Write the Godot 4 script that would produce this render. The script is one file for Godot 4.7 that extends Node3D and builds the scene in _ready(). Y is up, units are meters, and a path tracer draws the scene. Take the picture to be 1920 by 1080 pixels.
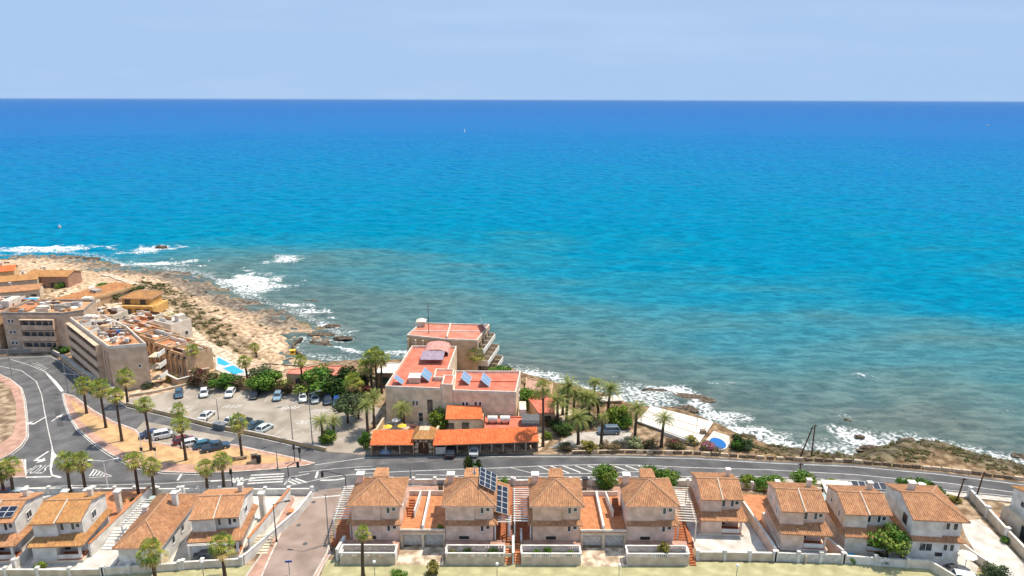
extends Node3D
# A coastal town seen from the air: villas in front, a coast road, a car park, a hotel by the shore, the open sea.
# World: x to the right, z towards the viewer, y up; the coast road lies at y = 0 and the sea at y = -5.

const SEA := -5.0
var rng := RandomNumberGenerator.new()
var M := {}
var T := {}
var taken := {}
var NZ := FastNoiseLite.new()

func _ready() -> void:
	rng.seed = 7
	NZ.seed = 3
	NZ.frequency = 1.0
	NZ.fractal_octaves = 3
	var cam := Camera3D.new()
	cam.name = "camera"
	cam.fov = 45.0
	cam.near = 0.5
	cam.far = 90000.0
	cam.position = Vector3(0, 65, 0)
	cam.rotation = Vector3(deg_to_rad(-15.2), 0, deg_to_rad(0.18))
	add_child(cam)
	cam.make_current()
	make_sky()
	var sun := DirectionalLight3D.new()
	sun.name = "sun"
	sun.light_energy = 1.15
	sun.light_color = Color(1.0, 0.955, 0.88)
	sun.light_angular_distance = 0.5
	sun.shadow_enabled = true
	add_child(sun)
	sun.look_at_from_position(Vector3(0.36, 0.91, -0.20) * 100.0, Vector3.ZERO)
	make_textures()
	make_materials()
	make_coast()
	make_terrain()
	make_sea()
	make_roads()
	make_villas()
	make_town()
	make_hotel()
	make_shore_things()
	make_street_things()
	make_cars()
	make_plants()

func make_sky() -> void:
	var env := Environment.new()
	var sm := ProceduralSkyMaterial.new()
	sm.sky_top_color = Color(0.585, 0.675, 0.78)
	sm.sky_horizon_color = Color(0.555, 0.66, 0.785)
	sm.sky_curve = 0.28
	sm.ground_bottom_color = Color(0.56, 0.67, 0.80)
	sm.ground_horizon_color = Color(0.555, 0.66, 0.785)
	sm.sun_angle_max = 0.0
	# wispy high cloud, computed over the whole dome
	var w := 1024
	var h := 512
	var n := FastNoiseLite.new()
	n.seed = 21
	n.frequency = 1.0
	n.fractal_octaves = 5
	var data := PackedByteArray()
	data.resize(w * h * 4)
	for y in h / 2:
		var el := (0.5 - (y + 0.5) / h) * PI
		var ce := cos(el)
		var se := sin(el)
		for x in w:
			var az := (x + 0.5) / w * TAU
			var k := 1.0 / (se + 0.10)
			var p := Vector2(sin(az), cos(az)) * ce * k
			var a := n.get_noise_3d(p.x * 0.55 + 3.0, p.y * 1.15, 2.0) * 0.5 + 0.5
			var b := n.get_noise_3d(p.x * 0.2, p.y * 0.3 + 9.0, 5.0) * 0.5 + 0.5
			var c := clampf((a * 0.6 + b * 0.5 - 0.53) * 4.0, 0.0, 1.0)
			var i := (y * w + x) * 4
			data[i] = 255
			data[i + 1] = 250
			data[i + 2] = 245
			data[i + 3] = int(c * 255.0)
	sm.sky_cover = ImageTexture.create_from_image(Image.create_from_data(w, h, false, Image.FORMAT_RGBA8, data))
	sm.sky_cover_modulate = Color(0.20, 0.17, 0.13, 1.0)
	var sky := Sky.new()
	sky.sky_material = sm
	env.background_mode = Environment.BG_SKY
	env.sky = sky
	env.background_energy_multiplier = 1.0
	env.tonemap_mode = Environment.TONE_MAPPER_LINEAR
	env.tonemap_exposure = 1.5
	env.fog_enabled = true
	env.fog_density = 0.000012
	env.fog_light_color = Color(0.72, 0.83, 1.0)
	env.sdfgi_enabled = true
	env.ssao_enabled = true
	env.ssil_enabled = true
	var we := WorldEnvironment.new()
	we.name = "world_environment"
	we.environment = env
	add_child(we)
# ---------------------------------------------------------------- geometry helpers

class Geo:
	var v := PackedVector3Array()
	var n := PackedVector3Array()
	var u := PackedVector2Array()
	var c := PackedColorArray()
	var col := Color.WHITE
	func tri(a: Vector3, b: Vector3, d: Vector3, ua := Vector2.ZERO, ub := Vector2.ZERO, ud := Vector2.ZERO) -> void:
		var m := (b - a).cross(d - a).normalized()
		v.append(a); v.append(d); v.append(b)
		n.append(m); n.append(m); n.append(m)
		u.append(ua); u.append(ud); u.append(ub)
		c.append(col); c.append(col); c.append(col)
	func tri_n(a: Vector3, b: Vector3, d: Vector3, na: Vector3, nb: Vector3, nd: Vector3) -> void:
		v.append(a); v.append(d); v.append(b)
		n.append(na); n.append(nd); n.append(nb)
		u.append(Vector2.ZERO); u.append(Vector2.ZERO); u.append(Vector2.ZERO)
		c.append(col); c.append(col); c.append(col)
	func quad(a: Vector3, b: Vector3, d: Vector3, e: Vector3) -> void:
		tri(a, b, d)
		tri(a, d, e)
	func quad_uv(a: Vector3, b: Vector3, d: Vector3, e: Vector3, ua: Vector2, ub: Vector2, ud: Vector2, ue: Vector2) -> void:
		tri(a, b, d, ua, ub, ud)
		tri(a, d, e, ua, ud, ue)
	func box(p: Vector3, s: Vector3, b := Basis.IDENTITY) -> void:
		var x := b.x * s.x * 0.5
		var y := b.y * s.y * 0.5
		var z := b.z * s.z * 0.5
		quad(p - x - y + z, p + x - y + z, p + x + y + z, p - x + y + z)
		quad(p + x - y - z, p - x - y - z, p - x + y - z, p + x + y - z)
		quad(p + x - y + z, p + x - y - z, p + x + y - z, p + x + y + z)
		quad(p - x - y - z, p - x - y + z, p - x + y + z, p - x + y - z)
		quad(p - x + y + z, p + x + y + z, p + x + y - z, p - x + y - z)
		quad(p - x - y - z, p + x - y - z, p + x - y + z, p - x - y + z)
	func span(x0: float, x1: float, y0: float, y1: float, z0: float, z1: float) -> void:
		box(Vector3((x0 + x1) / 2, (y0 + y1) / 2, (z0 + z1) / 2), Vector3(absf(x1 - x0), absf(y1 - y0), absf(z1 - z0)))
	func bar(a: Vector3, b: Vector3, w: float, h: float) -> void:
		# a straight bar of width w and height h from a to b
		var f := (b - a)
		var l := f.length()
		f /= l
		var up := Vector3.UP if absf(f.y) < 0.95 else Vector3.RIGHT
		var s := f.cross(up).normalized()
		box((a + b) / 2, Vector3(w, h, l), Basis(s, s.cross(f), -f))
	func tube(a: Vector3, b: Vector3, r0: float, r1: float, k := 6, caps := true) -> void:
		var f := (b - a).normalized()
		var s := f.cross(Vector3.UP if absf(f.y) < 0.95 else Vector3.RIGHT).normalized()
		var t := f.cross(s)
		for i in k:
			var p := s * cos(TAU * i / k) + t * sin(TAU * i / k)
			var q := s * cos(TAU * (i + 1) / k) + t * sin(TAU * (i + 1) / k)
			tri_n(a + p * r0, a + q * r0, b + q * r1, p, q, q)
			tri_n(a + p * r0, b + q * r1, b + p * r1, p, q, p)
			if caps:
				tri(b, b + p * r1, b + q * r1)
				tri(a, a + q * r0, a + p * r0)
	func poly(pts, y: float) -> void:
		# a flat polygon of xz points, facing up
		var p := PackedVector2Array(pts)
		var ix := Geometry2D.triangulate_polygon(p)
		for i in range(0, ix.size(), 3):
			var a := p[ix[i]]
			var b := p[ix[i + 1]]
			var d := p[ix[i + 2]]
			var A := Vector3(a.x, y, a.y)
			var B := Vector3(b.x, y, b.y)
			var D := Vector3(d.x, y, d.y)
			if (B - A).cross(D - A).y < 0:
				tri(A, D, B)
			else:
				tri(A, B, D)
	func prism(pts, y0: float, y1: float) -> void:
		poly(pts, y1)
		var p := PackedVector2Array(pts)
		var flip := Geometry2D.is_polygon_clockwise(p)
		for i in p.size():
			var a := p[i]
			var b := p[(i + 1) % p.size()]
			var A := Vector3(a.x, y0, a.y)
			var B := Vector3(b.x, y0, b.y)
			var U := Vector3(0, y1 - y0, 0)
			if flip:
				quad(A, B, B + U, A + U)
			else:
				quad(B, A, A + U, B + U)
	func ribbon(pts: Array, w0: float, w1: float, y: float) -> void:
		# a flat strip along a line of xz points, from offset w0 to offset w1 to its left
		for i in pts.size() - 1:
			var a: Vector2 = pts[i]
			var b: Vector2 = pts[i + 1]
			var na := side(pts, i)
			var nb := side(pts, i + 1)
			var A := a + na * w0
			var A2 := a + na * w1
			var B := b + nb * w0
			var B2 := b + nb * w1
			var q := [Vector3(A.x, y, A.y), Vector3(B.x, y, B.y), Vector3(B2.x, y, B2.y), Vector3(A2.x, y, A2.y)]
			if (q[1] - q[0]).cross(q[2] - q[0]).y < 0:
				quad(q[3], q[2], q[1], q[0])
			else:
				quad(q[0], q[1], q[2], q[3])
	func side(pts: Array, i: int) -> Vector2:
		var a: Vector2 = pts[maxi(i - 1, 0)]
		var b: Vector2 = pts[mini(i + 1, pts.size() - 1)]
		var d := (b - a).normalized()
		return Vector2(d.y, -d.x)
	func mesh() -> ArrayMesh:
		var a := []
		a.resize(Mesh.ARRAY_MAX)
		a[Mesh.ARRAY_VERTEX] = v
		a[Mesh.ARRAY_NORMAL] = n
		a[Mesh.ARRAY_TEX_UV] = u
		a[Mesh.ARRAY_COLOR] = c
		var m := ArrayMesh.new()
		m.add_surface_from_arrays(Mesh.PRIMITIVE_TRIANGLES, a)
		return m

func geo() -> Geo:
	return Geo.new()

func numbered(called: String) -> String:
	if not taken.has(called):
		taken[called] = 0
		return called
	taken[called] += 1
	return "%s_%03d" % [called, taken[called]]

func put(called: String, what, m, parent: Node = self) -> MeshInstance3D:
	# one named mesh under its parent; a top-level one takes the next free number
	var o := MeshInstance3D.new()
	o.name = numbered(called) if parent == self else called
	o.mesh = what.mesh() if what is Geo else what
	o.material_override = m
	parent.add_child(o, true)
	return o

func thing(called: String, label: String, category: String, at := Vector3.ZERO, turn := 0.0, group := "") -> Node3D:
	var o := Node3D.new()
	o.name = numbered(called)
	add_child(o, true)
	o.position = at
	o.rotation.y = turn
	tag(o, label, category, group)
	return o

func tag(o: Node, label: String, category: String, group := "", kind := "") -> Node:
	o.set_meta("label", label)
	o.set_meta("category", category)
	if group != "":
		o.set_meta("group", group)
	if kind != "":
		o.set_meta("kind", kind)
	return o

func struct(called: String, what, m) -> MeshInstance3D:
	var o := put(called, what, m)
	o.set_meta("kind", "structure")
	return o

func copy_of(src: Node3D, at: Vector3, turn: float, label: String, group := "") -> Node3D:
	var base: String = str(src.name)
	if base.length() > 4 and base[-4] == "_" and base.right(3).is_valid_int():
		base = base.left(-4)
	var o := src.duplicate()
	o.name = numbered(base)
	add_child(o, true)
	o.position = at
	o.rotation.y = turn
	o.set_meta("label", label)
	if group != "":
		o.set_meta("group", group)
	return o

func bbox(p0: Vector3, p1: Vector3) -> Geo:
	var g := geo()
	g.span(p0.x, p1.x, p0.y, p1.y, p0.z, p1.z)
	return g

# ---------------------------------------------------------------- textures and materials

func noise_tex(size: int, freq: float, oct: int, sd: int, lo: Color, hi: Color, gain := 1.6, speck := 0.0, fgain := 0.5) -> ImageTexture:
	var n := FastNoiseLite.new()
	n.seed = sd
	n.frequency = freq
	n.fractal_octaves = oct
	n.fractal_gain = fgain
	var src := n.get_seamless_image(size, size)
	src.convert(Image.FORMAT_L8)
	var d := src.get_data()
	var out := PackedByteArray()
	out.resize(size * size * 3)
	var r := RandomNumberGenerator.new()
	r.seed = sd
	for i in size * size:
		var t := clampf((d[i] / 255.0 - 0.5) * gain + 0.5 + (r.randf() - 0.5) * speck, 0.0, 1.0)
		var k := lo.lerp(hi, t)
		out[i * 3] = int(k.r * 255)
		out[i * 3 + 1] = int(k.g * 255)
		out[i * 3 + 2] = int(k.b * 255)
	var im := Image.create_from_data(size, size, false, Image.FORMAT_RGB8, out)
	im.generate_mipmaps()
	return ImageTexture.create_from_image(im)

func tile_tex(sd: int, cols: Array) -> ImageTexture:
	# the clay tones of single roof tiles: 40 x 20 tiles, each one colour with a little grain and lichen
	var w := 320
	var h := 320
	var r := RandomNumberGenerator.new()
	r.seed = sd
	var n := FastNoiseLite.new()
	n.seed = sd
	n.frequency = 0.012
	var out := PackedByteArray()
	out.resize(w * h * 3)
	var tone := []
	for i in 40 * 20:
		var a: Color = cols[r.randi() % cols.size()]
		tone.append(a * r.randf_range(0.95, 1.05))
	for y in h:
		for x in w:
			var a: Color = tone[(y / 16) * 40 + x / 8]
			var k := r.randf_range(0.93, 1.05) * (1.0 + 0.10 * n.get_noise_2d(x, y))
			var i := (y * w + x) * 3
			out[i] = int(clampf(a.r * k, 0, 1) * 255)
			out[i + 1] = int(clampf(a.g * k, 0, 1) * 255)
			out[i + 2] = int(clampf(a.b * k, 0, 1) * 255)
	var im := Image.create_from_data(w, h, false, Image.FORMAT_RGB8, out)
	im.generate_mipmaps()
	return ImageTexture.create_from_image(im)

func normal_tex(size: int, freq: float, oct: int, sd: int, strength: float) -> ImageTexture:
	var n := FastNoiseLite.new()
	n.seed = sd
	n.frequency = freq
	n.fractal_octaves = oct
	var im := n.get_seamless_image(size, size)
	im.convert(Image.FORMAT_RGBA8)
	im.bump_map_to_normal_map(strength)
	im.generate_mipmaps()
	return ImageTexture.create_from_image(im)

func make_textures() -> void:
	var W := Color.WHITE
	T.stucco = noise_tex(512, 0.008, 6, 11, Color(0.86, 0.85, 0.83), W, 1.5, 0.10)
	T.dirt = noise_tex(512, 0.006, 6, 12, Color(0.84, 0.83, 0.81), W, 1.5, 0.16)
	T.asphalt = noise_tex(512, 0.006, 6, 13, Color(0.80, 0.80, 0.81), W, 1.6, 0.25)
	T.sand = noise_tex(512, 0.012, 6, 14, Color(0.66, 0.63, 0.60), W, 1.9, 0.35)
	T.rock = noise_tex(512, 0.02, 6, 15, Color(0.5, 0.48, 0.45), W, 2.0, 0.3)
	T.leaf = noise_tex(256, 0.05, 3, 16, Color(0.72, 0.76, 0.66), W, 1.8, 0.3)
	T.water = noise_tex(1024, 0.016, 6, 17, Color(0.76, 0.82, 0.85), W, 2.5, 0.06, 0.66)
	T.tiles = tile_tex(5, [Color(0.73, 0.545, 0.405), Color(0.71, 0.52, 0.38), Color(0.75, 0.57, 0.43), Color(0.70, 0.51, 0.38), Color(0.73, 0.55, 0.40), Color(0.68, 0.50, 0.385)])
	T.tiles_ochre = tile_tex(6, [Color(0.73, 0.55, 0.36), Color(0.71, 0.525, 0.34), Color(0.73, 0.56, 0.38), Color(0.69, 0.50, 0.33)])
	T.tiles_worn = tile_tex(9, [Color(0.74, 0.52, 0.34), Color(0.66, 0.45, 0.32), Color(0.80, 0.60, 0.38), Color(0.60, 0.42, 0.32)])
	T.tiles_orange = tile_tex(8, [Color(0.85, 0.46, 0.28), Color(0.83, 0.44, 0.27), Color(0.86, 0.49, 0.31)])
	T.ripple = normal_tex(1024, 0.02, 5, 18, 6.0)
	T.bump = normal_tex(512, 0.02, 6, 19, 3.0)

func mat(called: String, c: Color, rough := 0.9, tex := "", scale := 0.15, metal := 0.0, spec := 0.4) -> StandardMaterial3D:
	# c is the linear base colour
	var m := StandardMaterial3D.new()
	m.albedo_color = c.linear_to_srgb()
	m.roughness = rough
	m.metallic = metal
	m.metallic_specular = spec
	if tex != "":
		m.albedo_texture = T[tex]
		m.uv1_triplanar = true
		m.uv1_world_triplanar = true
		m.uv1_scale = Vector3.ONE * scale
	M[called] = m
	return m

func tiled(called: String, tex: String) -> void:
	var m := StandardMaterial3D.new()
	m.albedo_texture = T[tex]
	m.roughness = 0.85
	m.metallic_specular = 0.3
	M[called] = m

func make_materials() -> void:
	mat("white", Color(0.78, 0.76, 0.73), 0.85, "stucco", 0.12)
	mat("warm_white", Color(0.78, 0.70, 0.61), 0.85, "stucco", 0.12)
	mat("pink_stucco", Color(0.82, 0.62, 0.51), 0.9, "stucco", 0.12)
	mat("cream", Color(0.68, 0.57, 0.44), 0.9, "stucco", 0.12)
	mat("beige_light", Color(0.82, 0.58, 0.43), 0.9, "stucco", 0.12)
	mat("beige", Color(0.55, 0.44, 0.35), 0.9, "stucco", 0.12)
	mat("tan_stucco", Color(0.48, 0.33, 0.21), 0.9, "dirt", 0.08)
	mat("ochre", Color(0.72, 0.42, 0.14), 0.9, "stucco", 0.12)
	mat("grey_stucco", Color(0.36, 0.31, 0.28), 0.9, "stucco", 0.1)
	mat("taupe_pale", Color(0.72, 0.53, 0.38), 0.9, "stucco", 0.1)
	mat("tiles_flat", Color(0.58, 0.34, 0.18), 0.9, "dirt", 0.2)
	mat("taupe", Color(0.62, 0.45, 0.33), 0.9, "stucco", 0.1)
	mat("terrace_orange", Color(0.58, 0.24, 0.11), 0.8, "dirt", 0.2)
	mat("terrace_red", Color(0.68, 0.20, 0.13), 0.85, "dirt", 0.1)
	mat("roof_pink", Color(0.66, 0.24, 0.17), 0.85, "dirt", 0.08)
	mat("ridge_clay", Color(0.52, 0.30, 0.18), 0.85, "dirt", 0.4)
	mat("brick_step", Color(0.42, 0.14, 0.06), 0.85, "dirt", 0.3)
	mat("concrete", Color(0.50, 0.46, 0.42), 0.92, "dirt", 0.12)
	mat("pale_concrete", Color(0.66, 0.62, 0.58), 0.92, "dirt", 0.1)
	mat("asphalt", Color(0.155, 0.15, 0.15), 0.92, "asphalt", 0.06)
	mat("asphalt_new", Color(0.122, 0.12, 0.122), 0.9, "asphalt", 0.05)
	mat("lot", Color(0.40, 0.345, 0.29), 0.92, "dirt", 0.05)
	mat("street", Color(0.35, 0.265, 0.225), 0.92, "dirt", 0.06)
	mat("paving_pink", Color(0.52, 0.31, 0.24), 0.9, "dirt", 0.12)
	mat("kerb", Color(0.6, 0.55, 0.5), 0.9, "dirt", 0.2)
	mat("paint", Color(0.68, 0.66, 0.64), 0.8, "dirt", 0.25)
	mat("gravel_orange", Color(0.62, 0.39, 0.20), 0.95, "dirt", 0.11)
	mat("lime_paving", Color(0.46, 0.43, 0.24), 0.92, "dirt", 0.1)
	mat("dirt_ground", Color(0.44, 0.32, 0.22), 0.95, "sand", 0.06)
	mat("path", Color(0.78, 0.64, 0.49), 0.95, "sand", 0.08)
	mat("frame_dark", Color(0.05, 0.035, 0.03), 0.5)
	mat("frame_white", Color(0.75, 0.74, 0.72), 0.5)
	mat("glass", Color(0.035, 0.045, 0.055), 0.08, "", 1.0, 0.0, 0.6)
	mat("door_white", Color(0.62, 0.60, 0.58), 0.6, "stucco", 0.3)
	mat("wood_brown", Color(0.13, 0.055, 0.03), 0.7, "dirt", 0.5)
	mat("metal_grey", Color(0.32, 0.33, 0.34), 0.45, "", 1.0, 0.6)
	mat("metal_dark", Color(0.05, 0.05, 0.055), 0.5, "", 1.0, 0.3)
	mat("metal_white", Color(0.72, 0.72, 0.72), 0.45)
	mat("metal_black", Color(0.02, 0.02, 0.022), 0.5)
	mat("panel_blue", Color(0.02, 0.028, 0.05), 0.25, "", 1.0, 0.0, 0.3)
	mat("collector_blue", Color(0.20, 0.31, 0.45), 0.3, "", 1.0, 0.1, 0.6)
	mat("tyre", Color(0.02, 0.02, 0.02), 0.9)
	mat("rim", Color(0.45, 0.45, 0.46), 0.35, "", 1.0, 0.8)
	mat("lamp_glass", Color(0.8, 0.8, 0.78), 0.2)
	mat("tail_red", Color(0.35, 0.02, 0.02), 0.3)
	mat("trunk", Color(0.17, 0.12, 0.085), 0.95, "rock", 0.6)
	mat("bark", Color(0.12, 0.085, 0.06), 0.95, "rock", 0.6)
	mat("pool_water", Color(0.01, 0.38, 0.62), 0.05, "", 1.0, 0.0, 0.6)
	mat("pool_deep", Color(0.005, 0.13, 0.42), 0.06, "", 1.0, 0.0, 0.6)
	mat("rock", Color(0.22, 0.17, 0.125), 0.95, "rock", 0.12)
	mat("stone_block", Color(0.42, 0.31, 0.22), 0.95, "rock", 0.5)
	mat("stone_cream", Color(0.66, 0.52, 0.38), 0.95, "dirt", 0.5)
	mat("canvas_white", Color(0.80, 0.76, 0.70), 0.8, "stucco", 0.06)
	mat("canopy_purple", Color(0.36, 0.28, 0.36), 0.6, "stucco", 0.2)
	mat("vault_pink", Color(0.62, 0.31, 0.27), 0.8, "stucco", 0.15)
	mat("yellow", Color(0.80, 0.50, 0.06), 0.8)
	mat("blue_cloth", Color(0.03, 0.12, 0.42), 0.8)
	mat("sky_blue", Color(0.05, 0.32, 0.62), 0.6)
	mat("bin_grey", Color(0.11, 0.13, 0.15), 0.6)
	mat("turf", Color(0.10, 0.30, 0.08), 0.95, "leaf", 0.3)
	mat("sign_blue", Color(0.02, 0.09, 0.36), 0.5)
	mat("glaze_pale", Color(0.42, 0.50, 0.48), 0.12, "", 1.0, 0.0, 0.6)
	tiled("tiles", "tiles")
	tiled("tiles_ochre", "tiles_ochre")
	tiled("tiles_orange", "tiles_orange")
	tiled("tiles_worn", "tiles_worn")
	var lf := StandardMaterial3D.new()
	lf.vertex_color_use_as_albedo = true
	lf.roughness = 0.65
	lf.metallic_specular = 0.25
	lf.backlight = Color(0.35, 0.4, 0.2)
	lf.cull_mode = BaseMaterial3D.CULL_DISABLED
	M.leaf = lf
	var gr := StandardMaterial3D.new()
	gr.vertex_color_use_as_albedo = true
	gr.roughness = 0.95
	gr.metallic_specular = 0.2
	gr.albedo_texture = T.sand
	gr.uv1_triplanar = true
	gr.uv1_world_triplanar = true
	gr.uv1_scale = Vector3.ONE * 0.07
	gr.normal_enabled = true
	gr.normal_texture = T.bump
	gr.normal_scale = 1.3
	M.ground = gr
	var wa := StandardMaterial3D.new()
	wa.vertex_color_use_as_albedo = true
	wa.albedo_texture = T.water
	wa.uv1_triplanar = true
	wa.uv1_world_triplanar = true
	wa.uv1_scale = Vector3(0.0045, 0.02, 0.0145)
	wa.roughness = 0.3
	wa.metallic_specular = 0.03
	wa.normal_enabled = true
	wa.normal_texture = T.ripple
	wa.normal_scale = 1.4
	M.water = wa
	var rk := StandardMaterial3D.new()
	rk.albedo_color = Color(1, 1, 1)
	M.car_paint = rk
# ---------------------------------------------------------------- coast, terrain, sea, roads

var coast := PackedVector2Array()      # the waterline from left to right
var land := PackedVector2Array()

func make_coast() -> void:
	coast = PackedVector2Array([Vector2(-370.08, -343.20), Vector2(-298.61, -328.67), Vector2(-251.36, -313.83), Vector2(-235.13, -311.80), Vector2(-222.84, -315.40), Vector2(-209.55, -317.91), Vector2(-185.84, -306.95), Vector2(-167.26, -292.59), Vector2(-152.23, -287.88), Vector2(-138.76, -283.29), Vector2(-120.21, -270.94), Vector2(-109.66, -257.89), Vector2(-101.56, -247.40), Vector2(-89.31, -237.73), Vector2(-76.42, -226.88), Vector2(-66.32, -216.89), Vector2(-57.72, -207.15), Vector2(-50.59, -198.17), Vector2(-56.51, -196.20), Vector2(-63.68, -199.50), Vector2(-64.62, -195.65), Vector2(-62.85, -189.27), Vector2(-58.76, -183.69), Vector2(-50.04, -180.05), Vector2(-40.71, -177.72), Vector2(-33.04, -175.44), Vector2(-23.11, -176.69), Vector2(-8.60, -176.04), Vector2(-2.80, -174.54), Vector2(0.07, -172.30), Vector2(5.59, -167.25), Vector2(13.39, -160.82), Vector2(19.63, -157.00), Vector2(25.74, -154.25), Vector2(28.25, -150.08), Vector2(32.39, -147.53), Vector2(38.13, -146.73), Vector2(45.06, -140.84), Vector2(48.62, -137.05), Vector2(51.62, -132.26), Vector2(55.77, -128.43), Vector2(60.70, -127.14), Vector2(66.27, -126.32), Vector2(70.76, -128.97), Vector2(75.98, -131.73), Vector2(82.96, -132.24), Vector2(90.27, -131.36), Vector2(93.58, -128.67), Vector2(93.52, -125.21), Vector2(98.19, -121.93), Vector2(103.14, -120.17), Vector2(122.44, -114.25)])
	land = coast.duplicate()
	land.append_array(PackedVector2Array([Vector2(400, -70), Vector2(400, 200), Vector2(-600, 200), Vector2(-600, -330)]))

var sdf := PackedFloat32Array()

func shore_distance(p: Vector2) -> float:
	# metres to the waterline, positive on land, read from a 2.5 m grid
	if sdf.is_empty():
		for j in 161:
			for i in 421:
				sdf.append(true_distance(Vector2(-640.0 + i * 2.5, -460.0 + j * 2.5)))
	var x := clampf((p.x + 640.0) / 2.5, 0.0, 419.99)
	var z := clampf((p.y + 460.0) / 2.5, 0.0, 159.99)
	var i := int(x)
	var j := int(z)
	var k := j * 421 + i
	return lerpf(lerpf(sdf[k], sdf[k + 1], x - i), lerpf(sdf[k + 421], sdf[k + 422], x - i), z - j)

func true_distance(p: Vector2) -> float:
	var best := 1e12
	for i in coast.size() - 1:
		var a := coast[i]
		var e := coast[i + 1] - a
		var t := clampf((p - a).dot(e) / e.length_squared(), 0.0, 1.0)
		best = minf(best, p.distance_squared_to(a + e * t))
	var d := sqrt(best)
	return d if Geometry2D.is_point_in_polygon(p, land) else -d

func fbm(x: float, z: float, f: float) -> float:
	return NZ.get_noise_2d(x * f, z * f)

func ground_height(x: float, z: float, d: float) -> float:
	var left := smoothstep(-35.0, -60.0, x)
	var h := 0.0
	# steep bank to the right, a flat rock shelf and a rising beach to the left
	var bank := -6.0 + 6.0 * smoothstep(-3.0, 9.0, d)
	var shelf := -5.6 + 0.9 * smoothstep(-3.0, 6.0, d) + 4.7 * smoothstep(9.0, 46.0, d)
	h = lerpf(bank, shelf, left)
	var rough := smoothstep(-6.0, 0.0, d) * (1.0 - smoothstep(12.0, 26.0, d) * left) * (1.0 - smoothstep(7.0, 13.0, d) * (1.0 - left))
	h += rough * (fbm(x, z, 0.16) * 0.7 + fbm(x + 40.0, z, 0.45) * 0.55)
	h += left * smoothstep(12.0, 20.0, d) * (1.0 - smoothstep(42.0, 50.0, d)) * fbm(x, z, 0.06) * 0.7
	return lerpf(h, 0.0, smoothstep(-176.0, -163.0, z) * smoothstep(5.0, 9.0, d))

func gh(x: float, z: float) -> float:
	return ground_height(x, z, shore_distance(Vector2(x, z)))

var path_line := PackedVector2Array()

func beside_path(p: Vector2) -> float:
	# metres to the beach path, negative on its seaward side
	if path_line.is_empty():
		path_line = PackedVector2Array([Vector2(-165.28, -273.90), Vector2(-140.99, -250.32), Vector2(-124.32, -230.89), Vector2(-112.17, -215.24), Vector2(-99.47, -198.88), Vector2(-89.26, -188.29), Vector2(-79.56, -181.24), Vector2(-69.65, -174.26), Vector2(-60.42, -167.75), Vector2(-51.36, -164.88)])
	var best := 1e9
	var sgn := 1.0
	for i in path_line.size() - 1:
		var a := path_line[i]
		var e := path_line[i + 1] - a
		var t := clampf((p - a).dot(e) / e.length_squared(), 0.0, 1.0)
		var q := p.distance_to(a + e * t)
		if q < best:
			best = q
			sgn = signf(e.cross(p - a))
	return best * sgn

func scrub_share(x: float, z: float, d: float) -> float:
	if x > -45.0 or d < 10.0 or d > 70.0 or z < -260.0:
		return 0.0
	var q := -beside_path(Vector2(x, z)) + fbm(x, z, 0.09) * 4.0
	return smoothstep(1.5, 4.0, q) * (1.0 - smoothstep(9.0, 15.0, q))

func ground_color(x: float, z: float, d: float) -> Color:
	var left := smoothstep(-35.0, -60.0, x)
	var a := fbm(x, z, 0.05)
	var b := fbm(x + 100.0, z, 0.22)
	var c2 := fbm(x, z + 50.0, 0.6)
	var sand := Color(0.80, 0.61, 0.43).lerp(Color(0.68, 0.49, 0.33), clampf(a * 1.5 + 0.5 + c2 * 0.4, 0, 1))
	var rock := Color(0.34, 0.285, 0.23).lerp(Color(0.19, 0.16, 0.13), clampf(b * 2.0 + 0.5 + c2, 0, 1)).lerp(Color(0.46, 0.36, 0.27), clampf(a * 1.8 + c2 * 0.8 - 0.1, 0, 1))
	var weed := Color(0.20, 0.18, 0.06)
	var earth := Color(0.40, 0.27, 0.165).lerp(Color(0.25, 0.17, 0.10), clampf(b * 1.6 + 0.5 + c2 * 0.6, 0, 1))
	var scrub := Color(0.16, 0.125, 0.07).lerp(Color(0.27, 0.20, 0.12), clampf(b * 1.5 + c2 + 0.4, 0, 1))
	var e := d + a * 6.0 + b * 5.0
	var cove := 1.0 - smoothstep(14.0, 26.0, Vector2(x, z).distance_to(Vector2(-66.80, -186.52)))
	var c := rock.lerp(sand, maxf(smoothstep(10.0, 16.0, e), cove * smoothstep(0.0, 3.0, d)))
	c = c.lerp(rock, clampf(b * 3.0 - 0.6, 0, 1) * (1.0 - smoothstep(17.0, 26.0, e)) * 0.7 * (1.0 - cove))
	c = c.lerp(scrub, scrub_share(x, z, d) * clampf(b * 2.0 + c2 + 0.9, 0.35, 1))
	c = c.lerp(earth, smoothstep(52.0, 60.0, e))
	var reef := Color(0.25, 0.21, 0.13).lerp(Color(0.11, 0.095, 0.07), clampf(b * 2.0 + c2 + 0.5, 0, 1))
	var r := reef.lerp(earth, smoothstep(9.0, 14.0, d + b * 5.0) if x > 50.0 else smoothstep(4.0, 8.0, d + b * 4.0))
	r = r.lerp(Color(0.42, 0.31, 0.21), smoothstep(14.0, 20.0, d + a * 5.0))
	c = r.lerp(c, left)
	c = c.lerp(weed, clampf((1.0 - absf(d - 1.5) / 4.0), 0, 1) * clampf(a * 3.0, 0, 1) * 0.7)
	# wet dark rock at the water's edge
	return c.lerp(Color(c.r * 0.55, c.g * 0.55, c.b * 0.55), 1.0 - smoothstep(-0.5, 2.5, d + b * 2.0))

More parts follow.
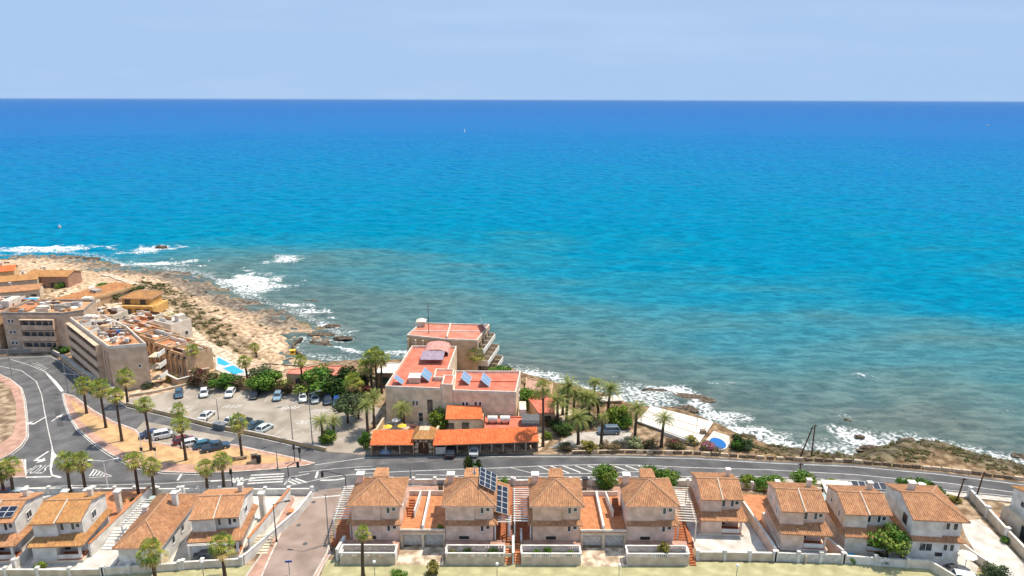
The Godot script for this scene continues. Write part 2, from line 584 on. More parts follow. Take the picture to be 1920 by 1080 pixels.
func make_terrain() -> void:
	# the ground as one sheet: fine along the shore, wide plain cells inland and beyond the frame
	var xs := PackedFloat32Array([-600, -520, -440, -380, -330])
	var x := -300.0
	while x < 190.0:
		xs.append(x)
		x += 1.5
	xs.append_array(PackedFloat32Array([190, 230, 290, 400]))
	var zs := PackedFloat32Array([200, 100, 0, -60, -80, -95])
	var z := -104.0
	while z > -352.0:
		zs.append(z)
		z -= 1.4
	var nx := xs.size()
	var nz := zs.size()
	var v := PackedVector3Array()
	var c := PackedColorArray()
	var ds := PackedFloat32Array()
	for j in nz:
		for i in nx:
			var d := shore_distance(Vector2(xs[i], zs[j])) if zs[j] < -90 else 90.0
			ds.append(d)
			v.append(Vector3(xs[i], ground_height(xs[i], zs[j], d), zs[j]))
			c.append(ground_color(xs[i], zs[j], d))
	var ix := PackedInt32Array()
	for j in nz - 1:
		for i in nx - 1:
			var a := j * nx + i
			if maxf(maxf(ds[a], ds[a + 1]), maxf(ds[a + nx], ds[a + nx + 1])) < -14.0:
				continue
			ix.append_array(PackedInt32Array([a, a + nx, a + 1, a + 1, a + nx, a + nx + 1]))
	struct("ground", grid_mesh(v, c, ix), M.ground)

func grid_mesh(v: PackedVector3Array, c: PackedColorArray, ix: PackedInt32Array, uv := PackedVector2Array()) -> ArrayMesh:
	var n := PackedVector3Array()
	n.resize(v.size())
	for t in range(0, ix.size(), 3):
		var m := (v[ix[t + 1]] - v[ix[t]]).cross(v[ix[t + 2]] - v[ix[t]])
		if m.y < 0:
			m = -m
		n[ix[t]] += m
		n[ix[t + 1]] += m
		n[ix[t + 2]] += m
	for i in n.size():
		n[i] = n[i].normalized() if n[i].length_squared() > 0 else Vector3.UP
	var arr := []
	arr.resize(Mesh.ARRAY_MAX)
	arr[Mesh.ARRAY_VERTEX] = v
	arr[Mesh.ARRAY_NORMAL] = n
	arr[Mesh.ARRAY_INDEX] = ix
	if c.size() > 0:
		arr[Mesh.ARRAY_COLOR] = c
	if uv.size() > 0:
		arr[Mesh.ARRAY_TEX_UV] = uv
	var m := ArrayMesh.new()
	m.add_surface_from_arrays(Mesh.PRIMITIVE_TRIANGLES, arr)
	return m

func wave(x: float, z: float) -> float:
	# swell that runs in from the open sea, with wind chop over it
	var r := -z
	var f := 1.0 - smoothstep(900.0, 2200.0, r)
	if f <= 0.0:
		return 0.0
	var w := fbm(x, z, 0.008) * 9.0
	var y := sin((z * 0.97 + x * 0.22 + w * 2.0) * 0.30) * 0.34 + sin((z * 0.9 - x * 0.3 + w) * 0.55 + 1.3) * 0.14
	y += fbm(x * 0.45, z * 1.1, 0.11) * 0.55 + fbm(x * 0.5, z + 70.0, 0.3) * 0.42
	return y * f

const SEA_BANDS := [[0.0, Color(0.150, 0.185, 0.172)], [12.0, Color(0.128, 0.200, 0.198)], [35.0, Color(0.102, 0.212, 0.226)], [60.0, Color(0.070, 0.225, 0.268)], [100.0, Color(0.022, 0.232, 0.330)], [150.0, Color(0.002, 0.230, 0.375)], [300.0, Color(0.003, 0.222, 0.400)], [700.0, Color(0.008, 0.200, 0.425)], [1500.0, Color(0.012, 0.165, 0.440)], [4000.0, Color(0.012, 0.142, 0.415)], [12000.0, Color(0.014, 0.140, 0.400)]]

func sea_color(x: float, z: float, s: float) -> Color:
	# clear deep water offshore, sand stirred up towards the beach
	var a := fbm(x, z * 2.0, 0.006)
	var b := fbm(x * 0.5 + 300.0, z * 1.6, 0.035)
	var e := s * (1.0 + a * 0.5 + b * 0.22) - smoothstep(-20.0, 60.0, x) * 8.0 * smoothstep(200.0, 40.0, s)
	e = maxf(e + a * 8.0, 0.0)
	var c: Color = SEA_BANDS[-1][1]
	for i in SEA_BANDS.size() - 1:
		if e < SEA_BANDS[i + 1][0]:
			c = (SEA_BANDS[i][1] as Color).lerp(SEA_BANDS[i + 1][1], (e - SEA_BANDS[i][0]) / (SEA_BANDS[i + 1][0] - SEA_BANDS[i][0]))
			break
	# weed beds and rock on the bottom near the shore
	var k := clampf(b * 3.0 + 0.15, 0, 1) * (1.0 - smoothstep(10.0, 55.0, s))
	return c.lerp(Color(0.105, 0.12, 0.125), k * 0.32)

func make_sea() -> void:
	var na := 520
	var nr := 760
	var v := PackedVector3Array()
	var c := PackedColorArray()
	var ds := PackedFloat32Array()
	var radii := PackedFloat32Array()
	for j in nr + 1:
		var t := float(j) / nr
		radii.append(lerpf(95.0, 420.0, t / 0.45) if t < 0.45 else (420.0 * pow(1600.0 / 420.0, (t - 0.45) / 0.35) if t < 0.8 else 1600.0 * pow(60000.0 / 1600.0, (t - 0.8) / 0.2)))
	for j in nr + 1:
		for i in na + 1:
			var a := lerpf(-1.22, 1.22, float(i) / na)
			var x := sin(a) * radii[j]
			var z := -cos(a) * radii[j]
			var s := radii[j] - 150.0
			if radii[j] < 430.0:
				s = lerpf(-shore_distance(Vector2(x, z)), radii[j] - 200.0, smoothstep(300.0, 430.0, radii[j]))
			else:
				s = radii[j] - 200.0
			ds.append(s)
			v.append(Vector3(x, SEA + wave(x, z), z))
			c.append(sea_color(x, z, s))
	var ix := PackedInt32Array()
	var w := na + 1
	for j in nr:
		for i in na:
			var a := j * w + i
			if maxf(maxf(ds[a], ds[a + 1]), maxf(ds[a + w], ds[a + w + 1])) < -8.0:
				continue
			ix.append_array(PackedInt32Array([a, a + w, a + 1, a + 1, a + w, a + w + 1]))
	struct("sea", grid_mesh(v, c, ix), M.water)
	make_foam()

# [centre, half length, half width, turn in degrees, strength] of the larger patches of white water
var SURF := []

func foam_at(x: float, z: float, s: float) -> float:
	var f := 0.0
	if s > -1.5:
		var right := smoothstep(-10.0, 20.0, x)
		var edge := 4.0 + fbm(x, z, 0.03) * 8.0 + right * 2.5
		f = maxf(f, (1.0 - smoothstep(edge * 0.3, edge + 5.0, s)) * (0.66 + 0.08 * right))
	for p in SURF:
		var q: Vector2 = Vector2(x, z) - p[0]
		q = q.rotated(-p[3])
		var e := Vector2(q.x / p[1], q.y / p[2]).length() * (1.0 + fbm(x, z, 0.13) * 0.9)
		if e < 1.0:
			f = maxf(f, p[4] * (1.0 - e * e))
	return f

func make_foam() -> void:
	for p in [[Vector2(-223.11, -327.33), 30.0, 6.0, 4.0, 1.1], [Vector2(-232.51, -322.31), 22.0, 4.0, 0.0, 1.0], [Vector2(-172.88, -326.86), 13.0, 6.5, 12.0, 1.15], [Vector2(-173.66, -318.44), 15.0, 3.0, 8.0, 0.9],
		[Vector2(-157.81, -296.76), 22.0, 3.6, 8.0, 1.1], [Vector2(-140.00, -290.97), 12.0, 2.2, 0.0, 0.8], [Vector2(-102.28, -305.96), 8.0, 8.0, 0.0, 0.95], [Vector2(-104.46, -266.05), 15.0, 12.0, -30.0, 1.2], [Vector2(-95.85, -256.49), 9.0, 12.0, -20.0, 1.0], [Vector2(-76.91, -233.22), 8.0, 2.2, -14.0, 1.0],
		[Vector2(-68.26, -226.96), 8.0, 2.6, -20.0, 1.1], [Vector2(-60.45, -212.48), 5.0, 1.7, -20.0, 1.1], [Vector2(-58.91, -218.68), 4.0, 0.9, -20.0, 0.9], [Vector2(-49.31, -189.39), 5.5, 1.0, -32.0, 1.2], [Vector2(-45.25, -186.36), 4.0, 1.2, -25.0, 1.1], [Vector2(-49.51, -204.13), 2.5, 0.8, -10.0, 0.9],
		[Vector2(-32.65, -186.47), 6.0, 4.0, 0.0, 0.9], [Vector2(7.09, -170.51), 7.0, 3.0, -18.0, 1.0], [Vector2(13.61, -163.84), 6.0, 3.5, -14.0, 1.0], [Vector2(18.89, -162.53), 5.0, 3.0, 0.0, 0.9],
		[Vector2(30.50, -159.65), 9.0, 6.0, -30.0, 0.85], [Vector2(34.33, -155.54), 7.0, 5.0, -30.0, 0.85], [Vector2(38.34, -162.35), 5.5, 1.6, -8.0, 1.1], [Vector2(42.85, -158.77), 6.0, 1.5, -22.0, 1.1], [Vector2(44.39, -151.97), 5.0, 4.0, -60.0, 1.0], [Vector2(47.80, -146.24), 8.0, 3.4, -24.0, 1.05],
		[Vector2(51.51, -138.83), 9.0, 3.2, -28.0, 1.05], [Vector2(55.81, -133.94), 8.0, 3.0, -25.0, 1.05], [Vector2(74.69, -136.00), 6.5, 3.8, -10.0, 1.1], [Vector2(75.65, -145.61), 2.4, 1.8, 0.0, 0.9], [Vector2(92.58, -169.75), 4.5, 1.8, -25.0, 0.8], [Vector2(90.09, -158.49), 6.0, 1.0, -50.0, 0.45], [Vector2(85.69, -144.31), 3.0, 0.8, -5.0, 0.75], [Vector2(83.73, -133.65), 6.0, 1.4, 10.0, 0.9], [Vector2(91.11, -131.82), 6.0, 1.4, -20.0, 0.9],
		[Vector2(66.92, -128.94), 5.0, 1.6, 0.0, 1.0], [Vector2(98.73, -127.38), 8.0, 3.0, -25.0, 0.85], [Vector2(104.24, -139.95), 2.4, 1.6, 20.0, 0.6], [Vector2(49.97, -164.13), 9.0, 0.8, -3.0, 0.7], [Vector2(55.68, -164.18), 5.0, 0.7, 4.0, 0.7], [Vector2(29.60, -175.58), 5.0, 0.8, 50.0, 0.5], [Vector2(26.50, -168.85), 6.0, 1.0, 30.0, 0.6], [Vector2(116.14, -149.56), 2.0, 0.5, 0.0, 0.7], [Vector2(124.74, -164.04), 1.8, 0.5, 0.0, 0.7], [Vector2(-86.92, -260.55), 5.0, 1.0, 0.0, 0.6], [Vector2(-54.86, -351.01), 1.2, 0.5, 0.0, 0.8], [Vector2(80.31, -167.86), 1.5, 0.6, 0.0, 0.7], [Vector2(29.43, -184.46), 2.5, 0.6, 0.0, 0.6]]:
		SURF.append([p[0], p[1] * 1.3, p[2] * 1.45, deg_to_rad(-p[3]), p[4]])
	for i in 46:
		var q := Vector2(rng.randf_range(-160, 150), 0)
		q.y = -rng.randf_range(150, 300) + absf(q.x) * 0.2
		SURF.append([q, rng.randf_range(0.6, 1.6), rng.randf_range(0.25, 0.5), deg_to_rad(rng.randf_range(-25, 5)), rng.randf_range(0.5, 0.75)])
	var x0 := -330.0
	var z0 := -350.0
	var cell := 1.6
	var sub := 4
	var nx := 340
	var nz := 162
	var w := nx * sub
	var h := nz * sub
	var n1 := FastNoiseLite.new()
	n1.seed = 31
	n1.frequency = 0.55
	n1.fractal_octaves = 4
	var data := PackedByteArray()
	data.resize(w * h * 4)
	data.fill(255)
	for i in range(3, data.size(), 4):
		data[i] = 0
	var base := PackedFloat32Array()
	for j in nz + 1:
		for i in nx + 1:
			var x := x0 + i * cell
			var z := z0 + j * cell
			var s := -shore_distance(Vector2(x, z))
			base.append(foam_at(x, z, s) if s > -5.0 else 0.0)
	var v := PackedVector3Array()
	var uv := PackedVector2Array()
	var ix := PackedInt32Array()
	for j in nz:
		for i in nx:
			var k := j * (nx + 1) + i
			var f00 := base[k]
			var f10 := base[k + 1]
			var f01 := base[k + nx + 1]
			var f11 := base[k + nx + 2]
			if maxf(maxf(f00, f10), maxf(f01, f11)) < 0.02:
				continue
			for b in sub:
				for a in sub:
					var fx := (a + 0.5) / sub
					var fz := (b + 0.5) / sub
					var f := lerpf(lerpf(f00, f10, fx), lerpf(f01, f11, fx), fz)
					var x := x0 + (i + fx) * cell
					var z := z0 + (j + fz) * cell
					var t := 1.0 - absf(n1.get_noise_2d(x, z * 1.5)) * 2.6
					var e := smoothstep(0.92, 1.45, f + t * 0.62) * clampf(f * 1.5, 0.0, 1.0)
					data[((j * sub + b) * w + i * sub + a) * 4 + 3] = int(clampf(e, 0, 0.96) * 255)
			for q in [[0, 0], [1, 0], [0, 1], [1, 1]]:
				var x: float = x0 + (i + q[0]) * cell
				var z: float = z0 + (j + q[1]) * cell
				v.append(Vector3(x, SEA + wave(x, z) + 0.10, z))
				uv.append(Vector2(float(i + q[0]) / nx, float(j + q[1]) / nz))
			var s0 := v.size() - 4
			ix.append_array(PackedInt32Array([s0, s0 + 1, s0 + 2, s0 + 1, s0 + 3, s0 + 2]))
	var im := Image.create_from_data(w, h, false, Image.FORMAT_RGBA8, data)
	var m := StandardMaterial3D.new()
	m.albedo_texture = ImageTexture.create_from_image(im)
	m.albedo_color = Color(0.93, 0.94, 0.94)
	m.transparency = BaseMaterial3D.TRANSPARENCY_ALPHA
	m.roughness = 0.9
	m.metallic_specular = 0.2
	m.texture_repeat = false
	var o := put("sea_foam", grid_mesh(v, PackedColorArray(), ix, uv), m)
	tag(o, "white foam of waves breaking along the rocky shore", "foam", "", "stuff")
func make_roads() -> void:
	var g := geo()
	g.poly([Vector2(-155.26, -169.68), Vector2(-133.21, -169.87), Vector2(-120.84, -171.16), Vector2(-116.07, -167.34), Vector2(-109.77, -161.53), Vector2(-103.66, -156.42), Vector2(-97.83, -151.90), Vector2(-83.76, -139.64), Vector2(-72.78, -134.96), Vector2(-60.95, -129.59), Vector2(-49.71, -125.49), Vector2(-40.68, -121.81), Vector2(-34.99, -119.73), Vector2(-28.13, -118.54), Vector2(0.10, -118.93), Vector2(21.52, -118.86), Vector2(34.32, -118.33), Vector2(47.38, -116.81), Vector2(63.20, -115.53), Vector2(77.82, -112.77), Vector2(90.39, -109.39), Vector2(113.67, -101.26), Vector2(109.39, -96.78), Vector2(85.62, -102.67), Vector2(74.22, -105.03), Vector2(59.63, -107.99), Vector2(45.16, -109.13), Vector2(22.67, -109.35), Vector2(0.11, -108.86), Vector2(-24.05, -107.85), Vector2(-29.29, -106.44), Vector2(-36.03, -104.41), Vector2(-58.67, -102.66), Vector2(-84.72, -101.72), Vector2(-98.15, -100.87)], 0.02)
	struct("road", g, M.asphalt)
	g = geo()
	g.poly([Vector2(-85.99, -143.83), Vector2(-80.90, -145.62), Vector2(-75.13, -150.82), Vector2(-60.91, -148.77), Vector2(-48.17, -147.35), Vector2(-35.46, -145.08), Vector2(-27.55, -137.90), Vector2(-29.48, -130.29), Vector2(-26.12, -118.56), Vector2(-28.17, -118.75), Vector2(-35.04, -119.94), Vector2(-40.71, -121.91), Vector2(-49.75, -125.60), Vector2(-61.00, -129.71), Vector2(-72.84, -135.08), Vector2(-83.90, -139.92)], 0.012)
	struct("car_park_ground", g, M.lot)
	g = geo()
	g.poly([Vector2(-37.22, -105.06), Vector2(-29.36, -107.13), Vector2(-27.38, -89.10), Vector2(-27.17, -80.67), Vector2(-34.80, -80.64), Vector2(-35.10, -85.78), Vector2(-36.00, -103.11)], 0.03)
	struct("side_street", g, M.street)
	g = geo()
	g.poly([Vector2(-26.96, -87.50), Vector2(-20.10, -87.41), Vector2(3.22, -86.92), Vector2(27.31, -87.28), Vector2(49.78, -87.15), Vector2(60.12, -86.24), Vector2(71.25, -84.55), Vector2(73.80, -78.03), Vector2(-26.66, -77.58)], 0.016)
	struct("front_street", g, M.lime_paving)
	g = geo()
	g.poly([Vector2(-77.03, -84.53), Vector2(-36.79, -86.25), Vector2(-34.77, -78.55), Vector2(-71.63, -77.38)], 0.018)
	struct("front_lane", g, M.lime_paving)
	# raised footways with a kerb along their edge
	footway("pavement", [Vector2(-145.65, -158.10), Vector2(-124.47, -157.59), Vector2(-119.33, -154.30), Vector2(-113.82, -149.58), Vector2(-107.99, -142.24), Vector2(-100.77, -132.23), Vector2(-95.91, -125.18), Vector2(-94.64, -121.46), Vector2(-94.52, -118.32), Vector2(-95.10, -116.31), Vector2(-108.02, -112.76)], M.paving_pink)
	footway("pavement", [Vector2(-102.45, -146.63), Vector2(-97.77, -140.09), Vector2(-93.28, -134.30), Vector2(-88.20, -128.69), Vector2(-81.42, -122.62), Vector2(-75.96, -118.44), Vector2(-72.05, -115.86), Vector2(-68.96, -113.75), Vector2(-62.72, -111.91), Vector2(-55.82, -111.49), Vector2(-49.80, -111.99), Vector2(-41.83, -113.16), Vector2(-37.08, -114.52), Vector2(-36.12, -115.30), Vector2(-40.90, -117.45), Vector2(-47.82, -120.07), Vector2(-53.80, -122.37), Vector2(-55.35, -122.36), Vector2(-56.76, -121.49), Vector2(-57.30, -119.59), Vector2(-72.37, -124.22), Vector2(-76.20, -128.54), Vector2(-82.98, -132.36), Vector2(-90.20, -137.71), Vector2(-98.59, -144.89)], M.paving_pink)
	footway("pavement", [Vector2(-109.91, -115.04), Vector2(-94.54, -115.53), Vector2(-90.76, -116.34), Vector2(-86.04, -109.95), Vector2(-104.71, -108.77)], M.paving_pink)
	footway("pavement", [Vector2(-37.22, -105.06), Vector2(-36.00, -103.11), Vector2(-35.10, -85.78), Vector2(-34.80, -80.64), Vector2(-37.70, -80.62), Vector2(-36.98, -88.31), Vector2(-37.33, -97.58), Vector2(-37.58, -103.58)], M.paving_pink)
	footway("pavement", [Vector2(-27.38, -89.10), Vector2(-27.62, -91.28), Vector2(-26.50, -88.73), Vector2(-26.98, -86.06), Vector2(-27.17, -80.67), Vector2(-28.26, -80.67)], M.paving_pink)
	footway("pavement", [Vector2(-28.79, -107.47), Vector2(-14.86, -108.69), Vector2(0.11, -109.57), Vector2(22.83, -110.24), Vector2(45.60, -110.38), Vector2(60.21, -109.22), Vector2(74.93, -106.20), Vector2(86.54, -103.96), Vector2(110.08, -97.50), Vector2(108.71, -96.06), Vector2(85.62, -102.67), Vector2(74.22, -105.03), Vector2(59.63, -107.99), Vector2(45.16, -109.13), Vector2(22.67, -109.35), Vector2(0.11, -108.69), Vector2(-14.74, -107.73), Vector2(-28.19, -106.45)], M.kerb)
	footway("pavement", [Vector2(-98.80, -101.64), Vector2(-85.51, -102.83), Vector2(-59.30, -103.95), Vector2(-38.46, -106.39), Vector2(-37.37, -105.22), Vector2(-58.67, -102.66), Vector2(-84.39, -101.25), Vector2(-97.51, -100.10)], M.kerb)
	# sandy planted ground inside the middle island, on its footway
	g = geo()
	g.poly([Vector2(-98.57, -143.14), Vector2(-89.65, -135.84), Vector2(-82.47, -131.09), Vector2(-76.33, -127.79), Vector2(-72.08, -123.29), Vector2(-57.14, -118.51), Vector2(-55.80, -120.18), Vector2(-53.28, -121.04), Vector2(-47.28, -118.57), Vector2(-39.58, -116.41), Vector2(-43.16, -115.21), Vector2(-51.68, -114.38), Vector2(-61.61, -114.70), Vector2(-69.46, -116.62), Vector2(-76.40, -121.10), Vector2(-82.90, -126.13), Vector2(-89.42, -132.03), Vector2(-94.88, -138.45)], 0.150)
	struct("gravel_bed", g, M.gravel_orange)
	g = geo()
	g.poly([Vector2(-76.20, -128.54), Vector2(-76.56, -132.40), Vector2(-54.82, -125.00), Vector2(-55.35, -122.36), Vector2(-56.76, -121.49), Vector2(-57.30, -119.59), Vector2(-72.37, -124.22)], 0.028)
	struct("parking_bay", g, M.lot)
	g = geo()
	g.poly([Vector2(-142.34, -154.12), Vector2(-121.20, -152.99), Vector2(-116.07, -149.25), Vector2(-109.41, -141.39), Vector2(-102.98, -132.22), Vector2(-99.53, -126.29), Vector2(-99.05, -121.86), Vector2(-112.88, -118.62)], 0.16)
	struct("waste_ground", g, M.dirt_ground)
	var path := geo()
	for seg in [[Vector2(-165.28, -273.90), Vector2(-140.99, -250.32), Vector2(-124.32, -230.89), Vector2(-112.17, -215.24), Vector2(-99.47, -198.88), Vector2(-89.26, -188.29), Vector2(-79.56, -181.24), Vector2(-69.65, -174.26), Vector2(-60.42, -167.75), Vector2(-51.36, -164.88)], [Vector2(-147.50, -237.55), Vector2(-128.47, -215.07), Vector2(-118.21, -203.92)]]:
		draped(path, seg, 2.1)
	struct("path", path, M.path)
	# the planted verge between the road barrier and the shore
	g = geo()
	g.poly([Vector2(7.31, -121.48), Vector2(10.69, -125.44), Vector2(12.47, -127.74), Vector2(22.38, -129.21), Vector2(24.32, -127.82), Vector2(23.02, -124.40), Vector2(15.67, -122.61)], 0.02)
	struct("gravel_drive", g, M.concrete)
	# a newer, darker surface on the seaward lane of the coast road, and repair patches
	g = geo()
	g.poly([Vector2(-30.95, -113.42), Vector2(-25.39, -114.79), Vector2(0.10, -117.51), Vector2(21.33, -117.64), Vector2(34.02, -117.12), Vector2(46.97, -115.62), Vector2(62.65, -114.37), Vector2(77.16, -111.65), Vector2(89.65, -108.34), Vector2(109.54, -101.55), Vector2(107.70, -99.55), Vector2(88.00, -106.03), Vector2(76.86, -109.40), Vector2(61.63, -112.20), Vector2(46.81, -113.80), Vector2(33.36, -114.48), Vector2(23.72, -115.29), Vector2(16.86, -115.53), Vector2(7.96, -115.09), Vector2(-0.39, -114.37), Vector2(-9.62, -113.64), Vector2(-19.21, -112.83), Vector2(-26.78, -112.04)], 0.026)
	g.poly([Vector2(-83.85, -108.37), Vector2(-59.14, -109.40), Vector2(-58.38, -108.17), Vector2(-82.75, -106.99)], 0.026)
	g.poly([Vector2(-100.33, -140.07), Vector2(-97.02, -137.39), Vector2(-91.64, -129.86), Vector2(-92.94, -129.85)], 0.026)
	g.poly([Vector2(-69.69, -131.96), Vector2(-63.99, -129.57), Vector2(-64.01, -128.62), Vector2(-69.67, -130.98)], 0.026)
	struct("road_surface", g, M.asphalt_new)
	for q in [Vector2(-32.97, -102.49), Vector2(-33.54, -96.02), Vector2(-31.16, -91.26), Vector2(-23.16, -113.28), Vector2(28.28, -113.59), Vector2(-101.49, -140.06), Vector2(-80.72, -118.82), Vector2(-50.26, -110.71)]:
		var mc := geo()
		var ring := []
		for i in 12:
			ring.append(q + Vector2(cos(TAU * i / 12), sin(TAU * i / 12)) * 0.38)
		mc.poly(ring, 0.038)
		struct("manhole_cover", mc, M.asphalt_new)
	markings()

func draped(g: Geo, pts: Array, half: float) -> void:
	# a worn path that follows the ground
	var fine := []
	for i in pts.size() - 1:
		for k in 14:
			fine.append((pts[i] as Vector2).lerp(pts[i + 1], k / 14.0))
	fine.append(pts[-1])
	for i in fine.size() - 1:
		var q := []
		for e in [[i, -1.0], [i + 1, -1.0], [i + 1, 1.0], [i, 1.0]]:
			var n := g.side(fine, e[0])
			var p: Vector2 = fine[e[0]] + n * half * e[1] * (1.0 + 0.25 * fbm(fine[e[0]].x, fine[e[0]].y, 0.3))
			q.append(Vector3(p.x, gh(p.x, p.y) + 0.28, p.y))
		g.quad(q[0], q[1], q[2], q[3]) if (q[1] - q[0]).cross(q[2] - q[0]).y > 0 else g.quad(q[3], q[2], q[1], q[0])

func footway(called: String, pts: Array, m: Material) -> void:
	var g := geo()
	g.prism(pts, 0.0, 0.14)
	var o := struct(called, g, m)
	var k := geo()
	var ring := pts.duplicate()
	ring.append(pts[0])
	var w := 0.28 if not Geometry2D.is_polygon_clockwise(PackedVector2Array(pts)) else -0.28
	k.ribbon(ring, 0.0, -w, 0.146)
	var kb := put("kerb_stone", k, M.kerb, o)
	kb.name = "kerb_top"

func stroke(called: String, pts: Array, w: float, m = null) -> void:
	var g := geo()
	g.ribbon(pts, -w / 2, w / 2, 0.034)
	struct(called, g, m if m else M.paint)

func patch(called: String, pts: Array) -> void:
	var g := geo()
	g.poly(pts, 0.036)
	struct(called, g, M.paint)

func markings() -> void:
	# the curve's centre line and edge lines
	stroke("road_marking", [Vector2(-134.29, -163.84), Vector2(-128.18, -162.81), Vector2(-120.94, -160.03), Vector2(-112.87, -153.38), Vector2(-106.59, -145.71), Vector2(-99.59, -136.06), Vector2(-94.13, -128.65), Vector2(-89.07, -121.92), Vector2(-86.01, -117.77)], 0.16)
	stroke("road_marking", [Vector2(-124.11, -157.09), Vector2(-118.88, -153.66), Vector2(-113.43, -149.28), Vector2(-107.81, -142.24), Vector2(-100.61, -132.24), Vector2(-95.75, -125.18), Vector2(-94.29, -121.24), Vector2(-94.11, -118.02)], 0.14)
	stroke("road_marking", [Vector2(-139.75, -167.51), Vector2(-132.12, -168.34), Vector2(-119.97, -169.80), Vector2(-115.87, -166.59), Vector2(-109.60, -160.83), Vector2(-103.52, -155.75), Vector2(-97.71, -151.27), Vector2(-83.70, -139.10), Vector2(-72.76, -134.44), Vector2(-60.97, -129.11), Vector2(-49.76, -125.03), Vector2(-40.76, -121.38)], 0.14)
	stroke("road_marking", [Vector2(-102.57, -146.63), Vector2(-97.89, -140.09), Vector2(-93.39, -134.30), Vector2(-88.17, -128.45), Vector2(-81.40, -122.40), Vector2(-75.84, -118.04), Vector2(-71.94, -115.47), Vector2(-68.86, -113.37), Vector2(-62.54, -111.55), Vector2(-55.66, -111.13)], 0.14)
	stroke("road_marking", [Vector2(-128.85, -167.61), Vector2(-122.51, -164.31), Vector2(-114.61, -159.39), Vector2(-108.20, -153.42), Vector2(-102.94, -147.23)], 0.16)
	stroke("road_marking", [Vector2(-89.40, -136.92), Vector2(-82.35, -131.62), Vector2(-75.73, -127.83)], 0.14)
	patch("road_marking", [Vector2(-114.52, -159.04), Vector2(-111.22, -156.35), Vector2(-105.93, -151.20), Vector2(-102.83, -147.83), Vector2(-103.18, -147.23), Vector2(-106.92, -151.19), Vector2(-111.31, -155.69)])
	for k in 6:
		var t := k / 6.0
		stroke("road_marking", [Vector2(-121.44, -164.32).lerp(Vector2(-114.78, -159.04), t), Vector2(-120.29, -165.43).lerp(Vector2(-114.42, -161.14), t)], 0.22)
	# island tip by the stop line
	patch("road_marking", [Vector2(-88.39, -120.86), Vector2(-86.46, -118.79), Vector2(-85.31, -117.77), Vector2(-85.12, -116.37), Vector2(-83.31, -112.91), Vector2(-81.93, -111.06), Vector2(-79.87, -110.35), Vector2(-79.81, -109.81), Vector2(-81.87, -110.52), Vector2(-83.69, -112.91), Vector2(-85.97, -116.76)])
	stroke("road_marking", [Vector2(-86.16, -110.13), Vector2(-81.75, -110.34)], 0.45)
	stroke("road_marking", [Vector2(-90.59, -116.54), Vector2(-86.41, -110.49)], 0.3)
	stroke("road_marking", [Vector2(-90.43, -109.74), Vector2(-86.47, -110.31)], 0.2)
	stroke("road_marking", [Vector2(-74.84, -110.02), Vector2(-71.09, -110.58)], 0.16)
	for k in 5:
		var t := k / 5.0
		stroke("road_marking", [Vector2(-75.06, -110.56).lerp(Vector2(-72.14, -110.76), t), Vector2(-75.60, -112.95).lerp(Vector2(-71.77, -110.94), t)], 0.3)
	stroke("road_marking", [Vector2(-75.60, -112.95), Vector2(-71.09, -110.58)], 0.14)
	# turn arrows
	arrow(Vector2(-98.45, -132.25), 0.1, -1.0)
	arrow(Vector2(-88.35, -117.35), 0.1, 1.0)
	arrow(Vector2(-95.58, -134.03), 0.06, 0.0)
	# the lettering before the line, read by drivers who come from above
	var tm := TextMesh.new()
	tm.text = "STOP"
	tm.font = SystemFont.new()
	tm.font.font_names = PackedStringArray(["Droid Sans"])
	tm.font_size = 64
	tm.pixel_size = 0.019
	tm.depth = 0.01
	var o := MeshInstance3D.new()
	o.name = numbered("stop_lettering")
	o.mesh = tm
	o.material_override = M.paint
	add_child(o)
	o.position = Vector3(-85.82, 0.04, -112.92)
	o.rotation = Vector3(-PI / 2, PI + 0.02, 0)
	o.scale = Vector3(1.25, 3.4, 1)
	o.set_meta("kind", "structure")
	# coast road
	stroke("road_marking", [Vector2(-87.84, -106.11), Vector2(-76.71, -107.37), Vector2(-61.36, -108.15), Vector2(-50.70, -109.45)], 0.14)
	stroke("road_marking", [Vector2(-58.78, -109.22), Vector2(-59.11, -111.57)], 0.4)
	stroke("road_marking", [Vector2(-52.86, -108.99), Vector2(-46.07, -109.65), Vector2(-45.26, -110.01)], 0.3)
	for k in 4:
		stroke("zebra_stripe", [Vector2(-46.12, -108.24).lerp(Vector2(-46.56, -111.00), k / 3.0), Vector2(-40.20, -108.98).lerp(Vector2(-40.75, -111.59), k / 3.0)], 0.42)
	for k in 3:
		stroke("zebra_stripe", [Vector2(-48.48, -108.57).lerp(Vector2(-46.32, -109.29), k / 3.0), Vector2(-49.41, -109.99).lerp(Vector2(-47.28, -110.36), k / 3.0)], 0.5)
	stroke("road_marking", [Vector2(-39.59, -107.93), Vector2(-39.24, -110.41), Vector2(-36.28, -111.70)], 0.2)
	for k in 3:
		stroke("road_marking", [Vector2(-39.56, -109.33).lerp(Vector2(-37.57, -110.24), k / 3.0), Vector2(-37.45, -107.94).lerp(Vector2(-35.05, -109.01), k / 3.0)], 0.35)
	stroke("road_marking", [Vector2(-39.05, -107.41), Vector2(-35.52, -109.00), Vector2(-32.18, -110.63), Vector2(-26.72, -111.76), Vector2(-19.17, -112.55), Vector2(-9.59, -113.36), Vector2(-0.38, -113.98)], 0.16)
	stroke("road_marking", [Vector2(-33.74, -109.37), Vector2(-30.97, -109.56), Vector2(-29.40, -110.11)], 0.4)
	stroke("road_marking", [Vector2(-34.69, -110.08), Vector2(-34.95, -112.45)], 0.4)
	stroke("road_marking", [Vector2(-38.30, -112.06), Vector2(-30.99, -113.61), Vector2(-25.31, -114.40)], 0.12)
	stroke("road_marking", [Vector2(-28.44, -113.05), Vector2(-23.19, -113.46)], 0.3)
	stroke("road_marking", [Vector2(-37.43, -103.10), Vector2(-28.85, -104.61)], 0.35)
